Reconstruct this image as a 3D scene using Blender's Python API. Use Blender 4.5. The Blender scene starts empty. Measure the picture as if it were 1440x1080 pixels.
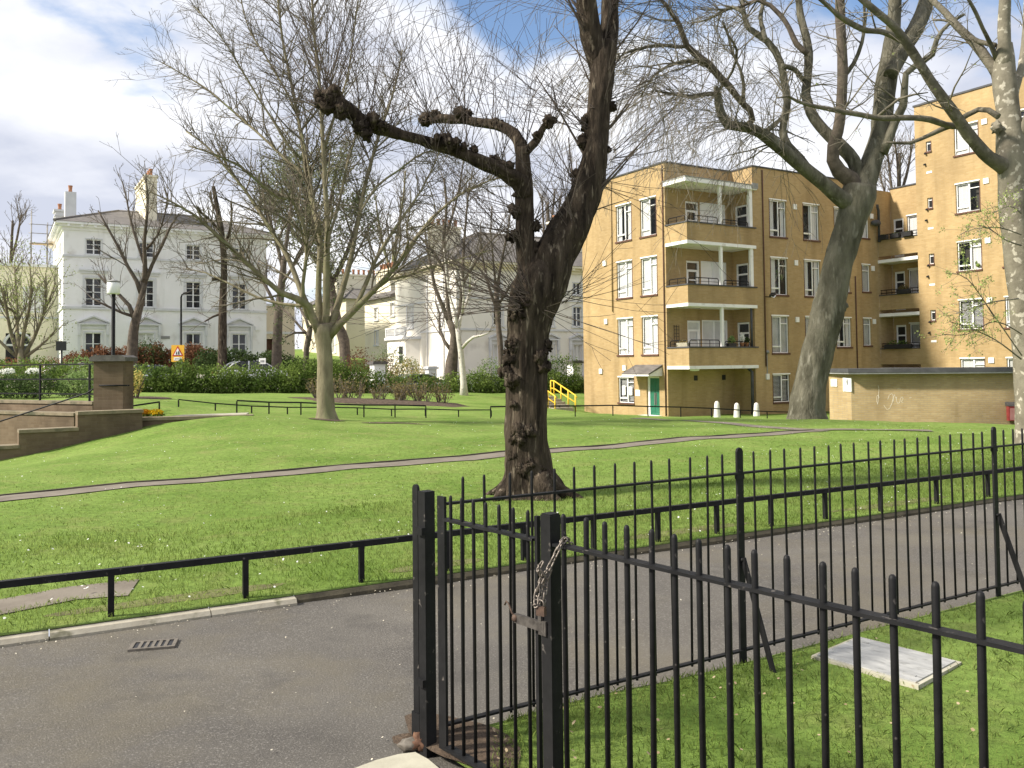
import bpy, math, random
import numpy as np
from mathutils import Vector, Matrix, noise as mnoise

random.seed(7)
S = bpy.context.scene
COL = S.collection
R = math.radians

# ------------------------------------------------------------------ measured camera of the photograph (1440 x 1080)
F, CX, CY, TH, RO, EYE = 1206.0, 720.0, 472.0, R(1.9), R(0.63), 1.6
ct, st, cr, sr = math.cos(TH), math.sin(TH), math.cos(RO), math.sin(RO)
FW = Vector((0, ct, st)); R0 = Vector((1, 0, 0)); U0 = Vector((0, -st, ct))
RT = cr * R0 - sr * U0; UP = sr * R0 + cr * U0

def at(px, py, Y):
    """World point seen at pixel (px,py) of the photo at distance Y in front of the camera."""
    d = FW + (px - CX) / F * RT + (CY - py) / F * UP
    t = Y / d.y
    return Vector((d.x * t, Y, EYE + d.z * t))

def col_x(px, Y):
    return at(px, 512, Y).x

# ------------------------------------------------------------------ mesh builder
class MB:
    def __init__(s):
        s.v = []; s.f = []; s.n = 0; s.sm = []
    def add(s, verts, faces, smooth=False):
        b = s.n
        s.v.extend([tuple(p) for p in verts]); s.n += len(verts)
        for q in faces:
            s.f.append(tuple(i + b for i in q)); s.sm.append(smooth)
        return s
    def box(s, x0, y0, z0, x1, y1, z1):
        if x0 > x1: x0, x1 = x1, x0
        if y0 > y1: y0, y1 = y1, y0
        if z0 > z1: z0, z1 = z1, z0
        v = [(x0,y0,z0),(x1,y0,z0),(x1,y1,z0),(x0,y1,z0),(x0,y0,z1),(x1,y0,z1),(x1,y1,z1),(x0,y1,z1)]
        return s.add(v, [(3,2,1,0),(4,5,6,7),(0,1,5,4),(1,2,6,5),(2,3,7,6),(3,0,4,7)])
    def bar(s, a, b, w, h, up=(0,0,1)):
        """square bar from a to b, w across, h along up"""
        a = Vector(a); b = Vector(b); t = (b - a).normalized(); u = Vector(up)
        if abs(t.dot(u)) > .97: u = Vector((0, 1, 0))
        x = t.cross(u).normalized(); z = x.cross(t).normalized()
        v = []
        for p in (a, b):
            for i, j in ((-1,-1),(1,-1),(1,1),(-1,1)):
                v.append(p + x * (i * w / 2) + z * (j * h / 2))
        return s.add(v, [(3,2,1,0),(4,5,6,7),(0,1,5,4),(1,2,6,5),(2,3,7,6),(3,0,4,7)])
    def tube(s, pts, rad, n=6, cap=True, fn=None):
        P = np.array([tuple(p) for p in pts], float); m = len(P)
        r = np.full(m, rad, float) if np.isscalar(rad) else np.array(rad, float)
        T = np.gradient(P, axis=0); T /= (np.linalg.norm(T, axis=1, keepdims=True) + 1e-12)
        ref = np.array([0.31, 0.17, 0.93]) if abs(T[:, 2]).mean() < .7 else np.array([0.93, 0.34, 0.1])
        X = np.cross(T, ref); X /= (np.linalg.norm(X, axis=1, keepdims=True) + 1e-12)
        B = np.cross(T, X)
        a = np.arange(n) * 2 * math.pi / n
        off = X[:, None, :] * np.cos(a)[None, :, None] + B[:, None, :] * np.sin(a)[None, :, None]
        V = P[:, None, :] + off * r[:, None, None]
        if fn is not None:
            V = fn(V, P, off, r)
        b = s.n
        s.v.extend(map(tuple, V.reshape(-1, 3))); s.n += m * n
        f = s.f
        for i in range(m - 1):
            o = b + i * n
            for j in range(n):
                k = (j + 1) % n
                f.append((o + j, o + k, o + n + k, o + n + j))
        s.sm.extend([True] * ((m - 1) * n))
        if cap:
            f.append(tuple(b + (m - 1) * n + j for j in range(n))); f.append(tuple(b + n - 1 - j for j in range(n)))
            s.sm.extend([False, False])
        return s
    def lathe(s, prof, c=(0,0,0), n=16, smooth=True):
        v = []; f = []
        for r, z in prof:
            for j in range(n):
                a = 2 * math.pi * j / n
                v.append((c[0] + r * math.cos(a), c[1] + r * math.sin(a), c[2] + z))
        for i in range(len(prof) - 1):
            for j in range(n):
                k = (j + 1) % n
                f.append((i*n+j, i*n+k, (i+1)*n+k, (i+1)*n+j))
        f.append(tuple(range(n - 1, -1, -1))); f.append(tuple((len(prof)-1)*n + j for j in range(n)))
        return s.add(v, f, smooth)
    def prism(s, poly, axis, a, b):
        """polygon (2-D list) extruded along axis from a to b"""
        def mk(p, t):
            return {'x': (t, p[0], p[1]), 'y': (p[0], t, p[1]), 'z': (p[0], p[1], t)}[axis]
        n = len(poly)
        v = [mk(p, a) for p in poly] + [mk(p, b) for p in poly]
        f = [tuple(range(n - 1, -1, -1)), tuple(range(n, 2 * n))] + [(i, (i+1) % n, n + (i+1) % n, n + i) for i in range(n)]
        return s.add(v, f)
    def blob(s, c, r, seed=0, amp=.35, nu=12, nv=8, fr=1.4):
        c = Vector(c); r = r if hasattr(r, '__len__') else (r, r, r)
        v = []; f = []
        for i in range(nv + 1):
            th = math.pi * i / nv
            for j in range(nu):
                ph = 2 * math.pi * j / nu
                d = Vector((math.sin(th)*math.cos(ph), math.sin(th)*math.sin(ph), math.cos(th)))
                k = 1 + amp * mnoise.noise(d * fr + Vector((seed * 3.1, seed * 1.7, 0))) + amp * .6 * mnoise.noise(d * fr * 2.7 + Vector((seed, 5, 0)))
                v.append(c + Vector((d.x*r[0], d.y*r[1], d.z*r[2])) * k)
        for i in range(nv):
            for j in range(nu):
                k = (j + 1) % nu
                f.append((i*nu+j, (i+1)*nu+j, (i+1)*nu+k, i*nu+k))
        return s.add(v, f, True)
    def build(s, name, m, parent=None):
        return mk_mesh(name, np.array(s.v, dtype=np.float32).reshape(-1, 3), s.f, m, parent, s.sm)

def mk_mesh(name, V, faces, m, parent=None, smooth=None):
    me = bpy.data.meshes.new(name)
    if isinstance(faces, np.ndarray):
        k = faces.shape[1]; idx = faces.reshape(-1).astype(np.int32)
        start = np.arange(len(faces), dtype=np.int32) * k
    else:
        ln = np.fromiter((len(q) for q in faces), np.int32, len(faces))
        idx = np.fromiter((i for q in faces for i in q), np.int32, int(ln.sum()))
        start = np.concatenate(([0], np.cumsum(ln)[:-1])).astype(np.int32)
    me.vertices.add(len(V)); me.vertices.foreach_set('co', np.ascontiguousarray(V, np.float32).reshape(-1))
    me.loops.add(len(idx)); me.loops.foreach_set('vertex_index', idx)
    me.polygons.add(len(start)); me.polygons.foreach_set('loop_start', start)
    if smooth is True:
        me.polygons.foreach_set('use_smooth', np.ones(len(start), bool))
    elif smooth is not None:
        me.polygons.foreach_set('use_smooth', np.array(smooth, bool))
    me.update(calc_edges=True); me.validate()
    if m is not None: me.materials.append(m)
    o = bpy.data.objects.new(name, me); COL.objects.link(o)
    if parent: o.parent = parent
    return o

def tag(o, label, cat, group=None, kind=None):
    o['label'] = label; o['category'] = cat
    if group: o['group'] = group
    if kind: o['kind'] = kind
    return o

def thing(name, label, cat, loc=(0,0,0), rz=0, group=None):
    o = bpy.data.objects.new(name, None); COL.objects.link(o)
    o.location = loc; o.rotation_euler = (0, 0, rz); o.empty_display_size = .2
    return tag(o, label, cat, group)

def struct(o):
    o['kind'] = 'structure'; return o

def kids(o): return [c for c in bpy.data.objects if c.parent is o]
def dup(o, parent=None):
    c = o.copy(); COL.objects.link(c)
    if parent: c.parent = parent
    for k in kids(o): dup(k, c)
    return c

# ------------------------------------------------------------------ materials
def newmat(name):
    m = bpy.data.materials.new(name); m.use_nodes = True
    nt = m.node_tree; return m, nt, nt.nodes['Principled BSDF']

def N(nt, t, **kw):
    n = nt.nodes.new(t)
    for k, v in kw.items():
        if k.startswith('i_'): n.inputs[int(k[2:])].default_value = v
        else: setattr(n, k, v)
    return n

def rgb(c): return (c[0], c[1], c[2], 1)

def M(name, c1, c2=None, scale=3.0, rough=.8, bump=0., bscale=None, stretch=(1,1,1), spec=.3, metal=0., c3=None, s3=30., f3=(.55,.62), island=0., sheen=0, contrast=(.35,.65), bdist=.02):
    """two-tone noise material, an optional third speckle colour, bump, and per-island variation"""
    m, nt, b = newmat(name)
    L = nt.links.new
    tc = N(nt, 'ShaderNodeTexCoord'); mp = N(nt, 'ShaderNodeMapping'); mp.inputs['Scale'].default_value = stretch
    L(tc.outputs['Object'], mp.inputs[0])
    out = None
    if c2 is not None:
        nz = N(nt, 'ShaderNodeTexNoise'); nz.inputs['Scale'].default_value = scale; nz.inputs['Detail'].default_value = 6; nz.inputs['Roughness'].default_value = .62
        L(mp.outputs[0], nz.inputs['Vector'])
        rp = N(nt, 'ShaderNodeValToRGB'); rp.color_ramp.elements[0].position = contrast[0]; rp.color_ramp.elements[1].position = contrast[1]
        rp.color_ramp.elements[0].color = rgb(c1); rp.color_ramp.elements[1].color = rgb(c2)
        L(nz.outputs[0], rp.inputs[0]); out = rp.outputs[0]
    if c3 is not None:
        n3 = N(nt, 'ShaderNodeTexNoise'); n3.inputs['Scale'].default_value = s3; n3.inputs['Detail'].default_value = 3
        L(mp.outputs[0], n3.inputs['Vector'])
        r3 = N(nt, 'ShaderNodeMapRange'); r3.inputs[1].default_value = f3[0]; r3.inputs[2].default_value = f3[1]
        L(n3.outputs[0], r3.inputs[0])
        mx = N(nt, 'ShaderNodeMix', data_type='RGBA'); mx.inputs[7].default_value = rgb(c3)
        if out: L(out, mx.inputs[6])
        else: mx.inputs[6].default_value = rgb(c1)
        L(r3.outputs[0], mx.inputs[0]); out = mx.outputs[2]
    if island:
        g = N(nt, 'ShaderNodeNewGeometry'); mr = N(nt, 'ShaderNodeMapRange')
        mr.inputs[3].default_value = 1 - island; mr.inputs[4].default_value = 1 + island
        L(g.outputs['Random Per Island'], mr.inputs[0])
        hs = N(nt, 'ShaderNodeHueSaturation'); L(mr.outputs[0], hs.inputs['Value'])
        if out: L(out, hs.inputs['Color'])
        else: hs.inputs['Color'].default_value = rgb(c1)
        out = hs.outputs[0]
    if out: L(out, b.inputs['Base Color'])
    else: b.inputs['Base Color'].default_value = rgb(c1)
    b.inputs['Roughness'].default_value = rough; b.inputs['Specular IOR Level'].default_value = spec; b.inputs['Metallic'].default_value = metal
    if bump:
        nb = N(nt, 'ShaderNodeTexNoise'); nb.inputs['Scale'].default_value = bscale or scale * 4; nb.inputs['Detail'].default_value = 6; nb.inputs['Roughness'].default_value = .65
        L(mp.outputs[0], nb.inputs['Vector'])
        bp = N(nt, 'ShaderNodeBump'); bp.inputs['Strength'].default_value = bump; bp.inputs['Distance'].default_value = bdist
        L(nb.outputs[0], bp.inputs['Height']); L(bp.outputs[0], b.inputs['Normal'])
    return m

def brick_mat(name, ca, cb, mortar, bw=.225, bh=.075, mort=.008, vary=.25, bump=.4):
    m, nt, b = newmat(name); L = nt.links.new
    tc = N(nt, 'ShaderNodeTexCoord'); sx = N(nt, 'ShaderNodeSeparateXYZ'); L(tc.outputs['Object'], sx.inputs[0])
    ad = N(nt, 'ShaderNodeMath', operation='ADD'); L(sx.outputs[0], ad.inputs[0]); L(sx.outputs[1], ad.inputs[1])
    cx = N(nt, 'ShaderNodeCombineXYZ'); L(ad.outputs[0], cx.inputs[0]); L(sx.outputs[2], cx.inputs[1])
    br = N(nt, 'ShaderNodeTexBrick'); br.inputs['Scale'].default_value = 1; br.inputs['Brick Width'].default_value = bw; br.inputs['Row Height'].default_value = bh
    br.inputs['Mortar Size'].default_value = mort; br.inputs['Color1'].default_value = rgb(ca); br.inputs['Color2'].default_value = rgb(cb); br.inputs['Mortar'].default_value = rgb(mortar)
    br.inputs['Mortar Smooth'].default_value = .3
    L(cx.outputs[0], br.inputs['Vector'])
    nz = N(nt, 'ShaderNodeTexNoise'); nz.inputs['Scale'].default_value = .55; nz.inputs['Detail'].default_value = 7; nz.inputs['Roughness'].default_value = .65
    mp = N(nt, 'ShaderNodeMapping'); mp.inputs['Scale'].default_value = (1, 1, .6); L(tc.outputs['Object'], mp.inputs[0]); L(mp.outputs[0], nz.inputs['Vector'])
    mr = N(nt, 'ShaderNodeMapRange'); mr.inputs[1].default_value = .3; mr.inputs[2].default_value = .7; mr.inputs[3].default_value = 1 - vary; mr.inputs[4].default_value = 1 + vary * .5
    L(nz.outputs[0], mr.inputs[0])
    hs = N(nt, 'ShaderNodeHueSaturation'); L(mr.outputs[0], hs.inputs['Value']); L(br.outputs['Color'], hs.inputs['Color'])
    ns = N(nt, 'ShaderNodeTexNoise'); ns.inputs['Scale'].default_value = 1.6; ns.inputs['Detail'].default_value = 5; ms = N(nt, 'ShaderNodeMapping'); ms.inputs['Scale'].default_value = (1, 1, .09); L(tc.outputs['Object'], ms.inputs[0]); L(ms.outputs[0], ns.inputs['Vector'])
    rs = N(nt, 'ShaderNodeMapRange'); rs.inputs[1].default_value = .52; rs.inputs[2].default_value = .72; rs.inputs[3].default_value = 0; rs.inputs[4].default_value = .45; L(ns.outputs[0], rs.inputs[0])
    mk = N(nt, 'ShaderNodeMix', data_type='RGBA'); mk.inputs[7].default_value = rgb([c * .55 for c in cb]); L(rs.outputs[0], mk.inputs[0]); L(hs.outputs[0], mk.inputs[6]); L(mk.outputs[2], b.inputs['Base Color'])
    b.inputs['Roughness'].default_value = .9; b.inputs['Specular IOR Level'].default_value = .15
    bp = N(nt, 'ShaderNodeBump'); bp.inputs['Strength'].default_value = bump; bp.inputs['Distance'].default_value = .008; bp.invert = True
    L(br.outputs['Fac'], bp.inputs['Height']); L(bp.outputs[0], b.inputs['Normal'])
    return m

def glass_clear(name):
    m, nt, b = newmat(name); L = nt.links.new
    b.inputs['Base Color'].default_value = (.02,.025,.03,1); b.inputs['Roughness'].default_value = .04; b.inputs['Specular IOR Level'].default_value = .6
    tr = N(nt, 'ShaderNodeBsdfTransparent'); mx = N(nt, 'ShaderNodeMixShader'); mx.inputs[0].default_value = .14
    L(tr.outputs[0], mx.inputs[1]); L(b.outputs[0], mx.inputs[2]); L(mx.outputs[0], nt.nodes['Material Output'].inputs[0])
    return m

def leaf_mat(name, c1, c2, scale=.8, island=.35, trans=.35):
    m, nt, b = newmat(name); L = nt.links.new
    tc = N(nt, 'ShaderNodeTexCoord'); nz = N(nt, 'ShaderNodeTexNoise'); nz.inputs['Scale'].default_value = scale; nz.inputs['Detail'].default_value = 4
    L(tc.outputs['Object'], nz.inputs['Vector'])
    rp = N(nt, 'ShaderNodeValToRGB'); rp.color_ramp.elements[0].position = .35; rp.color_ramp.elements[1].position = .65
    rp.color_ramp.elements[0].color = rgb(c1); rp.color_ramp.elements[1].color = rgb(c2); L(nz.outputs[0], rp.inputs[0])
    g = N(nt, 'ShaderNodeNewGeometry'); mr = N(nt, 'ShaderNodeMapRange'); mr.inputs[3].default_value = 1 - island; mr.inputs[4].default_value = 1 + island
    L(g.outputs['Random Per Island'], mr.inputs[0])
    hs = N(nt, 'ShaderNodeHueSaturation'); L(mr.outputs[0], hs.inputs['Value']); L(rp.outputs[0], hs.inputs['Color'])
    L(hs.outputs[0], b.inputs['Base Color']); b.inputs['Roughness'].default_value = .7; b.inputs['Specular IOR Level'].default_value = .12
    tl = N(nt, 'ShaderNodeBsdfTranslucent'); L(hs.outputs[0], tl.inputs[0])
    mx = N(nt, 'ShaderNodeMixShader'); mx.inputs[0].default_value = trans
    L(b.outputs[0], mx.inputs[1]); L(tl.outputs[0], mx.inputs[2]); L(mx.outputs[0], nt.nodes['Material Output'].inputs[0])
    return m

mt = {}
mt['asphalt'] = M('asphalt', (.078,.071,.063), (.138,.126,.106), .8, .8, 1., 110, c3=(.24,.225,.20), s3=85, f3=(.54,.74), bdist=.010, stretch=(1,1.5,1), contrast=(.3,.7), spec=.4)
mt['path'] = M('path tarmac', (.135,.115,.09), (.20,.175,.14), 2.5, .9, .4, 90, bdist=.005)
mt['edging'] = M('dark path edging', (.035,.03,.024), (.08,.065,.045), 3, .9, .4)
mt['kerb'] = M('kerb concrete', (.30,.27,.21), (.42,.39,.31), 5, .85, .35, 60, c3=(.16,.15,.10), s3=9, f3=(.55,.7), bdist=.006)
mt['kerb_old'] = M('mossy kerb', (.05,.043,.03), (.11,.095,.06), 6, .9, .5, 60, bdist=.008)
mt['slab'] = M('pale paving', (.31,.29,.225), (.42,.40,.315), 5, .85, .3, 70, bdist=.005)
mt['lawn'] = M('lawn turf', (.115,.195,.030), (.175,.265,.050), .45, .95, .9, 35, c3=(.21,.235,.075), s3=1.7, f3=(.52,.75), spec=.1, bdist=.03, contrast=(.3,.7))
def lawn_mat():
    m, nt, b = newmat('lawn turf'); L = nt.links.new; tc = N(nt, 'ShaderNodeTexCoord')
    def nz(sc, det=6, r=.6): n = N(nt, 'ShaderNodeTexNoise'); n.inputs['Scale'].default_value = sc; n.inputs['Detail'].default_value = det; n.inputs['Roughness'].default_value = r; L(tc.outputs['Object'], n.inputs['Vector']); return n
    r1 = N(nt, 'ShaderNodeValToRGB'); r1.color_ramp.elements[0].position = .36; r1.color_ramp.elements[1].position = .62; r1.color_ramp.elements[0].color = (.130,.212,.038,1); r1.color_ramp.elements[1].color = (.20,.285,.066,1); L(nz(.5).outputs[0], r1.inputs[0])
    f2 = N(nt, 'ShaderNodeMapRange'); f2.inputs[1].default_value = .50; f2.inputs[2].default_value = .74; f2.inputs[4].default_value = .75; L(nz(1.9, 7, .68).outputs[0], f2.inputs[0])
    m2 = N(nt, 'ShaderNodeMix', data_type='RGBA'); m2.inputs[7].default_value = (.235,.245,.085,1); L(f2.outputs[0], m2.inputs[0]); L(r1.outputs[0], m2.inputs[6])
    f3 = N(nt, 'ShaderNodeMapRange'); f3.inputs[1].default_value = .30; f3.inputs[2].default_value = .70; f3.inputs[3].default_value = .60; f3.inputs[4].default_value = 1.28; n9 = nz(11, 9, .75); L(n9.outputs[0], f3.inputs[0])
    hs = N(nt, 'ShaderNodeHueSaturation'); L(f3.outputs[0], hs.inputs['Value']); L(m2.outputs[2], hs.inputs['Color'])
    f4 = N(nt, 'ShaderNodeMapRange'); f4.inputs[1].default_value = .66; f4.inputs[2].default_value = .76; f4.inputs[4].default_value = .7; L(nz(.85, 8, .7).outputs[0], f4.inputs[0])
    m4 = N(nt, 'ShaderNodeMix', data_type='RGBA'); m4.inputs[7].default_value = (.15,.125,.06,1); L(f4.outputs[0], m4.inputs[0]); L(hs.outputs[0], m4.inputs[6]); L(m4.outputs[2], b.inputs['Base Color'])
    b.inputs['Roughness'].default_value = .95; b.inputs['Specular IOR Level'].default_value = .1
    bp = N(nt, 'ShaderNodeBump'); bp.inputs['Strength'].default_value = .9; bp.inputs['Distance'].default_value = .05; L(n9.outputs[0], bp.inputs['Height']); L(bp.outputs[0], b.inputs['Normal'])
    return m
mt['lawn'] = lawn_mat()
def add_stain(m, col, scale, lo, hi, amt, stretch=(1,1,1)):
    nt = m.node_tree; L = nt.links.new; b = nt.nodes['Principled BSDF']; src = b.inputs['Base Color'].links[0].from_socket
    tc = N(nt, 'ShaderNodeTexCoord'); mp = N(nt, 'ShaderNodeMapping'); mp.inputs['Scale'].default_value = stretch; L(tc.outputs['Object'], mp.inputs[0])
    nz = N(nt, 'ShaderNodeTexNoise'); nz.inputs['Scale'].default_value = scale; nz.inputs['Detail'].default_value = 7; nz.inputs['Roughness'].default_value = .65; L(mp.outputs[0], nz.inputs['Vector'])
    mr = N(nt, 'ShaderNodeMapRange'); mr.inputs[1].default_value = lo; mr.inputs[2].default_value = hi; mr.inputs[4].default_value = amt; L(nz.outputs[0], mr.inputs[0])
    mx = N(nt, 'ShaderNodeMix', data_type='RGBA'); mx.inputs[7].default_value = rgb(col); L(mr.outputs[0], mx.inputs[0]); L(src, mx.inputs[6]); L(mx.outputs[2], b.inputs['Base Color'])
add_stain(mt['asphalt'], (.15,.128,.08), .6, .48, .68, .6); add_stain(mt['asphalt'], (.052,.048,.043), 1.5, .56, .70, .55)
mt['dark_steel'] = M('dark worn steel', (.045,.04,.036), (.10,.09,.08), 40, .55, .3, 150, metal=.3, bdist=.001)
mt['worn'] = M('worn turf', (.115,.105,.05), (.17,.19,.06), 9, .95, .8, 40, bdist=.02)
mt['soil'] = M('bare soil', (.06,.042,.028), (.12,.085,.058), 7, .95, 1., 40, bdist=.03)
mt['blade'] = leaf_mat('grass blade', (.145,.220,.040), (.255,.315,.09), .7, .35, .62)
mt['black'] = M('black fence paint', (.007,.007,.0075), (.015,.015,.0155), 9, .55, .25, 60, c3=(.10,.09,.08), s3=26, f3=(.67,.74), spec=.18, bdist=.003)
mt['rust'] = M('rusty steel', (.05,.032,.024), (.10,.062,.042), 60, .7, .4, 200, bdist=.002)
mt['chain'] = M('galvanised chain', (.12,.10,.08), (.25,.22,.19), 60, .5, .3, 200, metal=.6, spec=.5, bdist=.001)
mt['steel'] = M('weathered steel', (.16,.15,.14), (.28,.27,.25), 30, .5, .2, 100, metal=.5, bdist=.001)
mt['brick'] = brick_mat('yellow stock brick', (.445,.318,.162), (.385,.268,.128), (.39,.295,.17), vary=.22)
mt['brick_store'] = brick_mat('store brick', (.455,.345,.185), (.385,.28,.14), (.37,.295,.19), mort=.011, vary=.3)
mt['brick_dark'] = brick_mat('brown wall brick', (.18,.135,.09), (.145,.105,.068), (.175,.135,.092), vary=.5, mort=.005)
mt['stone'] = M('brown coping stone', (.17,.14,.092), (.26,.215,.145), 4, .9, .4, 30, c3=(.07,.075,.045), s3=3, f3=(.52,.7), bdist=.01)
mt['cap'] = M('dark cap stone', (.08,.075,.07), (.14,.13,.12), 6, .9, .4, 40, bdist=.008)
mt['white_wall'] = M('white stucco', (.80,.795,.775), (.87,.865,.85), .5, .85, .1, 20, c3=(.62,.60,.56), s3=.9, f3=(.56,.75), bdist=.004)
add_stain(mt['white_wall'], (.54,.53,.49), 1.3, .54, .76, .5, (1,1,.12))
mt['cream_wall'] = M('cream stucco', (.72,.66,.50), (.80,.745,.58), .5, .85, .1, 20, bdist=.004)
mt['beige_wall'] = M('beige stucco', (.60,.52,.40), (.68,.60,.47), .5, .85, .1, 20, bdist=.004)
mt['pale_wall'] = M('warm pale stucco', (.77,.735,.65), (.84,.81,.73), .5, .85, .1, 20, c3=(.60,.56,.49), s3=.9, f3=(.55,.75), bdist=.004)
mt['trim'] = M('stucco trim', (.58,.585,.59), (.68,.685,.69), 1.2, .8)
mt['slate'] = M('slate roof', (.10,.092,.085), (.17,.155,.14), 2.5, .75, .5, 6, stretch=(1,1,3), bdist=.02)
mt['lead'] = M('roof felt', (.05,.05,.053), (.085,.085,.09), 2, .7)
mt['pot'] = M('terracotta pot', (.30,.13,.07), (.38,.19,.11), 6, .85)
mt['frame'] = M('white window frame', (.78,.78,.77), (.85,.85,.84), 3, .45, spec=.4)
mt['sill'] = M('brown tile sill', (.09,.045,.032), (.13,.065,.045), 8, .8)
mt['slab_white'] = M('white painted concrete', (.74,.73,.70), (.83,.82,.80), 1.2, .7, c3=(.52,.50,.45), s3=2.2, f3=(.60,.8))
mt['pane'] = M('dark window glass', (.012,.014,.016), (.035,.037,.04), 1.1, .06, spec=.6)
mt['glass'] = glass_clear('clear window glass')
mt['curtain'] = M('net curtain', (.80,.80,.79), (.88,.88,.87), 1.5, .9)
mt['curtain_grey'] = M('grey curtain', (.52,.52,.50), (.66,.66,.64), 1.5, .9)
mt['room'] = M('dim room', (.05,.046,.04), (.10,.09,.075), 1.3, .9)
mt['blind'] = M('venetian blind', (.6,.6,.6), (.7,.7,.7), 2, .6)
mt['green_door'] = M('green door paint', (.02,.125,.075), (.03,.16,.10), 3, .4, spec=.4)
mt['white_paint'] = M('white paint', (.80,.79,.76), (.86,.85,.82), 3, .6)
mt['bollard'] = M('bollard concrete', (.60,.58,.52), (.74,.72,.66), 4, .8, .2, 40, bdist=.005)
mt['red'] = M('red bin paint', (.42,.05,.055), (.52,.09,.09), 5, .5)
mt['pink'] = M('faded red panel', (.56,.24,.22), (.63,.31,.28), 5, .5)
mt['yellow_rail'] = M('yellow handrail paint', (.75,.48,.03), (.82,.55,.05), 4, .5)
mt['sign_yellow'] = M('sign yellow', (.78,.42,.04), (.84,.48,.06), 5, .5)
mt['sign_white'] = M('sign white', (.82,.82,.80), (.86,.86,.84), 5, .5)
mt['sign_red'] = M('sign red', (.50,.03,.025), (.55,.05,.04), 5, .5)
mt['sign_black'] = M('sign black', (.02,.02,.022), (.03,.03,.032), 5, .5)
mt['lamp_glass'] = M('opal lamp glass', (.80,.80,.80), (.84,.84,.84), 3, .35)
mt['silver'] = M('silver car paint', (.50,.53,.57), (.54,.57,.61), 2, .25, metal=.3, spec=.6)
mt['white_car'] = M('white car paint', (.76,.77,.78), (.80,.81,.82), 2, .25, spec=.6)
mt['green_car'] = M('pale green car paint', (.42,.50,.47), (.46,.54,.51), 2, .25, metal=.2, spec=.6)
mt['tyre'] = M('tyre rubber', (.02,.02,.02), (.03,.03,.03), 9, .85)
mt['grate'] = M('cast iron', (.10,.088,.072), (.17,.15,.125), 30, .7, .3, 120, bdist=.002)
mt['grey'] = M('grey fitting', (.22,.22,.21), (.30,.30,.29), 8, .6)
mt['bark_dark'] = M('dark lime bark', (.017,.013,.010), (.090,.070,.051), 9, .95, 1., 18, stretch=(1,1,.16), c3=(.21,.175,.13), s3=24, f3=(.58,.72), spec=.1, bdist=.07)
mt['bark_ash'] = M('ash bark', (.14,.12,.075), (.25,.22,.14), 7, .9, .8, 24, stretch=(1,1,.3), c3=(.16,.17,.08), s3=2, f3=(.5,.7), bdist=.02)
mt['bark_plane'] = M('plane bark', (.062,.058,.041), (.158,.147,.110), 2.6, .95, 1., 8, stretch=(1,1,.30), c3=(.20,.19,.15), s3=7, f3=(.56,.74), spec=.1, bdist=.09)
mt['bark_limb'] = M('grey tan limb bark', (.080,.072,.054), (.185,.166,.128), 3, .9, .9, 12, stretch=(1,1,1), c3=(.24,.22,.175), s3=7, f3=(.58,.74), spec=.1, bdist=.04)
mt['bark_plane2'] = M('mottled plane bark', (.13,.115,.085), (.22,.20,.15), 3, .9, .7, 14, c3=(.40,.37,.30), s3=8, f3=(.57,.63), bdist=.02)
mt['bark_brown'] = M('brown bark', (.065,.052,.040), (.13,.105,.08), 5, .9, .6, 20, bdist=.03)
mt['bark_birch'] = M('pale birch bark', (.42,.39,.33), (.58,.55,.49), 5, .85, .4, 20, c3=(.12,.10,.08), s3=6, f3=(.62,.70), bdist=.02)
mt['twig'] = M('dark twigs', (.06,.047,.037), (.125,.10,.08), 3, .85)
mt['twig_ash'] = M('olive twigs', (.095,.08,.055), (.17,.145,.10), 2, .85)
mt['twig_plane'] = M('plane twigs', (.085,.075,.055), (.21,.185,.14), 2, .85)
mt['twig_brown'] = M('brown twigs', (.10,.083,.065), (.17,.145,.115), 2, .85)
mt['leaf_new'] = leaf_mat('new spring leaf', (.26,.33,.09), (.36,.42,.15))
mt['leaf_grey'] = leaf_mat('grey green leaf', (.13,.15,.075), (.21,.22,.12))
mt['leaf_hedge'] = leaf_mat('hedge leaf', (.075,.125,.026), (.205,.275,.065), .9, .45)
mt['leaf_dark'] = leaf_mat('dark evergreen leaf', (.040,.068,.022), (.085,.125,.04), 1.0, .4)
mt['leaf_light'] = leaf_mat('pale shrub leaf', (.17,.25,.085), (.27,.35,.13), 1.0, .4)
mt['leaf_beech'] = leaf_mat('russet beech leaf', (.15,.07,.036), (.24,.12,.065), 1.2, .4)
mt['leaf_rose'] = leaf_mat('rose leaf', (.14,.12,.05), (.24,.19,.085), 1.2, .45)
mt['leaf_yellow'] = leaf_mat('golden shrub leaf', (.40,.34,.09), (.52,.44,.16), 1.2, .4)
mt['petal_yellow'] = leaf_mat('yellow petal', (.80,.50,.015), (.85,.62,.03), 3, .15)
mt['petal_orange'] = leaf_mat('orange petal', (.70,.30,.02), (.78,.42,.03), 3, .15)
mt['petal_white'] = leaf_mat('white petal', (.80,.80,.76), (.86,.86,.83), 3, .1)
mt['dry_leaf'] = M('dry leaf', (.075,.036,.022), (.15,.08,.048), 25, .8)

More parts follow.
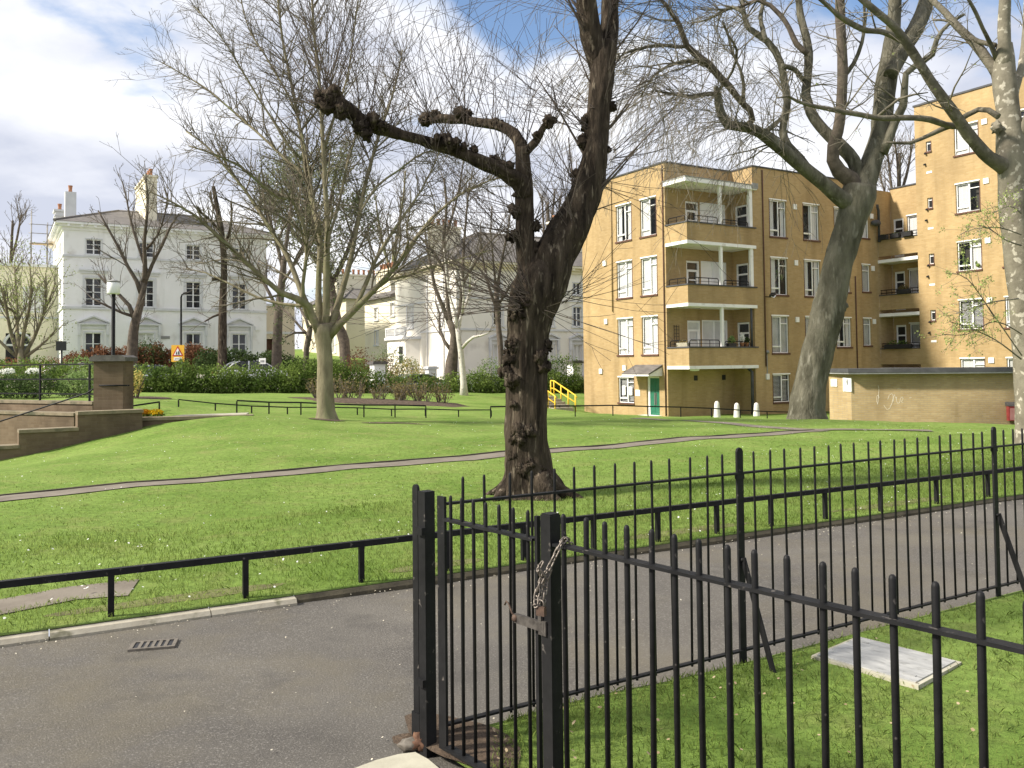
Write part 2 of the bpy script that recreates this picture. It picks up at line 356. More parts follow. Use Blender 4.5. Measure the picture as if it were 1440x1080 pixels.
# ------------------------------------------------------------------ terrain
K0 = np.array((-3.01, 5.07)); KD = np.array((.8785, .4777)); KM = np.array((-.4777, .8785))
CTRL = [(-6.3,10.6,.0),(-4.2,13.3,.02),(-.3,15.2,.0),(4.0,17.5,.0),(7,19.8,-.02),(.2,10.5,-.03),(-4.5,21,.27),(9.65,28,-.31),(9.5,16,.0),
        (-7.7,24,.34),(-2.4,24,.12),(3.8,33,-.38),(-14.6,42,.34),(-9.3,33,.38),(-1.8,30,.05),(8.8,37,-.82),(11,39,-.87),(-6.1,20,.46),(-8.4,19.3,.24),
        (-10.7,17.6,-.34),(12.6,32,-.72),(18.2,31,-.86),(7.2,39.6,-.9),(3.6,46,-.93),(2.5,43.5,-.75),(-9,14,-.1),(-13,14,-.4),(-14,26,.70),(-19,28,.75),(-11,23,.62),
        (-20,39,.6),(-2.2,47,.05),(3,49,-.3),(-31,60,1.6),(-20,66,1.5),(-32,50,.9),(-15,52,.65),(-5,52,-.3),(-4,58,.1),(6,66,.2),(20,45,-.95),(26,32,-1.0),(30,20,-.6),(15,12,.0),(22,24,-.7),(14,24,-.25),
        (-20,20,.2),(-45,80,3.5),(0,90,2),(40,70,-.5),(60,40,-1),(-40,30,1.6),(30,5,0),(60,10,-1),(0,160,4),(-80,120,4),(100,120,0),(-60,10,1),(-12,8,-.05)]
CT = np.array(CTRL)
def _k(r):
    return np.where(r > 0, r * r * np.log(r + 1e-9), 0)
_n = len(CT); _D = np.linalg.norm(CT[:, None, :2] - CT[None, :, :2], axis=2)
_A = np.zeros((_n + 3, _n + 3)); _A[:_n, :_n] = _k(_D) + np.eye(_n) * .15; _A[:_n, _n] = 1; _A[:_n, _n+1:] = CT[:, :2]; _A[_n, :_n] = 1; _A[_n+1:, :_n] = CT[:, :2].T
_W = np.linalg.solve(_A, np.concatenate((CT[:, 2], np.zeros(3))))
def tz(x, y):
    x = np.asarray(x, float); y = np.asarray(y, float)
    xc = np.clip(x, -70, 90); yc = np.clip(y, -10, 150)
    q = np.stack((xc.ravel(), yc.ravel()), 1)
    h = _k(np.linalg.norm(q[:, None, :] - CT[None, :, :2], axis=2)) @ _W[:_n] + _W[_n] + q @ _W[_n+1:]
    h = h.reshape(x.shape)
    d = (x - K0[0]) * KM[0] + (y - K0[1]) * KM[1]
    w = np.clip(d / 5.5, 0, 1); w = w * w * (3 - 2 * w)
    bumps = .02 * np.sin(x * 1.3 + y * .7) * np.sin(y * 1.1 - x * .4) + .012 * np.sin(x * 3.1) * np.sin(y * 2.7)
    return .045 + w * (h - .045) + bumps * np.clip(d / 2, 0, 1)
def gz(x, y): return float(tz(np.array([x]), np.array([y]))[0])
def drop(px, py, Y):
    """ground point under the pixel's column at distance Y"""
    p = at(px, py, Y); p.z = gz(p.x, p.y); return p
def ground_at(px, py):
    """where the ray of a pixel meets the lawn"""
    y = 4.0
    while y < 70:
        p = at(px, py, y)
        if p.z < gz(p.x, y): break
        y += .1
    return at(px, py, y)
def sd(s, d): return K0[0] + KD[0]*s + KM[0]*d, K0[1] + KD[1]*s + KM[1]*d

def spread(a, b, step, grow, lim):
    r = list(np.arange(a, b + 1e-6, step)); st_ = step
    while r[-1] < lim: st_ *= grow; r.append(r[-1] + st_)
    return r
ds = spread(0, 26, .3, 1.09, 800)
rs = spread(0, 22, .35, 1.10, 700); ls = spread(0, 12, .35, 1.10, 700)
ss = [-v for v in ls[::-1]][:-1] + rs
SS, DD = np.meshgrid(np.array(ss), np.array(ds))
XX = K0[0] + KD[0]*SS + KM[0]*DD; YY = K0[1] + KD[1]*SS + KM[1]*DD
ZZ = tz(XX, YY)
# the sunken stair well behind the stepped wall
WELL = [(-8.75,20.1),(-10.0,21.55),(-18,25.2),(-22,22),(-14.5,16.6),(-10.9,18.35)]
def inside(x, y, poly):
    c = np.zeros(x.shape, bool); n = len(poly)
    for i in range(n):
        x1, y1 = poly[i]; x2, y2 = poly[(i+1) % n]
        c ^= ((y1 > y) != (y2 > y)) & (x < (x2 - x1) * (y - y1) / (y2 - y1 + 1e-12) + x1)
    return c
ZZ = np.where(inside(XX, YY, WELL), np.minimum(ZZ, -1.3), ZZ)
nr, nc = XX.shape
ii = np.arange(nr * nc).reshape(nr, nc)
quads = np.stack((ii[:-1,:-1], ii[:-1,1:], ii[1:,1:], ii[1:,:-1]), -1).reshape(-1, 4)
lawn = mk_mesh('ground', np.stack((XX, YY, ZZ), -1).reshape(-1, 3), quads, mt['lawn'], None, True); struct(lawn)

# road sheet (tarmac lane) with an uneven surface
rx = np.linspace(-40, 60, 260); rd = np.concatenate((np.linspace(-30, -5, 20), np.linspace(-4.7, .02, 36)))
SX, DX = np.meshgrid(rx, rd); X_ = K0[0] + KD[0]*SX + KM[0]*DX; Y_ = K0[1] + KD[1]*SX + KM[1]*DX
Z_ = .006 * np.sin(X_ * 1.1 + 2) * np.sin(Y_ * .9) + .004 * np.sin(X_ * 2.7) - .006
ii = np.arange(X_.size).reshape(X_.shape)
struct(mk_mesh('road', np.stack((X_, Y_, Z_), -1).reshape(-1, 3), np.stack((ii[:-1,:-1], ii[:-1,1:], ii[1:,1:], ii[1:,:-1]), -1).reshape(-1, 4), mt['asphalt'], None, True))

# kerb: separate stones on the left, an old mossy edging on the right
def kerb_run(s0, s1, w, h, m, L):
    s = s0
    while s < s1 - .05:
        e = min(s + L, s1)
        b = MB(); j = random.uniform(-.006, .006)
        pr = [(0 + j, -.12), (0 + j, h - .025), (.02 + j, h), (w, h + .004), (w, -.12)]
        vs = []
        for t in (s + .003, e - .003):
            for d, z in pr:
                x, y = sd(t, d - w + .03); vs.append((x, y, z))
        k = len(pr)
        b.add(vs, [tuple(range(k)), tuple(range(2*k-1, k-1, -1))] + [(i, i + k, (i+1) % k + k, (i+1) % k) for i in range(k)])
        o = b.build('kerb', m); struct(o)
        s = e
kerb_run(-9.2 + .30, 1.72, .105, .036, mt['kerb'], .915)
kerb_run(1.72, 40, .06, .040, mt['kerb_old'], 4.0)

def drape(name, pts, w, m, dz=.012, kind='structure', hw=None, step=.4):
    """ribbon of width w laid over the lawn along pts (x,y)"""
    P = [Vector((p[0], p[1], 0)) for p in pts]; Q = []
    for a, b in zip(P, P[1:]):
        n = max(1, int((b - a).length / step))
        for i in range(n): Q.append(a.lerp(b, i / n))
    Q.append(P[-1])
    vs = []; fs = []
    for i, p in enumerate(Q):
        t = (Q[min(i+1, len(Q)-1)] - Q[max(i-1, 0)]).normalized(); nrm = Vector((-t.y, t.x, 0))
        for k in (-1, 0, 1):
            q = p + nrm * (k * w / 2 + random.uniform(-.02, .02) * (k != 0)); vs.append((q.x, q.y, gz(q.x, q.y) + dz))
    for i in range(len(Q) - 1):
        for k in (0, 1):
            fs.append((i*3+k, i*3+k+1, (i+1)*3+k+1, (i+1)*3+k))
    o = mk_mesh(name, np.array(vs), [f[::-1] for f in fs], m)
    if kind: o['kind'] = kind
    return o
PATH = [ground_at(*q) for q in [(-330, 745), (-130, 719), (0, 705), (170, 688), (340, 668), (520, 653), (700, 641), (850, 630), (1000, 620), (1085, 612), (1150, 605)]]
_pa = np.array([(p.x, p.y) for p in PATH]); _c = np.polyfit(_pa[2:, 0], _pa[2:, 1], 2)
PATH = [(float(x), float(np.polyval(_c, x))) for x in np.linspace(-9.5, _pa[-1, 0], 24)]
drape('footpath', PATH, .46, mt['path'])
def offs(pts, d):
    r = []
    for i, p in enumerate(pts):
        a = Vector(pts[max(i-1, 0)]); b = Vector(pts[min(i+1, len(pts)-1)]); t = (b - a).normalized()
        r.append((p[0] - t.y * d, p[1] + t.x * d))
    return r
def edging(name, pts, w, h, m):
    Q = []
    for a, b in zip(pts, pts[1:]):
        a = Vector(a); b = Vector(b); n = max(1, int((b - a).length / .5))
        Q += [a.lerp(b, i / n) for i in range(n)]
    Q.append(Vector(pts[-1])); vs = []; fs = []
    for i, p in enumerate(Q):
        t = (Q[min(i+1, len(Q)-1)] - Q[max(i-1, 0)]).normalized(); n = Vector((-t.y, t.x)); z = gz(p.x, p.y)
        for k, dz in ((-.5, -.1), (-.5, h), (.5, h), (.5, -.1)):
            vs.append((p.x + n.x * w * k, p.y + n.y * w * k, z + dz))
    for i in range(len(Q) - 1):
        for k in range(3): fs.append((i*4+k, i*4+k+1, i*4+k+5, i*4+k+4))
    return struct(mk_mesh(name, np.array(vs), fs, m))
edging('path_edging', offs(PATH, .26), .05, .028, mt['edging'])
a = ground_at(1150, 605); b = ground_at(1075, 601)
drape('footpath', [(a.x, a.y), (b.x, b.y), (b.x - 2.5, b.y + 5)], .5, mt['path'])
a2 = ground_at(1310, 607)
drape('footpath', [(a.x - .2, a.y - .1), ((a.x + a2.x) / 2, (a.y + a2.y) / 2), (a2.x, a2.y)], .4, mt['path'], .02)
# old tarmac strip in the verge, lower left
p0 = ground_at(-60, 868); p1 = ground_at(100, 838); p2 = ground_at(188, 828)
drape('path', [(p0.x, p0.y), (p1.x, p1.y), (p2.x, p2.y)], .42, mt['path'], .007)

# wedge of grass between the two railings, and the pavement corner by the gate
NO = Vector((-.3, 3.52)); ND = Vector((1.39, -1.66)).normalized(); NN = Vector((ND.y, -ND.x))     # near railing line
RO_ = Vector((-.26, 3.72)); RD = Vector((.8583, .5132))                                            # roadside railing line
def nearp(t, z=0): p = NO + ND * t; return Vector((p.x, p.y, z))
def roadp(t, z=0): p = RO_ + RD * t; return Vector((p.x, p.y, z))
def vg(x, y): return .022 + .012 * math.sin(x * 2.1 + 1) * math.sin(y * 1.9) + .008 * math.sin(x * 5.3) * math.sin(y * 4.7 + 1)
na, nb_ = 40, 60
vs = []; fs = []
for i in range(na + 1):
    for j in range(nb_ + 1):
        t = 40 * (i / na) ** 1.8; k = j / nb_
        a = roadp(t - .12); b = nearp(t * 1.1 - .12) if t * 1.1 < 9 else Vector((nearp(9).x + (t * 1.1 - 9) * .9, nearp(9).y - (t * 1.1 - 9) * .2, 0))
        p = a.lerp(b, k); e = min(j, 3) / 3
        vs.append((p.x, p.y, vg(p.x, p.y) if j else .006))
for i in range(na):
    for j in range(nb_):
        fs.append((i*(nb_+1)+j, i*(nb_+1)+j+1, (i+1)*(nb_+1)+j+1, (i+1)*(nb_+1)+j))
struct(mk_mesh('verge', np.array(vs), fs, mt['lawn'], None, True))
def flat(px, py): p = at(px, py, 1.0); d_ = p - Vector((0, 0, EYE)); t_ = -EYE / d_.z; return (d_.x * t_, d_.y * t_)
b = MB(); b.prism([flat(480, 1098), flat(530, 1079), flat(560, 1071), flat(584, 1068), flat(602, 1078), flat(640, 1110), flat(700, 1500), flat(400, 1500)], 'z', -.08, .030); struct(b.build('pavement', mt['slab']))
# bare earth at the foot of the gate and road edge
def patch(name, c, rx_, ry_, m, zf, rz=0, n=28, seed=1, dz=.008):
    vs = [(c[0], c[1], zf(c[0], c[1]) + dz)]; fs = []
    for k in (0.5, 1):
        for j in range(n):
            a = 2 * math.pi * j / n; q = k * (1 + .3 * mnoise.noise(Vector((math.cos(a)*1.5 + seed, math.sin(a)*1.5, seed))))
            x = math.cos(a) * rx_ * q; y = math.sin(a) * ry_ * q
            X = c[0] + x * math.cos(rz) - y * math.sin(rz); Y = c[1] + x * math.sin(rz) + y * math.cos(rz)
            vs.append((X, Y, zf(X, Y) + dz * (1 if k < 1 else .4)))
    for j in range(n):
        k = (j + 1) % n; fs += [(0, 1 + j, 1 + k), (1 + j, 1 + n + j, 1 + n + k, 1 + k)]
    return struct(mk_mesh(name, np.array(vs), fs, m))
q_ = flat(650, 1052); patch('soil', q_, .36, .15, mt['soil'], lambda x, y: vg(x, y), math.atan2(ND.y, ND.x), dz=.016)
q_ = flat(575, 1040); patch('soil', q_, .075, .06, mt['soil'], lambda x, y: 0, 0, dz=.007, seed=4)
patch('soil', (-4.55, 21.0), .46, .34, mt['soil'], gz, 0, seed=3, dz=.03)
patch('soil', (-2.9, 20.7), .8, .14, mt['soil'], gz, 0, seed=5, dz=.03)
p = ground_at(422, 560); patch('soil', (p.x, p.y), .5, .8, mt['soil'], gz, 0, seed=8, dz=.03)
p = ground_at(205, 560); patch('soil', (p.x, p.y), .8, .8, mt['soil'], gz, 0, seed=9, dz=.03)
# worn strips of earth under the knee rail
for s_, d_, rx2, sd2 in ((1.05, .32, .75, 11), (5.4, .34, .8, 12), (2.9, .30, .45, 13), (8.3, .34, .9, 15)):
    q_ = Vector(sd(s_, d_)); patch('soil', (q_.x, q_.y), rx2, .10, mt['worn'], gz, math.atan2(KD[1], KD[0]), seed=sd2, dz=.006)

# ================================================================== railings and gate
def rod(t0, z0, z1, r, n=8):
    b = MB(); b.tube([(0,0,z0),(0,0,z1-.012),(0,0,z1-.004),(0,0,z1)], [r, r, r*.8, r*.35], n); return b
nang = math.atan2(ND.y, ND.x); rang = math.atan2(RD.y, RD.x)

def railing(name, label, org, ang, posts_t, bars_t, zr, ztop, r, t0, t1, rail_w, group=None):
    g = thing(name, label, 'railing', (org.x, org.y, 0), ang, group)
    MB().box(t0, -rail_w/2, zr - .005, t1, rail_w/2, zr + .005).build('top_rail', mt['black'], g)
    MB().box(t0, -rail_w/2, .068, t1, rail_w/2, .078).build('bottom_rail', mt['black'], g)
    proto = None
    for t in bars_t:
        if proto is None:
            o = proto = rod(0, .02 if r > .008 else .055, ztop, r).build('bar', mt['black'], g)
        else:
            o = proto.copy(); COL.objects.link(o); o.parent = g
        o.location = (t, 0, 0); o.rotation_euler = (random.uniform(-.009,.009), random.uniform(-.008,.008), random.uniform(0, 3))
    return g

# the little gate (leaf between hinge post and latch post)
gate = thing('gate', 'narrow black iron gate leaf left of the chained post', 'gate', (NO.x, NO.y, 0), nang)
MB().box(-.015, -.006, .05, .035, .006, 1.065).build('stile', mt['black'], gate)
MB().box(.585, -.006, .05, .600, .010, 1.06).build('stile', mt['black'], gate)
MB().box(.0351, -.018, .971, .5849, .018, .981).build('top_rail', mt['black'], gate)
MB().box(.0351, -.020, .062, .5849, .020, .072).build('bottom_rail', mt['black'], gate)
pr = None
for t in (.072, .146, .222, .300, .380, .463, .545):
    if pr is None: o = pr = rod(0, .05, 1.075, .0072).build('bar', mt['black'], gate)
    else: o = pr.copy(); COL.objects.link(o); o.parent = gate
    o.location = (t, 0, 0)
bolt = MB()
bolt.box(.50, -.034, .672, .66, -.020, .704).build('bolt', mt['dark_steel'], gate)
h = MB(); h.tube([(.505,-.03,.69),(.49,-.034,.705),(.475,-.036,.735),(.462,-.036,.74),(.452,-.036,.725)], .0035, 6)
h.blob((.505,-.030,.688), .014, 3, .2); h.build('handle', mt['rust'], gate)

hp = thing('gate_post', 'square black gate post standing left of the gate leaf', 'gate post', (-.365, 3.60, 0), nang)
b = MB(); b.box(-.025, -.025, -.05, .025, .025, 1.075); b.build('post', mt['black'], hp)
for z in (.28, .90): b = MB(); b.box(-.02, -.045, z, .03, -.0255, z + .03); b.build('hinge', mt['black'], hp)
fp = thing('gate_stop', 'flat black gate stop with rounded top at the road edge', 'gate stop', (-.415, 3.66, 0), nang)
b = MB(); pts = [(-.02, -.05), (.02, -.05), (.02, 1.075)] + [(.02*math.cos(a), 1.075 + .02*math.sin(a)) for a in (R(30), R(60), R(90), R(120), R(150))] + [(-.02, 1.075)]
b.prism(pts, 'y', -.006, .006); b.build('plate', mt['black'], fp)
b = MB(); b.box(-.03, -.010, -.02, .028, .016, .14); b.build('foot', mt['black'], fp)

lp = thing('gate_post', 'square black gate post wrapped with a chain', 'gate post', tuple(nearp(.665)), nang)
b = MB(); b.box(-.025, -.025, -.05, .025, .025, 1.074); b.box(-.022, -.022, 1.074, .022, .022, 1.079); b.build('post', mt['black'], lp)
b = MB(); b.box(-.034, -.033, .66, .004, -.0255, .71); b.box(-.032, -.036, .71, -.016, -.0255, .79); b.build('latch_plate', mt['dark_steel'], lp)

bt = [.735 + .0955 * k for k in range(0, 42)]
railing('railing', 'near black bar railing running right from the chained post towards the viewer', NO, nang, [], bt, .976, 1.085, .0096, .692, 4.7, .038)

# roadside railing with braced flat posts
rb = [.119 * k + 1.705 for k in range(-15, 85)]
rposts = [1.705 + 2.38 * k for k in range(-0, 5)]
rb = [t for t in rb if all(abs(t - q) > .05 for q in rposts) and t > .0]
g = railing('railing', 'long black bar railing along the near edge of the lane', RO_, rang, rposts, rb, 1.005, 1.115, .0066, -.06, 11.8, .028)
for t in rposts:
    b = MB()
    pts = [(-.022, -.05), (.022, -.05), (.022, 1.12)] + [(.022*math.cos(a), 1.12 + .022*math.sin(a)) for a in (R(45), R(90), R(135))] + [(-.022, 1.12)]
    b.prism(pts, 'y', -.0065, .0065)
    b.box(-.026, -.010, .975, .026, .010, 1.0)
    b.blob((0, -.009, .55), .012, 2, .1)
    o = b.build('post', mt['black'], g); o.location = (t, -.002, 0)
    b = MB(); b.bar((0, -.014, .56), (.012, -.20, .0), .035, .008, (1, 0, 0)); b.build('brace', mt['black'], o)

# chain of real links round the latch post, and its padlock
def link_mesh():
    b = MB(); pts = []
    L_, W_ = .0115, .0078
    for i in range(17):
        a = 2 * math.pi * i / 16
        pts.append((math.cos(a) * W_, 0, math.sin(a) * W_ + (L_ if math.sin(a) >= 0 else -L_) * (1 if abs(math.sin(a)) > 1e-6 else 0)))
    b.tube(pts, .0031, 6, cap=False); return b
ch = thing('chain', 'rusty steel chain looped around the gate post', 'chain', tuple(nearp(.665, .9)), 0)
cpx = [(804,768,3.02),(799,760,2.97),(794,757,2.94),(788,766,2.92),(783,776,2.92),(778,787,2.92),(773,797,2.92),(768,805,2.92),(763,811,2.92),(760,818,2.92),(757,827,2.92),(755,836,2.92),(753,846,2.91),(754,854,2.90),(760,856,2.91),(764,848,2.92),(765,838,2.92),(766,828,2.93),(768,817,2.93),(771,806,2.93),(776,796,2.93)]
cp = [at(*q) for q in cpx] 
dense = []
for i in range(len(cp) - 1):
    for k in range(10): dense.append(cp[i].lerp(cp[i+1], k / 10))
acc = 0; last = dense[0]; stops = [dense[0]]
for p in dense[1:]:
    acc += (p - last).length; last = p
    if acc > .025: stops.append(p); acc = 0
proto = None; org = Vector(ch.location)
def put_link(a, b, k):
    global proto
    if proto is None: o = proto = link_mesh().build('link', mt['chain'], ch)
    else: o = proto.copy(); COL.objects.link(o); o.parent = ch
    d = (b - a).normalized(); m = d.to_track_quat('Z', 'Y').to_matrix().to_4x4() @ Matrix.Rotation(R(40 + 90 * (k % 2) + random.uniform(-20, 20)), 4, 'Z')
    m.translation = (a + b) / 2 - org; o.matrix_local = m
for k in range(len(stops) - 1): put_link(stops[k], stops[k+1], k)
e = [at(764,812,2.915), at(759,804,2.91), at(758,799,2.905), at(761,794,2.905)]
for k in range(3): put_link(e[k], e[k+1], k)
pd = thing('padlock', 'small dark padlock hanging at the bottom of the chain', 'padlock', tuple(at(761, 858, 2.90)), nang + .3)
b = MB(); b.box(-.016, -.008, -.018, .016, .008, .012); b.build('body', mt['rust'], pd)
b = MB(); b.tube([(-.010,0,.010),(-.010,0,.026),(-.005,0,.033),(.005,0,.033),(.010,0,.026),(.010,0,.010)], .003, 6); b.build('shackle', mt['chain'], pd)

# crumpled dry leaf and stones at the foot of the gate post
lf = MB(); lf.blob((0,0,.028), (.032,.028,.032), 4, .9, 14, 10, 2.2); o = lf.build('dry_leaf', mt['dry_leaf']); o.location = (flat(592, 1056)[0], flat(592, 1056)[1], .012)
tag(o, 'crumpled brown dead leaf against the foot of the gate post', 'leaf')
st_ = MB(); st_.blob((0,0,.014), (.05,.035,.022), 9, .5); o = st_.build('stone', mt['grate']); o.location = (flat(577, 1052)[0], flat(577, 1052)[1], .0)
tag(o, 'flat worn stone beside the dead leaf by the gate post', 'stone')
for k, (x, y, r, lab) in enumerate([(-.20, 3.33, .018, 'small pebble on bare earth nearest the pavement corner'), (-.13, 3.30, .024, 'larger pebble on bare earth under the gate'), (-.07,3.20,.015,'tiny pebble on bare earth beside the gate bottom rail')]):
    q = MB(); q.blob((0,0,r*.4), (r, r*.8, r*.6), k + 20, .4); o = q.build('pebble', mt['kerb']); o.location = (x, y, .03); tag(o, lab, 'pebble', 'pebbles under the gate')

# ================================================================== knee rail along the lane
def s_of(px, py):
    p = ground_at(px, py); v = np.array((p.x, p.y)) - K0; return float(v @ KD), float(v @ KM)
kp = [s_of(*q) for q in [(155,868),(347,843),(510,820),(987,748),(1077,739),(1159,731),(1235,720),(1304,708),(1367,697)]]
KNEE_D = sum(q[1] for q in kp[:3]) / 3
kn = thing('knee_rail', 'low black knee rail along the grass beside the lane', 'knee rail', (K0[0] + KM[0]*KNEE_D, K0[1] + KM[1]*KNEE_D, 0), math.atan2(KD[1], KD[0]))
sv = [q[0] for q in kp]
mid = [sv[2] + (sv[3] - sv[2]) * k / 5 for k in range(1, 5)]
allp = [sv[0] - .83 * k for k in range(6, 0, -1)] + sv[:3] + mid + sv[3:] + [sv[-1] + .8 * k for k in range(1, 12)]
MB().box(allp[0] - .4, -.021, .30, allp[-1] + .3, .021, .342).build('rail', mt['black'], kn)
pr = None
for s_ in allp:
    if pr is None: o = pr = MB().box(-.018, -.018, -.02, .018, .018, .2995).build('post', mt['black'], kn)
    else: o = pr.copy(); COL.objects.link(o); o.parent = kn
    x, y = sd(s_, KNEE_D); o.location = (s_, 0, gz(x, y) - .03)

def knee(label, a, b, n, h=.36, r=.022, pr_=.016):
    """knee rail over the lawn from world point a to b, following the ground"""
    a = Vector(a); b = Vector(b); g = thing('knee_rail', label, 'knee rail', tuple(a), 0, 'low knee rails on the far lawn')
    pts = [a.lerp(b, k / n) for k in range(n + 1)]
    for p in pts: p.z = gz(p.x, p.y)
    m = MB()
    for p, q in zip(pts, pts[1:]): m.bar(p - a + Vector((0,0,h)), q - a + Vector((0,0,h)), r*1.6, r*1.8)
    m.build('rail', mt['black'], g)
    for p in pts:
        o = MB().box(-pr_, -pr_, -.08, pr_, pr_, h - r*.95).build('post', mt['black'], g); o.location = p - a
a = ground_at(333, 581); b = ground_at(599, 588)
knee('low black rail in front of the rose bed passing behind the pale ash trunk', (a.x, a.y, a.z), (b.x, b.y, b.z), 6, .34)
a = ground_at(226, 578); b = ground_at(691, 586); b_ = b
knee('lower thin black rail further back behind the ash trunk', (a.x, a.y + 1.2, a.z), (b.x, b.y, b.z), 9, .20, .017)
a = ground_at(690, 588.5); b = Vector((8.6, 36.2, 0))
b = drop(1180, 590, 35.5)
knee('low black rail in front of the yellow brick flats', (a.x, a.y, a.z), (b.x, b.y, b.z), 11, .33)
a = at(178, 579, 21.4); b = at(224, 579, 22.6)
knee('short black rail between the brown pillar and the yellow flowers', (a.x, a.y, a.z), (b.x, b.y, b.z), 1, .22)

# ================================================================== drain grate and chamber cover
s0, d0 = s_of(216, 901)
gr = thing('drain_grate', 'slotted iron drain grate in the tarmac by the kerb', 'drain grate', (K0[0]+KD[0]*s0+KM[0]*(d0), K0[1]+KD[1]*s0+KM[1]*(d0), .008), math.atan2(KD[1], KD[0]) - .27)
b = MB(); w, h = .125, .075
b.box(-w, -h, -.03, w, -h+.018, .004); b.box(-w, h-.018, -.03, w, h, .004); b.box(-w, -h+.018, -.03, -w+.02, h-.018, .004); b.box(w-.02, -h+.018, -.03, w, h-.018, .004)
b.build('frame', mt['grate'], gr)
b = MB()
for k in range(1, 6):
    x = -w + .02 + (2*w - .04) * k / 6; b.box(x - .009, -h+.018, -.02, x + .009, h-.018, .0035)
b.build('grid', mt['grate'], gr)
MB().box(-w+.02, -h+.018, -.006, w-.02, h-.018, -.001).build('well', mt['sign_black'], gr)

cv = thing('manhole_cover', 'pale rectangular concrete chamber cover in the grass behind the railing', 'manhole cover', (1.945, 4.565, .018), R(-50))
b = MB(); b.box(-.285, -.245, -.05, .285, .245, .012); b.build('surround', mt['slab'], cv)
b = MB(); b.box(-.262, -.222, .0125, .262, .222, .018); b.build('cover', M('worn cover plate', (.25,.253,.25), (.385,.385,.37), 5, .55, .4, 30, c3=(.22,.22,.21), s3=14, f3=(.56,.7), stretch=(1,3,1), bdist=.006), cv)
for x, y in ((-.20, .15), (.20, -.15)):
    b = MB(); b.box(x - .03, y - .01, .0182, x + .03, y + .01, .0205); b.build('lifting_slot', mt['grey'], cv)

# ================================================================== terrace steps, walls and pillar on the left
def wall_line(name, label, a, b, th, z0, ztops, m, cap=None, cat='wall'):
    a = Vector((a[0], a[1], 0)); b = Vector((b[0], b[1], 0)); d = b - a; g = thing(name, label, cat, (a.x, a.y, 0), math.atan2(d.y, d.x)); L = d.length
    for k, (u0, u1, zt) in enumerate(ztops):
        q = MB(); q.box(u0 * L, -th/2, z0, u1 * L, th/2, zt - (.07 if cap else 0)); q.build('wall', m, g)
        if cap: q = MB(); q.box(u0 * L - .02, -th/2 - .03, zt - .0695, u1 * L, th/2 + .03, zt); q.build('coping', cap, g)
    return g
A0 = at(198, 590, 19.5); A1 = at(-40, 620, 17.7)
Lw = (A1 - A0).length
def fr(px): # fraction along stepped wall for a pixel column
    best = min(range(0, 1001), key=lambda i: abs(720 + 1206 * (A0.x + (A1.x - A0.x) * i/1000) / (A0.y + (A1.y - A0.y) * i/1000) - px)); return best / 1000
f1, f2 = fr(108), fr(26)
z1 = at(150, 577, 19.1).z; z2 = at(60, 602, 18.5).z; z3 = at(10, 626, 18.0).z
wall_line('stepped_wall', 'brown stone wall stepping down beside the sunken stairs', (A0.x, A0.y), (A1.x, A1.y), .38, -1.4, [(0, f1, z1), (f1 + .0001, f2, z2), (f2 + .0001, 1.0, z3)], mt['brick_dark'], mt['stone'])
# retaining wall behind, with its metal guard rail
B0 = at(140, 560, 21.6); B1 = at(-70, 560, 24.4)
zt = at(60, 562, 23.2).z
wall_line('retaining_wall', 'dark brown retaining wall under the metal guard rail', (B0.x, B0.y), (B1.x, B1.y), .4, -1.5, [(0, 1, zt)], mt['brick_dark'], mt['stone'])
C0 = at(112, 580, 20.9); C1_ = at(-60, 580, 23.2); zc = at(60, 578, 21.9).z
wall_line('retaining_wall', 'lower brown wall with thin coping below the guard rail', (C0.x, C0.y), (C1_.x, C1_.y), .3, -1.5, [(0, 1, zc)], mt['brick_dark'], mt['stone'])
# stairs in the well
stp = thing('stone_steps', 'sunken stone steps behind the stepped wall', 'steps', (A0.x, A0.y, 0), math.atan2((A1 - A0).y, (A1 - A0).x))
for k in range(2, 6):
    MB().box(.9 + k*.42, -2.0, -1.45, .9 + (k+1)*.42 - .001, -.2, .35 - k*.17).build('step', mt['stone'], stp)
gl = thing('guard_rail', 'black three bar metal guard rail on the dark retaining wall', 'guard rail', tuple(B0), math.atan2((B1 - B0).y, (B1 - B0).x))
LB = (Vector((B1.x, B1.y, 0)) - Vector((B0.x, B0.y, 0))).length
base = zt - B0.z
for py in (513, 533, 553):
    zz = at(64, py, 23.0).z - B0.z
    q = MB(); q.bar((-.1, 0, zz), (LB, 0, zz), .035, .035); q.build('rail', mt['black'], gl)
for k in (.06, .37, .70, .98):
    q = MB(); q.box(LB*k - .02, -.02, base, LB*k + .02, .02, at(64, 513, 23.0).z - B0.z - .0178); q.build('post', mt['black'], gl)
hr = thing('handrail', 'sloping black handrail down the sunken steps', 'handrail', tuple(at(137, 543, 20.3)), 0)
o0 = at(137, 543, 20.3); q = MB(); q.tube([at(182, 542, 19.76) - o0, at(140, 542, 19.76) - o0, at(136, 544, 19.9) - o0, at(122, 553, 19.95) - o0, at(-60, 612, 18.9) - o0], .017, 8); q.build('rail', mt['black'], hr)
# brown pillar
PL = at(160, 577, 20.1)
pl = thing('brick_pillar', 'square brown brick pillar with dark cap beside the steps', 'pillar', (PL.x, PL.y, PL.z - .05), R(4))
pt = at(160, 508, 20).z - PL.z + .05
q = MB(); q.box(-.33, -.33, 0, .33, .33, pt); q.build('shaft', mt['brick_dark'], pl)
q = MB(); q.prism([(-.40, pt + .0), (.40, pt + .0), (.40, pt + .09), (.30, pt + .14), (-.30, pt + .14), (-.40, pt + .09)], 'y', -.40, .40); q.build('cap', mt['cap'], pl)
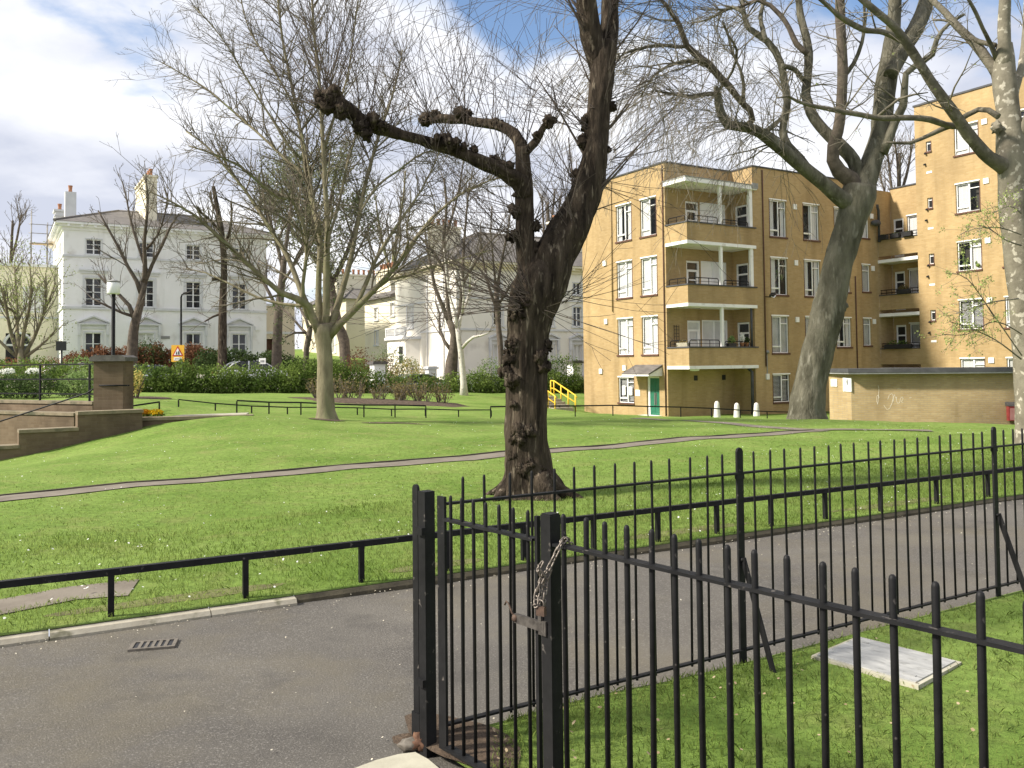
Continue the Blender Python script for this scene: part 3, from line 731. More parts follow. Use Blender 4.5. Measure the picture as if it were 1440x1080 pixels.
# bed wall and paving right of the pillar, yellow flowers
D0 = at(196, 590, 19.72); D1 = at(356, 590, 20.35); zb = at(270, 585, 20.0).z
wall_line('bed_wall', 'low brown stone bed wall tapering into the mound', (D0.x, D0.y), (D1.x, D1.y), .3, -.2, [(0, 1, zb)], mt['brick_dark'], mt['stone'])
q = MB(); a = D0; b = D1
q.add([(a.x + .3, a.y + .3, zb - .03), (b.x - .3, b.y + .25, zb - .03), (b.x - .5, b.y + 1.3, zb - .02), (a.x + .5, a.y + 1.2, zb - .02), (a.x + .3, a.y + .3, -.2), (b.x - .3, b.y + .25, -.2), (b.x - .5, b.y + 1.3, -.2), (a.x + .5, a.y + 1.2, -.2)], [(0,1,2,3), (0,4,5,1), (1,5,6,2), (2,6,7,3), (3,7,4,0)])
struct(q.build('pavement', mt['slab']))

# ================================================================== lamps, signs
def lamp_post():
    Y = 26.0; p = at(159, 540, Y); gzp = gz(p.x, p.y); g = thing('street_lamp', 'dark post lamp with white drum head behind the brown pillar', 'street lamp', (p.x, p.y, gzp), 0)
    zt_ = at(159, 414, Y).z - gzp; zh = at(159, 398, Y).z - gzp
    q = MB(); q.lathe([(.075, -.1), (.075, .9), (.055, .95), (.055, zt_), (.05, zt_ + .01)], (0,0,0), 14); q.build('post', mt['black'], g)
    q = MB(); q.lathe([(.04, zt_ + .011), (.17, zt_ + .012), (.185, zt_ + .03), (.185, zh), (.17, zh + .02), (.02, zh + .03)], (0,0,0), 24); q.build('lamp_head', mt['lamp_glass'], g)
    q = MB(); q.lathe([(.195, zh + .031), (.19, zh + .05), (.05, zh + .10), (.02, zh + .13), (.0, zh + .14)], (0,0,0), 24); q.build('lid', mt['grey'], g)
lamp_post()
def slim_lamp():
    Y = 55.0; p = at(254.5, 512, Y); z0 = gz(p.x, p.y); g = thing('street_lamp', 'slim black street lamp in front of the white villa', 'street lamp', (p.x, p.y, z0), 0)
    zt_ = at(254, 413, Y).z - z0
    q = MB(); q.tube([(0,0,-.1),(0,0,1.2),(0,0,1.25),(0,0,zt_ - .25),(.06,0,zt_ - .06),(.25,-.05,zt_)], [.10,.10,.065,.06,.05,.04], 10); q.build('post', mt['black'], g)
    q = MB(); q.blob((.42,-.08,zt_ + .02), (.30,.13,.09), 3, .1); q.build('lantern', mt['black'], g)
slim_lamp()
def warning_sign():
    Y = 45.0; p = at(250, 530, Y); z0 = gz(p.x, p.y); zc_ = at(249, 497, Y).z - z0
    g = thing('warning_sign', 'yellow school warning sign with red triangle above the hedge', 'sign', (p.x, p.y, z0), R(4))
    q = MB(); q.tube([(.2,.05,-.1),(.2,.05,zc_+.2)], .04, 8); q.tube([(-.1,.05,-.1),(-.1,.05,zc_+.2)], .035, 8); q.build('post', mt['grey'], g)
    w, h = .33, .44
    q = MB(); q.box(-w, -.012, zc_ - h, w, .012, zc_ + h); q.build('plate', mt['sign_yellow'], g)
    t = zc_ + .40; bz = zc_ - .14
    q = MB(); q.prism([(-.285, bz), (.285, bz), (0, t)], 'y', -.019, -.0125); q.build('triangle', mt['sign_red'], g)
    q = MB(); q.prism([(-.20, bz + .055), (.20, bz + .055), (0, t - .115)], 'y', -.025, -.0195); q.build('triangle_field', mt['sign_white'], g)
    for x, s_ in ((-.06, .85), (.055, 1.05)):
        q = MB(); zz = bz + .075
        q.lathe([(.0, .20*s_), (.022*s_, .185*s_), (.022*s_, .16*s_), (.0, .148*s_)], (x, -.031, zz), 8)
        q.prism([(x - .035*s_, zz + .06*s_), (x + .035*s_, zz + .06*s_), (x + .025*s_, zz + .145*s_), (x - .025*s_, zz + .145*s_)], 'y', -.033, -.0255)
        q.prism([(x - .028*s_, zz), (x - .006*s_, zz), (x - .003*s_, zz + .06*s_), (x - .025*s_, zz + .06*s_)], 'y', -.033, -.0256)
        q.prism([(x + .008*s_, zz), (x + .032*s_, zz), (x + .025*s_, zz + .06*s_), (x + .003*s_, zz + .06*s_)], 'y', -.033, -.0256)
        q.build('child_symbol', mt['sign_black'], g)
    q = MB(); q.box(-.20, -.019, zc_ - .37, .20, -.0125, zc_ - .20); q.build('sub_plate', mt['sign_white'], g)
    q = MB()
    for x0, x1 in ((-.15,-.10),(-.085,-.04),(-.025,.03),(.045,.09),(.105,.15)): q.box(x0, -.023, zc_ - .30, x1, -.0195, zc_ - .268)
    q.build('lettering', mt['sign_black'], g)
warning_sign()
def board_sign():
    Y = 40.0; p = at(86, 530, Y); z0 = gz(p.x, p.y); g = thing('board_sign', 'black board sign on a post left of the pillar', 'sign', (p.x, p.y, z0), R(8))
    zb_ = at(86, 493, Y).z - z0; zt_ = at(86, 480, Y).z - z0
    q = MB(); q.tube([(0,.03,-.1),(0,.03,zb_ + .1)], .045, 8); q.build('post', mt['sign_black'], g)
    q = MB(); q.box(-.23, -.03, zb_, .23, -.018, zt_); q.box(-.21, -.017, zb_ + .05, .21, .02, zt_ - .05); q.build('board', mt['sign_black'], g)
board_sign()

# concrete bollards in front of the flats
for k, (px, py, Y, h, lab) in enumerate([(1008.5, 588, 37.0, .74, 'tallest pale bollard, nearest the green door'), (1036.5, 588, 38.0, .64, 'pale tapered bollard between two others'), (1064, 585, 39.0, .62, 'pale bollard nearest the leaning plane trunk')]):
    p = at(px, py, Y); z0 = gz(p.x, p.y)
    q = MB(); q.lathe([(.15, -.15), (.15, .05), (.12, h*.55), (.105, h*.82), (.085, h*.93), (.04, h*.985), (0, h)], (0,0,0), 18); o = q.build('bollard', mt['bollard']); o.location = (p.x, p.y, z0)
    tag(o, lab, 'bollard', 'bollards before the flats')

# yellow handrail steps at the far end of the flats
SY = at(797, 579, 43.0); SY.z = gz(SY.x, SY.y)
sg = thing('steps', 'concrete steps between yellow handrails beside the flats', 'steps', tuple(SY), R(-59))
for k in range(5):
    MB().box(-.25 - .36*(k+1), -.6, -.3, -.25 - .36*k - .001, .6, .13*(k+1)).build('step', mt['kerb'], sg)
MB().box(-3.2, -.6, -.3, -2.051, .6, .65).build('landing', mt['kerb'], sg)
for y, lab in ((-.62, 'yellow tubular handrail of the steps nearest the lime trunk'), (.62, 'yellow tubular handrail of the steps nearest the flats')):
    hg = thing('handrail', lab, 'handrail', tuple(SY), R(-59), 'yellow handrails of the steps')
    top = [(.0, .62), (-.12, .74), (-2.05, 1.45), (-2.35, 1.45)]; midr = [(-.12, .38), (-2.05, 1.05), (-2.35, 1.05)]
    q = MB()
    for line in (top, midr): q.tube([(x, y, z) for x, z in line], .034, 8)
    q.build('rail', mt['yellow_rail'], hg)
    for x, z0, z1 in ((-.12, -.1, .74), (-.75, .1, .97), (-1.4, .3, 1.21), (-2.05, .6, 1.45), (-2.35, .6, 1.45)):
        q = MB(); q.tube([(x, y, z0), (x, y, z1)], .034, 8); q.build('post', mt['yellow_rail'], hg)

# ================================================================== buildings
ANG = R(31)
def facade(mb, a0, a1, z0, z1, ops, fn, depth=.14):
    """wall face with real openings and reveals; fn(a, d, z) maps along / inward depth / height to a point"""
    A = sorted({a0, a1} | {o[0] for o in ops} | {o[1] for o in ops}); Z = sorted({z0, z1} | {o[2] for o in ops} | {o[3] for o in ops})
    A = [a for a in A if a0 - 1e-6 <= a <= a1 + 1e-6]; Z = [z for z in Z if z0 - 1e-6 <= z <= z1 + 1e-6]
    for i in range(len(A) - 1):
        for j in range(len(Z) - 1):
            ca, cz = (A[i] + A[i+1]) / 2, (Z[j] + Z[j+1]) / 2
            if any(o[0] < ca < o[1] and o[2] < cz < o[3] for o in ops): continue
            mb.add([fn(A[i],0,Z[j]), fn(A[i+1],0,Z[j]), fn(A[i+1],0,Z[j+1]), fn(A[i],0,Z[j+1])], [(0,1,2,3)])
    for o in ops:
        a, b, c, d = o[:4]; q = [(a,c),(b,c),(b,d),(a,d)]
        for k in range(4):
            p, r = q[k], q[(k+1) % 4]
            mb.add([fn(p[0],0,p[1]), fn(r[0],0,r[1]), fn(r[0],depth,r[1]), fn(p[0],depth,p[1])], [(0,1,2,3)])
def fbox(mb, fn, a0, a1, d0, d1, z0, z1):
    v = [fn(a0,d0,z0), fn(a1,d0,z0), fn(a1,d1,z0), fn(a0,d1,z0), fn(a0,d0,z1), fn(a1,d0,z1), fn(a1,d1,z1), fn(a0,d1,z1)]
    return mb.add(v, [(3,2,1,0),(4,5,6,7),(0,1,5,4),(1,2,6,5),(2,3,7,6),(3,0,4,7)])

def wavy(fn, a0, a1, z0, z1, d, amp=.009, freq=34, n=40):
    b = MB(); vs = []; ph = random.uniform(0, 6)
    for i in range(n + 1):
        a = a0 + (a1 - a0) * i / n; w = amp * math.sin(freq * a + ph) + amp * .5 * math.sin(freq * 2.3 * a + ph * 2)
        vs += [fn(a, d + w, z0), fn(a, d + w * .6, z1)]
    b.add(vs, [(2*i, 2*i+2, 2*i+3, 2*i+1) for i in range(n)], True); return b

def casement(par, fn, a0, a1, z0, z1, style='curtain', left=True, head=True):
    """white steel casement window: frame > pane, curtain, sill"""
    f = MB(); t = .038; D0, D1 = .075, .125
    fbox(f, fn, a0, a0+t, D0, D1, z0, z1); fbox(f, fn, a1-t, a1, D0, D1, z0, z1)
    fbox(f, fn, a0+t, a1-t, D0, D1, z0, z0+t); fbox(f, fn, a0+t, a1-t, D0, D1, z1-t, z1)
    if a1 - a0 > .8:
        am = a0 + (a1 - a0) * (.56 if left else .44)
        fbox(f, fn, am-.022, am+.022, D0-.012, D1, z0+t, z1-t)
        zl = z0 + (z1 - z0) * .17; zh = z0 + (z1 - z0) * .80
        l0, l1 = (a0+t, am-.022); r0, r1 = (am+.022, a1-t)
        if not left: (l0, l1), (r0, r1) = (r0, r1), (l0, l1)
        fbox(f, fn, l0, l1, D0-.006, D1, zl-.022, zl+.022); fbox(f, fn, r0, r1, D0-.006, D1, zh-.02, zh+.02)
        e = .026   # opening light has its own thicker frame
        fbox(f, fn, l0, l0+e, D0-.02, D0-.007, zl+.022, z1-t); fbox(f, fn, l1-e, l1, D0-.02, D0-.007, zl+.022, z1-t)
        fbox(f, fn, l0+e, l1-e, D0-.02, D0-.007, z1-t-e, z1-t); fbox(f, fn, l0+e, l1-e, D0-.02, D0-.007, zl+.022, zl+.022+e)
    else:
        zh = z0 + (z1 - z0) * .78; fbox(f, fn, a0+t, a1-t, D0-.006, D1, zh-.02, zh+.02)
    if head: fbox(f, fn, a0-.03, a1+.03, -.02, .07, z1+.001, z1+.06)
    o = f.build('window', mt['frame'], par)
    s = MB(); fbox(s, fn, a0-.05, a1+.05, -.05, .13, z0-.085, z0-.001)
    fbox(s, fn, a0-.045, a0-.001, -.006, .10, z0, z1); s.build('sill', mt['sill'], o)
    g = MB(); fbox(g, fn, a0+t, a1-t, .105, .110, z0+t, z1-t)
    if style == 'dark':
        g.build('pane', mt['pane'], o)
    else:
        g.build('pane', mt['glass'], o)
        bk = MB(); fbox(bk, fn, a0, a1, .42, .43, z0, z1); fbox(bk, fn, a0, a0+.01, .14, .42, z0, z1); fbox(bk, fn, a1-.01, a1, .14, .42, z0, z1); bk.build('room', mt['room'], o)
        if style == 'curtain': wavy(fn, a0+.05, a1-.05, z0+.05, z1-.05, .135).build('curtain', mt['curtain'], o)
        elif style == 'grey': wavy(fn, a0+.05, a1-.05, z0+.05, z1-.05, .135).build('curtain', mt['curtain_grey'], o)
        elif style == 'sides':
            wavy(fn, a0+.05, a0+(a1-a0)*.33, z0+.05, z1-.05, .135).build('curtain', mt['curtain'], o)
            wavy(fn, a1-(a1-a0)*.28, a1-.05, z0+.05, z1-.05, .135).build('curtain', mt['curtain'], o)
        elif style == 'half':
            wavy(fn, a0+(a1-a0)*.45, a1-.05, z0+.05, z1-.05, .135).build('curtain', mt['curtain'], o)
        elif style == 'blind':
            b = MB(); z = z0 + .1
            while z < z1 - .08: fbox(b, fn, a0+.07, a1-.07, .16, .18, z, z+.035); z += .062
            b.build('blind', mt['blind'], o)
        elif style == 'plants':
            b = MB()
            for k in range(6): b.blob(fn(a0 + .15 + (a1-a0-.3)*random.random(), .24, z0 + .15 + (z1-z0)*.6*random.random()), (.10,.08,.13), k, .4)
            b.build('houseplant', mt['leaf_light'], o)
            wavy(fn, a0+.05, a0+(a1-a0)*.4, z0+.05, z1-.05, .15).build('curtain', mt['curtain'], o)
    return o

# ---------------------------------------------------------------- yellow brick flats
C1 = at(940, 585, 40); ZB = -1.25
flats = thing('apartment_building', 'four storey yellow brick flats with corner balconies and flat roof', 'building', (C1.x, C1.y, 0), ANG)
fL = lambda a, d, z: (d, a, z)              # left face, x = 0
fA = lambda a, d, z: (a, d, z)              # recessed front, y = 0
fB = lambda a, d, z: (a, -1.4 + d, z)       # main front, y = -1.4
fS = lambda a, d, z: (4.28 + d, a, z)       # side cheek of the front beside the balconies
fC = lambda a, d, z: (13.7 + d, a, z)       # return wing / tall face
ROOF = 10.98
lev = [.95, 3.80, 6.65, 9.50]
w = MB()
opsL = [(.65,1.82,z-1.8,z) for z in lev[1:]] + [(2.5,3.72,z-1.8,z) for z in lev[1:]] + [(2.5,3.72,-.38,.88), (.6,1.54,-.92,.93)]
facade(w, 0, 6.65, ZB, ROOF, opsL, fL)
opsA = [(1.27,2.13,z-.98,z+1.17) for z in (2.42, 5.27, 8.12)] + [(2.2,3.9,z-.98,z+1.2) for z in (2.42, 5.27, 8.12)]
facade(w, 0, 4.28, ZB, ROOF, opsA, fA)
opsS = [(-1.05,-.25,z-.98,z+1.1) for z in (2.42, 5.27, 8.12)]
facade(w, -1.4, 0, ZB, ROOF, opsS, fS)
opsB = []
for k, z in enumerate(lev):
    h = 1.8 if k else 1.34
    opsB += [(5.45,6.62,z-h,z)]
    if k: opsB += [(7.85,9.03,z-1.8,z), (10.2,11.35,z-1.5,z), (12.32,12.97,z-1.42,z)]
facade(w, 4.28, 13.7, ZB, ROOF, opsB, fB)
# back, far sides and roof deck so that the block is closed
w.add([(0,6.65,ZB),(13.7,6.65,ZB),(13.7,6.65,ROOF),(0,6.65,ROOF)], [(0,1,2,3)])
w.add([(0,0,ROOF-.25),(4.28,0,ROOF-.25),(4.28,-1.4,ROOF-.25),(18,-1.4,ROOF-.25),(18,6.65,ROOF-.25),(0,6.65,ROOF-.25)], [(0,1,2,3,4,5)])
# floors and partitions inside so that rooms are closed behind the glass
for z in (1.35, 4.2, 7.05): w.add([(.2,.2,z),(13.6,.2,z),(13.6,6.5,z),(.2,6.5,z)], [(0,1,2,3)])
w.build('wall', mt['brick'], flats)
c = MB()
c.box(-.05, -.05, ROOF, .25, 6.70, ROOF+.07); c.box(.2501, -.05, ROOF, 4.2299, .25, ROOF+.07); c.box(4.23, -1.45, ROOF, 4.53, .25, ROOF+.07); c.box(4.5301, -1.45, ROOF, 13.75, -1.15, ROOF+.07)
c.box(-.0, 6.45, ROOF, 13.9, 6.7001, ROOF+.069)
c.build('roof_coping', mt['lead'], flats)
st_l = ['curtain', 'curtain', 'sides']
for k, z in enumerate(lev[1:]):
    casement(flats, fL, .65, 1.82, z-1.8, z, 'half' if k == 2 else 'curtain', left=False)
    casement(flats, fL, 2.5, 3.72, z-1.8, z, 'sides' if k == 2 else 'curtain', left=False)
gw = casement(flats, fL, 2.5, 3.72, -.38, .88, 'blind', left=False)
for a, z0, z1 in ((2.72, .0, .42), (3.25, .0, .46)):
    q = MB(); fbox(q, fL, a, a+.26, .070, .074, z0, z1); q.build('paper_notice', mt['white_paint'], gw)
stB = {(0,0):'blind',(1,0):'grey',(2,0):'plants',(3,0):'sides',(1,1):'grey',(2,1):'sides',(3,1):'half',(1,2):'sides',(2,2):'curtain',(3,2):'grey',(1,3):'grey',(2,3):'grey',(3,3):'curtain'}
for k, z in enumerate(lev):
    casement(flats, fB, 5.45, 6.62, z - (1.8 if k else 1.34), z, stB[(k,0)])
    if k:
        casement(flats, fB, 7.85, 9.03, z-1.8, z, stB[(k,1)])
        casement(flats, fB, 10.2, 11.35, z-1.5, z, stB[(k,2)])
        casement(flats, fB, 12.32, 12.97, z-1.42, z, stB[(k,3)])
# entrance door with porch canopy
d = MB(); fbox(d, fL, .62, 1.40, .12, .17, -.90, .86); dr = d.build('door', mt['green_door'], flats)
d = MB()
for a in (.70, 1.04): fbox(d, fL, a, a+.28, .108, .1195, -.75, .70)
d.build('door_panel', mt['green_door'], dr)
d = MB()
for a in (.93, 1.04): fbox(d, fL, a, a+.045, .08, .1075, -.42, .16)
d.build('handle', mt['steel'], dr)
d = MB(); fbox(d, fL, 1.4001, 1.5399, .09, .17, -.90, .93); fbox(d, fL, .6, .6199, .09, .17, -.90, .93); fbox(d, fL, .62, 1.40, .09, .17, .8601, .93); d.build('door_frame', mt['frame'], flats)
d = MB(); fbox(d, fL, .45, 1.7, -.45, .25, -1.2, -.905); d.build('doorstep', mt['slab_white'], flats)
cn = MB(); cn.prism([(-.85, 1.02), (-.85, 1.09), (0, 1.50), (0, 1.40)], 'y', .35, 2.35); cn.build('porch_roof', mt['slate'], flats)
cn = MB(); cn.prism([(-.83, .96), (-.83, 1.019), (-.001, 1.395), (-.001, .96)], 'y', .38, .46); cn.prism([(-.83, .96), (-.83, 1.019), (-.001, 1.395), (-.001, .96)], 'y', 2.24, 2.32); cn.box(-.86, .36, .97, -.831, 2.34, 1.035); cn.box(-.829, .461, .955, -.001, 2.239, .975)
cn.build('porch_frame', mt['slab_white'], flats)
q = MB(); fbox(q, fL, 2.02, 2.36, -.02, -.001, -.02, .28); q.build('notice', mt['sign_white'], flats)
for a, z in ((5.0, 1.05), (3.05, 1.22), (4.55, 6.6), (4.5, 3.6)):
    q = MB(); fbox(q, fL, a, a+.24, -.07, -.001, z, z+.26); q.build('vent_box', mt['slab_white'], flats)
for a in (.12, 4.05):
    q = MB(); q.tube([(-.05, a, -.9 if a < 1 else 4.2), (-.05, a, ROOF - .1)], .028, 7); q.build('downpipe', mt['brick'] if a > 1 else mt['sill'], flats)
for x, z in ((4.95, 1.35), (11.72, .3)):
    q = MB(); q.tube([(x, -1.44, z), (x, -1.44, ROOF - .1 if x < 8 else 6.0)], .03, 7); q.build('downpipe', mt['sill'], flats)
for k, z in enumerate((3.72, 6.55, 9.35)):
    for x in (7.12, 12.98 + .1):
        q = MB(); q.box(x, -1.46, z - .2, x + .22, -1.401, z + .06); q.build('vent_box', mt['slab_white'], flats)
# floodlight and cable
q = MB(); q.bar((5.02,-1.42,4.72), (5.02,-1.75,4.68), .05, .05); q.bar((4.9,-1.9,4.72), (5.18,-1.78,4.86), .22, .10); fl = q.build('floodlight', mt['sign_black'], flats)
q = MB(); q.bar((4.93,-1.945,4.66), (5.15,-1.86,4.78), .17, .012, (0,-.6,.8)); q.build('lens', mt['lamp_glass'], fl)
q = MB(); q.blob((5.05,-1.46,2.05), .09, 3, .2); q.box(5.03,-1.43,1.0,5.07,-1.401,2.0); q.build('cable_run', mt['grey'], flats)
q = MB(); q.box(4.95,-1.47,.72,5.14,-1.401,1.0); q.build('meter_box', mt['slab_white'], flats)

# corner balconies
def railing_arch(b, fn, a0, a1, z, h=.30, n=3):
    pts = [fn(a0,0,z), fn(a0,0,z+h*.75), fn(a0+.07,0,z+h), fn(a1-.07,0,z+h), fn(a1,0,z+h*.75), fn(a1,0,z)]
    b.tube(pts, .022, 6)
    b.tube([fn(a0,0,z+h*.45), fn(a1,0,z+h*.45)], .012, 5)
    for k in range(1, n): a = a0 + (a1-a0)*k/n; b.tube([fn(a,0,z), fn(a,0,z+h)], .015, 5)
BX1, BY0 = 4.36, -1.46
for k, zs in enumerate((1.28, 4.14, 7.0)):
    q = MB(); q.box(-.03, BY0 - .03, zs, BX1 + .03, -.001, zs + .15); bal = q.build('balcony', mt['slab_white'], flats)
    q = MB(); t = .16
    q.box(0, BY0, zs + .1501, BX1, BY0 + t, zs + .97); q.box(0, BY0 + t + .0005, zs + .1501, t, -.001, zs + .97); q.build('parapet', mt['brick'], bal)
    q = MB(); q.box(-.04, BY0 - .05, zs + .9701, BX1 + .05, BY0 + t + .03, zs + 1.03); q.box(-.04, BY0 + t + .0305, zs + .9701, t + .03, -.002, zs + 1.03); q.build('coping', mt['lead'], bal)
    z = zs + 1.03
    q = MB(); railing_arch(q, lambda a, d, zz: (a, BY0 + .08, zz), .12, 1.98, z, .30, 3); railing_arch(q, lambda a, d, zz: (a, BY0 + .08, zz), 2.32, 3.95, z, .24, 3)
    railing_arch(q, lambda a, d, zz: (.08, a, zz), BY0 + .2, -.12, z, .28, 2); q.build('balcony_rail', mt['black'], bal)
    top = zs + 2.86 if k < 2 else 9.83
    q = MB(); q.box(2.09, BY0 + .03, z, 2.23, BY0 + .15, top - .001)
    if k: q.box(4.05, BY0 + .03, z, 4.24, BY0 + .15, top - .001)
    q.build('post', mt['slab_white'], bal)
    if k == 0:
        q = MB(); q.tube([(4.10, BY0 + .1, z), (4.10, BY0 + .1, top)], .06, 8); q.build('post', mt['lead'], bal)
    # door, window wall on the back, door on the side cheek
    zf = zs + .16
    q = MB()
    fbox(q, fA, 1.27, 1.36, .05, .12, zf, zf+2.14); fbox(q, fA, 2.04, 2.13, .05, .12, zf, zf+2.14); fbox(q, fA, 1.36, 2.04, .05, .12, zf+2.05, zf+2.14); fbox(q, fA, 1.36, 2.04, .05, .12, zf+1.62, zf+1.72)
    fbox(q, fA, 1.36, 2.04, .05, .12, zf, zf+.85); fbox(q, fA, 1.36, 1.44, .05, .12, zf+.85, zf+1.62); fbox(q, fA, 1.96, 2.04, .05, .12, zf+.85, zf+1.62); fbox(q, fA, 1.44, 1.96, .05, .12, zf+1.2, zf+1.25)
    bd = q.build('balcony_door', mt['frame'], flats)
    q = MB(); fbox(q, fA, 1.36, 2.04, .125, .13, zf, zf+2.05); q.build('pane', mt['curtain_grey'] if k < 1 else mt['pane'], bd)
    q = MB(); pan = (mt['white_paint'] if k else mt['curtain_grey'])
    fbox(q, fA, 2.2, 2.28, .03, .12, zf, zf+2.2); fbox(q, fA, 2.98, 3.06, .03, .12, zf, zf+2.2); fbox(q, fA, 3.82, 3.9, .03, .12, zf, zf+2.2); fbox(q, fA, 2.28, 3.82, .03, .12, zf+2.12, zf+2.2)
    sw = q.build('balcony_screen', mt['frame'], flats)
    q = MB(); fbox(q, fA, 2.28, 2.98, .08, .10, zf, zf+2.12); fbox(q, fA, 3.06, 3.82, .08, .10, zf, zf+2.12); q.build('panel', pan, sw)
    q = MB(); fbox(q, fS, -1.05, -.97, .04, .12, zf, zf+2.06); fbox(q, fS, -.33, -.25, .04, .12, zf, zf+2.06); fbox(q, fS, -.97, -.33, .04, .12, zf+1.98, zf+2.06); fbox(q, fS, -.97, -.33, .04, .12, zf+1.5, zf+1.58)
    sd_ = q.build('balcony_door', mt['frame'], flats); q = MB(); fbox(q, fS, -.97, -.33, .10, .11, zf, zf+1.98); q.build('pane', mt['pane'], sd_)
    if k == 2:   # white-painted cheek inside the top balcony
        q = MB(); q.box(4.262, -1.38, zf, 4.279, -1.052, zf+2.5); q.build('cheek_panel', mt['white_paint'], flats)
q = MB(); q.box(-.12, BY0 - .08, 9.83, BX1 + .10, -.001, 10.02); cp_ = q.build('balcony_canopy', mt['slab_white'], flats)
q = MB(); q.box(-.14, BY0 - .10, 10.0201, BX1 + .12, -.001, 10.07); q.build('canopy_cap', mt['grey'], cp_)
q = MB(); q.box(BX1 - .25, BY0 - .115, 9.88, BX1 + .15, BY0 - .081, 10.15); q.build('gutter_box', mt['grey'], cp_)
# under-croft fittings
q = MB(); q.tube([(4.08, -1.35, -.95), (4.08, -1.35, 1.10), (4.0, -1.2, 1.26)], .075, 10); q.build('downpipe', mt['lead'], flats)
for x in (1.62, 3.45):
    q = MB(); q.box(x, -.03, .72, x + .22, -.001, .96); q.build('air_brick', mt['sign_black'], flats)
q = MB(); q.lathe([(.0, 0), (.20, .01), (.22, .05), (.22, .09)], (.75, -1.0, 1.185), 18); q.build('soffit_lamp', mt['lamp_glass'], flats)
# things on the balconies
def W3(o, p): return o.matrix_basis @ Vector(p)
flats_m = Matrix.Translation((C1.x, C1.y, 0)) @ Matrix.Rotation(ANG, 4, 'Z')
def on_flats(x, y, z): return tuple(flats_m @ Vector((x, y, z)))
def leafset(c, r, n, size, up=.3, seed=0):
    rg = np.random.default_rng(seed + 11); r = np.array(r if hasattr(r, '__len__') else (r, r, r))
    d = rg.normal(size=(n, 3)); d /= np.linalg.norm(d, axis=1, keepdims=True); k = rg.uniform(.35, 1, (n, 1)) ** .6
    return leaf_quads(np.array(c) + d * r * k, size, rg, up)
def leaf_quads(P, size, rg, up=.3, asp=.6):
    n = len(P); a = rg.normal(size=(n, 3)); a[:, 2] += up; a /= np.linalg.norm(a, axis=1, keepdims=True)
    b = np.cross(a, rg.normal(size=(n, 3))); b /= (np.linalg.norm(b, axis=1, keepdims=True) + 1e-9)
    s = size * rg.uniform(.55, 1.3, (n, 1)); a = a * s; b = b * s * asp
    V = np.stack((P - a, P + b * .9 - a * .1, P + a, P - b * .9 - a * .1), 1).reshape(-1, 3)
    return V, np.arange(n * 4).reshape(n, 4)
def pot_plant(x, y, z, r, h, label, m, seed, boxy=0):
    g = thing('potted_plant', label, 'plant', on_flats(x, y, z), ANG, 'plants on the balconies')
    q = MB()
    if boxy: q.box(-boxy/2, -.09, 0, boxy/2, .09, .16)
    else: q.lathe([(.07, 0), (.10, .17), (.11, .19), (.09, .19), (.0, .17)], (0,0,0), 12)
    q.build('pot', mt['sign_black'] if boxy else mt['pot'], g)
    V, f = leafset((0, 0, .16 + h * .45), (max(r, boxy*.45), r * .8, h * .6), 130, .055, .5, seed); mk_mesh('foliage', V, f, m, g)
pot_plant(2.75, -1.36, 2.31, .2, .34, 'feathery green plant in a trough on the lowest corner balcony', mt['leaf_light'], 1, .5)
pot_plant(3.45, -1.36, 2.31, .13, .5, 'white flowering plant on the lowest corner balcony', mt['petal_white'], 2)
pot_plant(3.75, -1.36, 2.31, .19, .28, 'round dark bush on the lowest corner balcony', mt['leaf_dark'], 3)
tl = thing('trellis', 'dark plant trellis on the lowest corner balcony wall', 'trellis', on_flats(.55, -.04, 2.0), ANG)
q = MB()
for k in range(3): q.box(-.16 + .15*k, -.012, 0, -.14 + .15*k, .0, 1.35)
for k in range(8): q.box(-.16, -.024, .15 + .16*k, .16, -.0125, .17 + .16*k)
q.build('lattice', mt['sign_black'], tl)
tb = thing('window_box', 'pale trough on the left end of the lowest corner balcony', 'planter', on_flats(.08, -1.0, 2.31), ANG)
q = MB(); q.prism([(-.08, 0), (.08, 0), (.10, .18), (-.10, .18)], 'y', -.35, .35); q.build('trough', mt['kerb'], tb)
V, f = leafset((0, 0, .22), (.09, .34, .10), 90, .04, .6, 9); mk_mesh('foliage', V, f, mt['leaf_rose'], tb)
ct_ = thing('chair', 'white garden chair on the top corner balcony', 'chair', on_flats(2.0, -.8, 7.16), ANG)
q = MB(); q.box(-.22, -.22, .42, .22, .22, .45); q.build('seat', mt['white_paint'], ct_)
q = MB(); q.box(-.22, .20, .46, .22, .225, .95); q.build('backrest', mt['white_paint'], ct_)
for x, y in ((-.19,-.19),(.19,-.19),(-.19,.19),(.19,.19)): q = MB(); q.tube([(x,y,0),(x,y,.419)], .016, 6); q.build('leg', mt['white_paint'], ct_)

# ---------------------------------------------------------------- return wing with recessed balconies and the tall block
tower = thing('apartment_building', 'five storey yellow brick block at the right with its return wing balconies', 'building', (C1.x, C1.y, 0), ANG)
TOP = 14.62; WT = 10.74
w = MB()
rows = [1.62 + 2.86 * k for k in range(5)]
opsT = [(-7.0,-5.8,z-1.42,z) for z in rows] + [(-9.25,-8.05,z-1.42,z) for z in rows] + [(-12.4,-11.2,z-1.42,z) for z in rows] + [(-4.56,-4.30,z-.52,z) for z in (12.69, 9.80, 6.95, 4.1)]
facade(w, -16, -3.7, ZB, TOP, opsT, fC)
w.add([(13.7,-3.7,WT),(25,-3.7,WT),(25,-3.7,TOP),(13.7,-3.7,TOP)], [(0,1,2,3)])
w.add([(13.7,-16,ZB),(25,-16,ZB),(25,-16,TOP),(13.7,-16,TOP)], [(0,1,2,3)]); w.add([(25,-16,ZB),(25,-3.7,ZB),(25,-3.7,TOP),(25,-16,TOP)], [(0,1,2,3)])
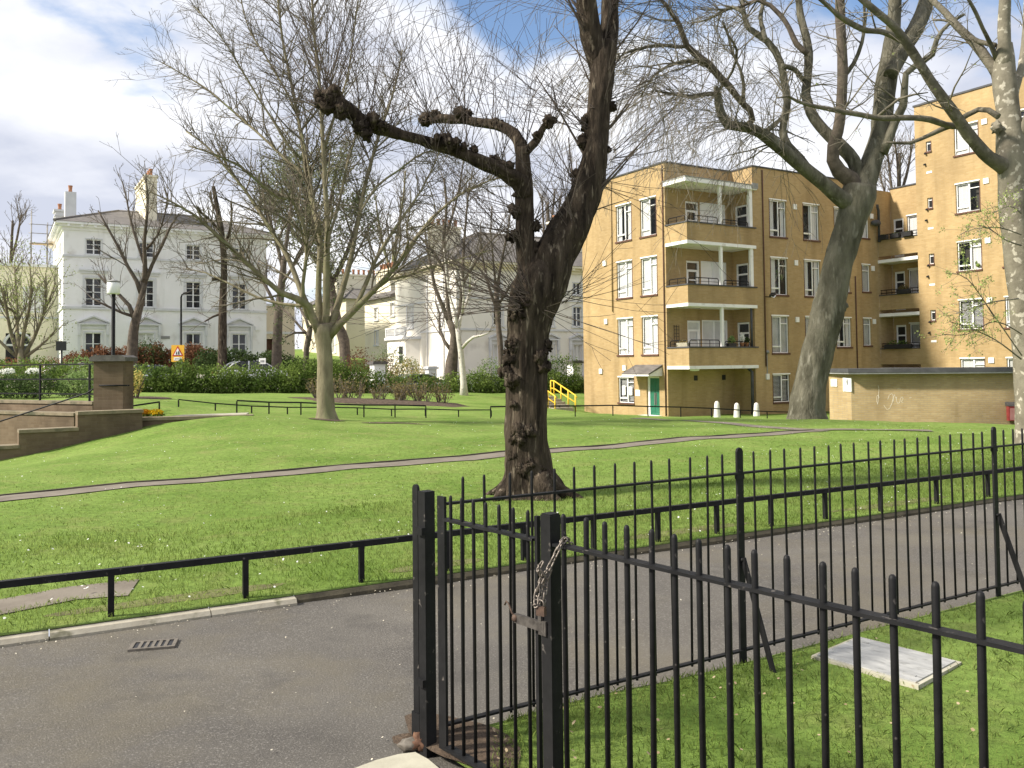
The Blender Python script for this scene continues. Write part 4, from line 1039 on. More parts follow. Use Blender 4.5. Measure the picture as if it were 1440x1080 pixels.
w.add([(13.7,-16,TOP-.2),(25,-16,TOP-.2),(25,-3.7,TOP-.2),(13.7,-3.7,TOP-.2)], [(0,1,2,3)])
# wing front panels (parapets), soffits and the recessed back wall
RX = 1.15
for k, (pt_, sb) in enumerate(((2.17, 1.2), (5.02, 4.08), (7.98, 6.95))):
    fbox(w, fC, -3.6999, -1.401, 0, .15, sb + .17, pt_)
fbox(w, fC, -3.6999, -1.401, 0, .15, ZB, 1.02)
opsW = []
for z in (1.37, 4.25, 7.12): opsW += [(-3.45,-2.35,z+.85,z+2.15), (-2.15,-1.55,z+.02,z+2.1)]
facade(w, -3.6999, -1.401, ZB, WT + .14, opsW, lambda a, d, z: (13.7 + RX + d, a, z))
w.add([(13.7,-3.7,ZB),(13.7+RX,-3.7,ZB),(13.7+RX,-3.7,WT),(13.7,-3.7,WT)], [(0,1,2,3)])
w.add([(13.7+.001,-1.4,ZB),(13.7+RX,-1.4,ZB),(13.7+RX,-1.4,WT),(13.7+.001,-1.4,WT)], [(0,1,2,3)])
w.add([(13.7+RX,-3.7,WT-.1),(25,-3.7,WT-.1),(25,-1.4,WT-.1),(13.7+RX,-1.4,WT-.1)], [(0,1,2,3)])
w.build('wall', mt['brick'], tower)
c = MB(); fbox(c, fC, -16.05, -3.65, -.05, .28, TOP, TOP + .09); fbox(c, fC, -3.93, -3.6501, .2801, 11, TOP, TOP + .088); c.build('roof_coping', mt['lead'], tower)
c = MB(); fbox(c, lambda a, d, z: (13.7 + RX + d, a, z), -3.6999, -1.30, -.05, .25, WT + .14, WT + .21); c.build('roof_coping', mt['lead'], tower)
styT = ['curtain', 'curtain', 'plants', 'dark', 'half']
for k, z in enumerate(rows):
    casement(tower, fC, -7.0, -5.8, z-1.42, z, ['curtain','blind','plants','half','curtain'][k], left=False)
    casement(tower, fC, -9.25, -8.05, z-1.42, z, ['grey','curtain','half','grey','dark'][k], left=False)
    casement(tower, fC, -12.4, -11.2, z-1.42, z, 'dark', left=False)
    q = MB(); fbox(q, fC, -7.48, -7.22, -.05, -.001, z-.22, z+.04); q.build('vent_box', mt['slab_white'], tower)
    if k < 4:
        zz = z + 1.9; q = MB()
        for dy, dz in ((0, .0), (.05, -.55)): q.tube([(13.71, -4.30 + dy, zz + dz), (13.58, -4.30 + dy, zz + dz - .04)], .05, 7)
        q.build('vent_pipe', mt['sign_black'], tower)
        q = MB(); fbox(q, fC, -4.60, -4.30, -.015, -.001, z + .85, z + .95); q.build('vent_grille', mt['slab_white'], tower)
for z in (12.69, 9.80, 6.95, 4.1): casement(tower, fC, -4.56, -4.30, z-.52, z, 'dark', head=False)
q = MB(); fbox(q, fC, -8.6, -8.4, -.02, -.001, 1.35, 1.58); q.build('air_brick', mt['sill'], tower)
q = MB(); q.blob(fC(-6.8, .05, 6.12), (.09,.09,.1), 1, .1); q.build('flower_pot', mt['leaf_hedge'], tower)
fW = lambda a, d, z: (13.7 + RX + d, a, z)
for k, (pt_, sb) in enumerate(((2.17, 1.02), (5.02, 3.90), (7.98, 6.77))):
    q = MB(); fbox(q, fC, -3.72, -1.401, -.05, RX, sb, sb + .1695); bal = q.build('balcony', mt['slab_white'], tower)
    q = MB(); fbox(q, fC, -3.6999, -1.401, -.03, .18, pt_ + .0005, pt_ + .05); q.build('coping', mt['lead'], bal)
    q = MB()
    for z in (.14, .30): q.tube([fC(-3.65, .07, pt_ + z), fC(-1.45, .07, pt_ + z)], .02, 6)
    for j in range(8): a = -3.6 + j * .3; q.tube([fC(a, .07, pt_ + .04), fC(a, .07, pt_ + .30)], .012, 5)
    q.build('balcony_rail', mt['black'], bal)
    zf = sb + .17
    casement(tower, fW, -3.45, -2.35, (1.37, 4.25, 7.12)[k] + .85, (1.37, 4.25, 7.12)[k] + 2.15, ['grey', 'half', 'curtain'][k], left=False)
    z = (1.37, 4.25, 7.12)[k]
    q = MB(); fbox(q, fW, -2.15, -2.07, .03, .12, z+.02, z+2.1); fbox(q, fW, -1.63, -1.55, .03, .12, z+.02, z+2.1); fbox(q, fW, -2.07, -1.63, .03, .12, z+2.0, z+2.1); fbox(q, fW, -2.07, -1.63, .03, .12, z+1.5, z+1.58); fbox(q, fW, -2.07, -1.63, .03, .12, z+.02, z+.8)
    bd = q.build('balcony_door', mt['frame'], tower); q = MB(); fbox(q, fW, -2.07, -1.63, .08, .09, z+.8, z+2.0); q.build('pane', mt['pane'], bd)
q = MB(); q.tube([(13.6, -1.55, 7.9), (13.6, -1.55, 9.6), (13.45, -1.6, 9.75), (13.45, -1.6, 9.9)], .07, 8); q.blob((13.3, -1.6, 8.9), (.3, .2, .16), 5, .2); q.build('flue', mt['lead'], tower)
for k, (y, z, lab, bx) in enumerate([(-3.2, 8.03, 'dark trough hung on the top wing balcony, nearest the tall block', .55), (-2.5, 8.03, 'dark trough in the middle of the top wing balcony', .5), (-1.8, 8.03, 'dark trough on the inner end of the top wing balcony', .5), (-2.9, 5.07, 'leafy reddish plant on the middle wing balcony', .7), (-2.5, 2.22, 'long green trough plant on the lowest wing balcony', 1.5)]):
    g = thing('potted_plant', lab, 'plant', on_flats(13.6, y, z), ANG + R(90), 'plants on the wing balconies')
    q = MB(); q.prism([(-.09, -.02), (.09, -.02), (.11, .20), (-.11, .20)], 'x', -bx/2, bx/2); q.build('trough', mt['sign_black'], g)
    if k > 2: V, f = leafset((0,0,.26), (bx*.48,.10,.18), 160, .05, .5, k + 40); mk_mesh('foliage', V, f, mt['leaf_rose'] if k == 3 else mt['leaf_hedge'], g)
    else: V, f = leafset((0,0,.2), (bx*.42,.08,.06), 40, .04, .5, k + 40); mk_mesh('foliage', V, f, mt['leaf_dark'], g)

# ---------------------------------------------------------------- brick bin store
b0 = at(1198, 594, 32.2); b1 = at(1432, 602, 30.6); dv = (b1 - b0); dv.z = 0
bang = math.atan2(dv.y, dv.x); BL = dv.length + 4
store = thing('brick_store', 'low yellow brick store with dark flat roof and chalk scribble', 'outbuilding', (b0.x, b0.y, -.95), bang)
hs = at(1198, 524, 32.2).z + .95
side = at(1167, 591, 33.6); sv_ = Matrix.Rotation(-bang, 3, 'Z') @ Vector((side.x - b0.x, side.y - b0.y, 0))
w = MB(); w.prism([(0, 0), (BL, 0), (BL + sv_.x, sv_.y + 1.5), (sv_.x, sv_.y)], 'z', -.2, hs); w.build('wall', mt['brick_store'], store)
w = MB(); w.prism([(-.12, -.42), (BL + .2, -.42), (BL + sv_.x, sv_.y + 1.7), (sv_.x - .22, sv_.y + .1)], 'z', hs + .001, hs + .15); w.build('roof', mt['lead'], store)
w = MB(); w.prism([(-.10, -.40), (BL + .18, -.40), (BL + sv_.x, sv_.y + 1.6), (sv_.x - .20, sv_.y + .08)], 'z', hs - .05, hs + .0005); w.build('fascia', mt['grey'], store)
# scribble on the wall
def stroke(b, pts, r=.006):
    P = [Vector(p) for p in pts]; Q = []
    for i in range(len(P) - 1):
        for k in range(5): Q.append(P[i].lerp(P[i+1], k / 5))
    Q.append(P[-1]); b.tube([(p.x, -.0005, p.y) for p in Q], r, 6)
g = MB(); zc_ = hs
def sk(px, py):
    p = at(px, py, 31.6); return (math.hypot(p.x - b0.x, p.y - b0.y) * (1 if p.x > b0.x else -1), p.z + .95)
def zsk(lst): return [sk(1150 + x / 4.966, 500 + y / 4.966) for x, y in lst]
for ln in ([(415,210),(422,240),(418,290),(410,345),(402,320),(404,285),(415,280),(425,300)], [(490,310),(500,280),(520,265),(530,290),(522,330),(505,370),(485,382),(460,350)], [(528,330),(536,270),(548,300),(553,290),(552,320),(562,335),(575,330),(580,300),(592,288),(598,305),(585,325),(600,330)], [(560,232),(585,236)], [(640,296),(655,293)]):
    stroke(g, zsk(ln))
g.build('chalk_scribble', M('faded chalk', (.60,.55,.45), (.72,.68,.58), 9, .9), store)
SM = Matrix.Translation((b0.x, b0.y, -.95)) @ Matrix.Rotation(bang, 4, 'Z')
sang = math.atan2(sv_.y, sv_.x)
for t, zz, wd, ht, lab in ((.14, hs - .55, .26, .52, 'white notice with dark emblem at the corner of the brick store'), (.74, hs - .50, .20, .28, 'small blank white notice on the short side of the brick store')):
    p = SM @ Vector((sv_.x * t, sv_.y * t, zz)); n_ = thing('notice', lab, 'notice', tuple(p), bang + sang, 'notices on the brick store')
    q = MB(); q.box(-wd, -.0, -ht*.5 + .1, wd, .035, ht*.5 + .1); q.build('panel', mt['sign_white'], n_)
    if t < .3:
        q = MB(); q.blob((-.03, .038, .2), (.07,.006,.10), 3, .5); q.box(-.15, .0352, .02, .15, .038, .035); q.box(-.15, .0352, -.04, .12, .038, -.025); q.build('emblem', mt['grey'], n_)
px_ = sk(1411, 577); p = SM @ Vector((px_[0], 0, px_[1]))
rb_ = thing('litter_bin', 'red lidded litter bin fixed to the brick store wall', 'litter bin', tuple(p), bang)
q = MB(); q.prism([(-.06, -.30), (-.34, -.30), (-.40, .22), (-.06, .22)], 'x', -.23, .23); q.build('bin', mt['red'], rb_)
q = MB(); q.prism([(-.345, -.27), (-.351, -.27), (-.401, .15), (-.395, .15)], 'x', -.19, .19); q.build('front_panel', mt['pink'], rb_)
q = MB(); q.prism([(-.0, .222), (-.44, .222), (-.43, .26), (-.0, .36)], 'x', -.26, .26); q.build('lid', mt['cap'], rb_)
q = MB(); q.box(-.1, -.059, -.2, .1, -.001, .1); q.build('bracket', mt['grey'], rb_)

# ---------------------------------------------------------------- stucco villas
def sash(par, fn, a0, a1, z0, z1, rows_=4, style='dark', sur=.14):
    f = MB(); t = .05; D0, D1 = .09, .15
    for (p, q_) in ((a0, a0+t), (a1-t, a1)): fbox(f, fn, p, q_, D0, D1, z0, z1)
    fbox(f, fn, a0+t, a1-t, D0, D1, z0, z0+t); fbox(f, fn, a0+t, a1-t, D0, D1, z1-t, z1)
    am = (a0 + a1) / 2; fbox(f, fn, am-.045, am+.045, D0, D1, z0+t, z1-t)
    for k in range(1, rows_):
        z = z0 + (z1 - z0) * k / rows_; h = .03 if k != rows_ // 2 else .04
        fbox(f, fn, a0+t, am-.045, D0+.01, D1, z-h*.6, z+h*.6); fbox(f, fn, am+.045, a1-t, D0+.01, D1, z-h*.6, z+h*.6)
    o = f.build('window', mt['frame'], par)
    g = MB(); fbox(g, fn, a0+t, a1-t, .135, .14, z0+t, z1-t); g.build('pane', mt['pane'] if style == 'dark' else mt['curtain_grey'], o)
    if sur:
        s = MB()
        for (p, q_) in ((a0-sur, a0-.001), (a1+.001, a1+sur)): fbox(s, fn, p, q_, -.04, .0, z0-.02, z1+sur)
        fbox(s, fn, a0-.001, a1+.001, -.04, .0, z1+.001, z1+sur); fbox(s, fn, a0-sur-.06, a1+sur+.06, -.10, .0, z0-.14, z0-.021)
        s.build('surround', mt['trim'], o)
    return o
def pediment(par, fn, am, w_, z, h=.55):
    q = MB()
    fbox(q, fn, am-w_, am+w_, -.22, 0, z, z+.10)
    for s_ in (-1, 1):
        a0, a1 = am + s_*w_*1.04, am
        v = []
        for d in (-.24, 0):
            v += [fn(a0,d,z+.101), fn(a1,d,z+h), fn(a1,d,z+h+.12), fn(a0,d,z+.20)]
        q.add(v, [(0,1,2,3),(7,6,5,4),(0,4,5,1),(1,5,6,2),(2,6,7,3),(3,7,4,0)])
        fbox(q, fn, am + s_*w_*.9 - .09, am + s_*w_*.9 + .09, -.20, 0, z-.75, z-.001)
        fbox(q, fn, am + s_*w_*.9 - .07, am + s_*w_*.9 + .07, -.12, 0, z-1.9, z-.7501)
    v = [fn(am-w_*.95,-.06,z+.101), fn(am+w_*.95,-.06,z+.101), fn(am,-.06,z+h)]; q.add(v, [(0,1,2)])
    fbox(q, fn, am-w_*.78, am+w_*.78, -.06, 0, z-.3, z-.001)
    q.build('pediment', mt['trim'], par)
def hip_roof(par, x0, x1, y0, y1, z, rise, inset, m, ov=.6):
    q = MB(); X0, X1, Y0, Y1 = x0-ov, x1+ov, y0-ov, y1+ov; ym = (y0+y1)/2
    q.add([(X0,Y0,z),(X1,Y0,z),(X1,Y1,z),(X0,Y1,z),(x0+inset,ym,z+rise),(x1-inset,ym,z+rise)], [(0,1,5,4),(1,2,5),(2,3,4,5),(3,0,4),(3,2,1,0)])
    o = q.build('roof', m, par); r = MB()
    for a, b in (((x0+inset,ym,z+rise),(x1-inset,ym,z+rise)), ((X0,Y0,z),(x0+inset,ym,z+rise)), ((X1,Y0,z),(x1-inset,ym,z+rise)), ((X0,Y1,z),(x0+inset,ym,z+rise))): r.tube([a, b], .11, 6)
    r.build('ridge_tile', m, o); return o
def eaves(par, x0, x1, y0, y1, z, m, ov=.55):
    q = MB(); q.box(x0-ov, y0-ov, z-.16, x1+ov, y1+ov, z-.005); q.box(x0-ov*.55, y0-ov*.55, z-.34, x1+ov*.55, y1+ov*.55, z-.161); q.box(x0-.1, y0-.1, z-.55, x1+.1, y1+.1, z-.341)
    x = x0 + .3
    while x < x1: q.box(x-.09, y0-ov*.9, z-.33, x+.09, y0-.1, z-.1605); x += .85
    y = y0 + .3
    while y < y1: q.box(x0-ov*.9, y-.09, z-.33, x0-.1, y+.09, z-.1605); y += .85
    q.build('eaves', m, par)
def stack(par, x0, x1, y0, y1, z0, z1, pots, m, cap=True):
    q = MB(); q.box(x0, y0, z0, x1, y1, z1)
    if cap: q.box(x0-.10, y0-.10, z1+.0005, x1+.10, y1+.10, z1+.16); q.box(x0-.05, y0-.05, z1-.35, x1+.05, y1+.05, z1-.25)
    o = q.build('chimney', m, par); n = max(pots, 1)
    for k in range(pots):
        t = (k + .5) / n; x, y = (x0 + (x1-x0)*t, (y0+y1)/2) if (x1-x0) > (y1-y0) else ((x0+x1)/2, y0 + (y1-y0)*t)
        p = MB(); p.lathe([(.15, 0), (.12, .25), (.15, .50), (.17, .55), (.12, .56)], (x, y, z1 + (.1605 if cap else .001)), 10); p.build('chimney_pot', mt['pot'], o)

O1 = at(88, 505, 60)
villa = thing('villa', 'large white stucco villa with slate hip roof behind the hedge', 'house', (O1.x, O1.y, 0), ANG)
f1_ = lambda a, d, z: (a, d, z); fs1 = lambda a, d, z: (d, a, z)
colm = [1.93, 5.42, 8.72, 12.1]; HX, HY = 14.2, 12.5
o1 = []
for c_ in colm: o1 += [(c_-.52, c_+.52, 2.6, 4.15), (c_-.52, c_+.52, 6.08, 8.05), (c_-.50, c_+.50, 9.75, 10.82)]
w = MB(); facade(w, 0, HX, .8, 11.5, o1, f1_, .2); facade(w, 0, HY, .8, 11.5, [(2.2,3.0,9.8,10.8),(4.2,5.0,9.8,10.8),(2.2,3.1,6.0,8.0)], fs1, .2)
w.add([(HX,0,.8),(HX,HY,.8),(HX,HY,11.5),(HX,0,11.5)], [(0,1,2,3)]); w.add([(0,HY,.8),(HX,HY,.8),(HX,HY,11.5),(0,HY,11.5)], [(0,1,2,3)])
w.build('wall', mt['white_wall'], villa)
for c_ in colm:
    sash(villa, f1_, c_-.52, c_+.52, 2.6, 4.15, 2, 'grey' if 5 < c_ < 6 else 'dark', .12); sash(villa, f1_, c_-.52, c_+.52, 6.08, 8.05, 4, 'dark', .18); sash(villa, f1_, c_-.50, c_+.50, 9.75, 10.82, 3, 'dark', .08)
    pediment(villa, f1_, c_, 1.02, 4.72)
    q = MB(); fbox(q, f1_, c_-.95, c_+.95, -.22, 0, 8.55, 8.67); fbox(q, f1_, c_-.85, c_+.85, -.12, 0, 8.38, 8.5495); q.build('window_head', mt['trim'], villa)
for y0 in (2.2, 4.2): sash(villa, fs1, y0, y0+.8, 9.8, 10.8, 2, 'grey', .08)
sash(villa, fs1, 2.2, 3.1, 6.0, 8.0, 4, 'grey', .1)
q = MB(); q.box(-.10, -.10, 5.82, HX+.05, -.001, 6.0); q.box(-.10, -.0005, 5.82, -.001, HY, 6.0); q.box(-.06, -.06, 9.52, HX+.05, -.001, 9.66); q.box(-.06, -.0005, 9.52, -.001, HY, 9.66); q.build('string_course', mt['trim'], villa)
eaves(villa, 0, HX, 0, HY, 11.95, mt['white_wall']); hip_roof(villa, 0, HX, 0, HY, 11.955, 2.1, 4.2, mt['slate'])
stack(villa, 5.7, 6.5, 2.4, 8.0, 12.2, 16.2, 7, mt['cream_wall']); stack(villa, .35, 1.1, 4.2, 5.3, 12.0, 14.9, 1, mt['trim'], False); stack(villa, -.1, .6, 8.2, 9.6, 11.9, 14.0, 1, mt['trim'])
q = MB(); q.box(13.3, -.12, 4.45, 13.62, -.001, 4.75); q.build('alarm_box', mt['frame'], villa)
q = MB(); q.box(6.45, -.04, 3.75, 7.05, -.001, 3.95); q.build('name_plate', mt['grey'], villa)
# annexe on the left, lower, with arched door; and a recessed porch on the right
M1 = Matrix.Translation((O1.x, O1.y, 0)) @ Matrix.Rotation(ANG, 4, 'Z')
an = thing('villa_annexe', 'lower cream annexe with dark arched doorway left of the white villa', 'house', tuple(M1 @ Vector((-8.2, 6.0, 0))), ANG)
w = MB(); facade(w, 0, 8.19, .8, 9.3, [(3.2,4.5,6.0,7.7),(6.0,7.2,6.0,7.7),(4.8,6.4,1.5,4.3),(1.2,2.3,2.5,4.2)], f1_, .25); facade(w, 0, 9, .8, 9.3, [], fs1); w.add([(0,9,.8),(8.19,9,.8),(8.19,9,9.3),(0,9,9.3)], [(0,1,2,3)]); w.add([(0,0,9.2),(8.19,0,9.2),(8.19,9,9.2),(0,9,9.2)], [(0,1,2,3)])
w.build('wall', mt['cream_wall'], an)
sash(an, f1_, 3.2, 4.5, 6.0, 7.7, 3, 'grey', .1); sash(an, f1_, 6.0, 7.2, 6.0, 7.7, 3, 'grey', .1); sash(an, f1_, 1.2, 2.3, 2.5, 4.2, 3, 'dark', .1)
q = MB(); fbox(q, f1_, 4.8, 6.4, .22, .24, 1.5, 4.3); dr = q.build('door', mt['pane'], an)
q = MB(); q.tube([(4.72,-.03,3.4)] + [(5.6 + .88*math.cos(a), -.03, 3.45 + .88*math.sin(a)) for a in [R(180 - 18*k) for k in range(11)]] + [(6.48,-.03,3.4)], .10, 6); fbox(q, f1_, 4.8, 6.4, .05, .15, 3.35, 3.5); q.build('arch', mt['trim'], an)
q = MB(); q.box(-.2, -.25, 9.301, 8.18, .3, 9.5); q.build('cornice', mt['trim'], an)
q = MB(); q.box(-.1, -.08, 5.4, 8.18, -.001, 5.55); q.build('string_course', mt['trim'], an)
q = MB(); q.prism([(-.2, 9.31), (9.2, 9.31), (4.5, 11.0)], 'x', -.15, 4.0); q.build('roof', mt['slate'], an)
sc = thing('scaffold', 'small pole scaffold with plank deck beside the villa eaves', 'scaffold', tuple(M1 @ Vector((-1.7, 8.5, 9.51))), ANG)
q = MB()
for x, y in ((0,0),(1.1,0),(0,1.2),(1.1,1.2)): q.tube([(x,y,-.2),(x,y,4.6 if x == 0 else 3.6)], .03, 6)
for z in (1.9, 2.7, 3.4): q.tube([(-.2,0,z),(1.5,0,z)], .028, 6); q.tube([(0,-.3,z),(0,1.5,z)], .028, 6)
q.build('pole', mt['steel'], sc)
q = MB(); q.box(-.1, .05, 1.931, 1.5, 1.1, 1.98); q.build('deck', M('scaffold plank', (.40,.30,.16), (.5,.4,.22), 4), sc)
pc = thing('porch', 'beige recessed porch block at the right end of the white villa', 'porch', tuple(M1 @ Vector((14.21, 3.2, 0))), ANG)
w = MB(); facade(w, 0, 3.2, .8, 6.6, [(.5,1.5,1.5,3.9)], f1_, .5); w.add([(3.2,0,.8),(3.2,7,.8),(3.2,7,6.6),(3.2,0,6.6)], [(0,1,2,3)]); w.add([(0,0,6.6),(3.2,0,6.6),(3.2,7,6.6),(0,7,6.6)], [(0,1,2,3)]); w.build('wall', mt['beige_wall'], pc)
q = MB(); fbox(q, f1_, .5, 1.5, .45, .5, 1.5, 3.9); q.build('door', mt['sill'], pc)
q = MB(); q.box(0, -.15, 6.601, 3.35, .2, 6.8); q.build('cornice', mt['trim'], pc)
q = MB(); q.box(0, -.1, 4.3, 3.3, -.001, 4.5); q.build('string_course', mt['trim'], pc)

# second villa in the middle distance
O3 = Vector((-3.82, 59.18, 0))
v2 = thing('villa', 'pale grey stucco villa with pedimented windows behind the dark lime trunk', 'house', tuple(O3), ANG)
GX, GY = 17.0, 10.6
c2 = [3.32, 5.48, 7.7, 10.2, 12.42, 14.8]
o2 = []
for c_ in c2: o2 += [(c_-.37, c_+.37, .8, 3.0), (c_-.37, c_+.37, 4.38, 5.85), (c_-.35, c_+.35, 6.75, 7.65)]
w = MB(); facade(w, 0, GX, -.6, 8.5, o2, f1_, .2)
oL = [(7.2,8.3,4.5,6.1),(2.2,3.0,4.5,6.0)]
facade(w, 0, GY, -.6, 8.5, oL, fs1, .2)
w.add([(GX,0,-.6),(GX,GY,-.6),(GX,GY,8.5),(GX,0,8.5)], [(0,1,2,3)]); w.add([(0,GY,-.6),(GX,GY,-.6),(GX,GY,8.5),(0,GY,8.5)], [(0,1,2,3)])
w.build('wall', mt['pale_wall'], v2)
for i, c_ in enumerate(c2):
    sash(v2, f1_, c_-.37, c_+.37, .8, 3.0, 2, 'dark' if i == 1 else 'grey', .10); sash(v2, f1_, c_-.37, c_+.37, 4.38, 5.85, 3, 'dark', .12); sash(v2, f1_, c_-.35, c_+.35, 6.75, 7.65, 2, 'dark', .06)
    pediment(v2, f1_, c_, .78, 3.32, .42)
for a, b, c_, d in oL: sash(v2, fs1, a, b, c_, d, 2, 'grey', .1)
q = MB(); q.box(-.09, -.09, 3.98, GX+.05, -.001, 4.13); q.box(-.09, -.0005, 3.98, -.001, 5.8, 4.13); q.box(-.06, -.06, 6.2, GX+.05, -.001, 6.32); q.box(-.06, -.0005, 6.2, -.001, GY, 6.32); q.build('string_course', mt['trim'], v2)
eaves(v2, 0, GX, 0, GY, 8.85, mt['cream_wall'], .5); hip_roof(v2, 0, GX, 0, GY, 8.855, 2.9, 4.6, mt['slate'], .55)
stack(v2, .6, 3.0, 5.0, 5.8, 9.3, 11.9, 5, mt['cream_wall']); stack(v2, 12.0, 12.9, 2.6, 6.6, 10.0, 13.2, 6, mt['cream_wall'])
# bay with balustrade on the left wall
q = MB(); q.prism([(-.001, 6.0), (-.95, 6.5), (-.95, 10.0), (-.001, 10.5)], 'z', -.4, 3.55); bay = q.build('bay', mt['pale_wall'], v2)
q = MB(); q.prism([(-.001, 5.75), (-1.15, 6.35), (-1.15, 10.15), (-.001, 10.7)], 'z', 3.551, 3.75); q.build('bay_cornice', mt['trim'], bay)
q = MB(); q.box(-1.05, 6.4, 3.7505, -.93, 10.1, 3.85); q.box(-1.07, 6.35, 4.40, -.91, 10.15, 4.5)
for k in range(16): q.lathe([(.04, 3.851), (.07, 4.0), (.035, 4.2), (.05, 4.399)], (-.99, 6.5 + k*.235, 0), 6)
for y in (6.36, 8.2, 10.0): q.box(-1.06, y, 3.851, -.92, y + .14, 4.399)
q.build('balustrade', mt['trim'], bay)
q = MB(); fbox(q, lambda a, d, z: (-.96 + d, a, z), 6.85, 7.75, -.02, .0, 1.7, 3.1); bw = q.build('window', mt['frame'], bay)
q = MB(); fbox(q, lambda a, d, z: (-.985 + d, a, z), 6.92, 7.68, -.005, .0, 1.77, 2.36); fbox(q, lambda a, d, z: (-.985 + d, a, z), 6.92, 7.68, -.005, .0, 2.42, 3.03); q.build('pane', mt['pane'], bw)
q = MB(); q.tube([(-.06, 4.6, .2), (-.06, 4.6, 8.2)], .05, 6); q.tube([(-.06, 1.9, .2), (-.06, 1.9, 8.2)], .05, 6); q.build('downpipe', mt['trim'], v2)
# lower cream wing behind it
M3 = Matrix.Translation(O3) @ Matrix.Rotation(ANG, 4, 'Z')
wg = thing('villa_wing', 'sunlit lower cream wing behind the pale grey villa', 'house', tuple(M3 @ Vector((0, 10.62, 0))), ANG)
w = MB(); ow = [(3.5,4.35,5.45,6.45),(3.55,4.35,3.35,4.5),(.15,.95,5.6,6.6)]
facade(w, 0, 6.6, -.6, 7.1, ow, fs1, .2); w.add([(0,6.6,-.6),(8,6.6,-.6),(8,6.6,7.1),(0,6.6,7.1)], [(0,1,2,3)]); w.add([(8,0,-.6),(8,6.6,-.6),(8,6.6,7.1),(8,0,7.1)], [(0,1,2,3)]); w.build('wall', mt['cream_wall'], wg)
for a, b, c_, d in ow: sash(wg, fs1, a, b, c_, d, 2, 'grey', .08)
q = MB(); q.box(-.4, -.0, 7.101, 8.2, 6.9, 7.25); q.prism([(-.42, 7.2505), (8.2, 7.2505), (3.9, 9.0)], 'y', 0, 6.95); q.build('roof', mt['slate'], wg)
stack(wg, 1.0, 1.7, 3.2, 6.4, 7.6, 9.6, 5, mt['cream_wall'])
# beige house still further back
O2 = at(487, 505, 84)
h2 = thing('house', 'plain beige rear house seen between the two villas', 'house', (O2.x, O2.y, 0), ANG)
w = MB(); facade(w, 0, 9, 0, 8.2, [], f1_); facade(w, 0, 14, 0, 8.2, [(3,4,3,5),(8,9,3,5)], fs1, .2); w.add([(9,0,0),(9,14,0),(9,14,8.2),(9,0,8.2)], [(0,1,2,3)]); w.add([(0,14,0),(9,14,0),(9,14,8.2),(0,14,8.2)], [(0,1,2,3)]); w.build('wall', mt['beige_wall'], h2)
for a in (3, 8): sash(h2, fs1, a, a+1, 3, 5, 2, 'grey', .08)
hip_roof(h2, 0, 9, 0, 14, 8.205, 1.9, 3.5, mt['slate'], .4); stack(h2, 1.0, 6.2, 5.6, 6.4, 8.6, 11.1, 9, mt['cream_wall'])

# ================================================================== trees
def resample(P, rr, step):
    """Catmull-Rom through P with radii rr"""
    Q = []; q = []
    n = len(P)
    for i in range(n - 1):
        p0, p1, p2, p3 = P[max(i-1,0)], P[i], P[i+1], P[min(i+2,n-1)]
        k = max(1, int((p2 - p1).length / step))
        for j in range(k):
            t = j / k; t2 = t*t; t3 = t2*t
            Q.append(.5 * ((2*p1) + (p2 - p0)*t + (2*p0 - 5*p1 + 4*p2 - p3)*t2 + (3*p1 - p0 - 3*p2 + p3)*t3)); q.append(rr[i] + (rr[i+1] - rr[i]) * t)
    Q.append(P[-1]); q.append(rr[-1]); return Q, q
def pxline(lst, Y, dy=0., f0=0.):
    """traced limb: (px, py, width in px) with its own lean in depth"""
    n = len(lst); P = []; r = []
    for i, (x, y, w) in enumerate(lst):
        Yi = Y + dy * (f0 + (1 - f0) * i / max(n - 1, 1)); P.append(at(x, y, Yi)); r.append(w / 2 * Yi / F)
    return P, r
def lump(amp, fr, seed):
    def fn(V, P, off, r):
        m, n, _ = V.shape; out = V.copy()
        for i in range(m):
            for j in range(n):
                o = Vector(off[i, j]); p = Vector(P[i])
                k = amp * mnoise.noise(o * 1.3 + p * fr + Vector((seed, 0, 0))) + amp * .5 * mnoise.noise(o * 3.5 + p * fr * 2.2 + Vector((0, seed, 0)))
                out[i, j] = P[i] + off[i, j] * r[i] * (1 + k)
        return out
    return fn
class Rg(random.Random):
    def unit(s):
        while True:
            v = Vector((s.uniform(-1,1), s.uniform(-1,1), s.uniform(-1,1)))
            if .05 < v.length < 1: return v.normalized()
def around(d, ang, rg):
    """direction at angle ang from d, random azimuth"""
    a = d.cross(rg.unit()).normalized(); return (d * math.cos(ang) + a * math.sin(ang)).normalized()
def shoot(mb, p, d, L, r, rg, wig=.12, trop=.05, nseg=None, tip=.35, sides=3, rmin=.004):
    n = nseg or max(3, int(L / .35)); P = [p.copy()]; rr = [r]; d = d.copy()
    for i in range(n):
        d = (d + rg.unit() * wig + Vector((0, 0, trop))).normalized(); p = p + d * (L / n); P.append(p.copy()); rr.append(max(r * (1 - (1 - tip) * (i + 1) / n), rmin))
    mb.tube(P, rr, sides, cap=False); return P, rr
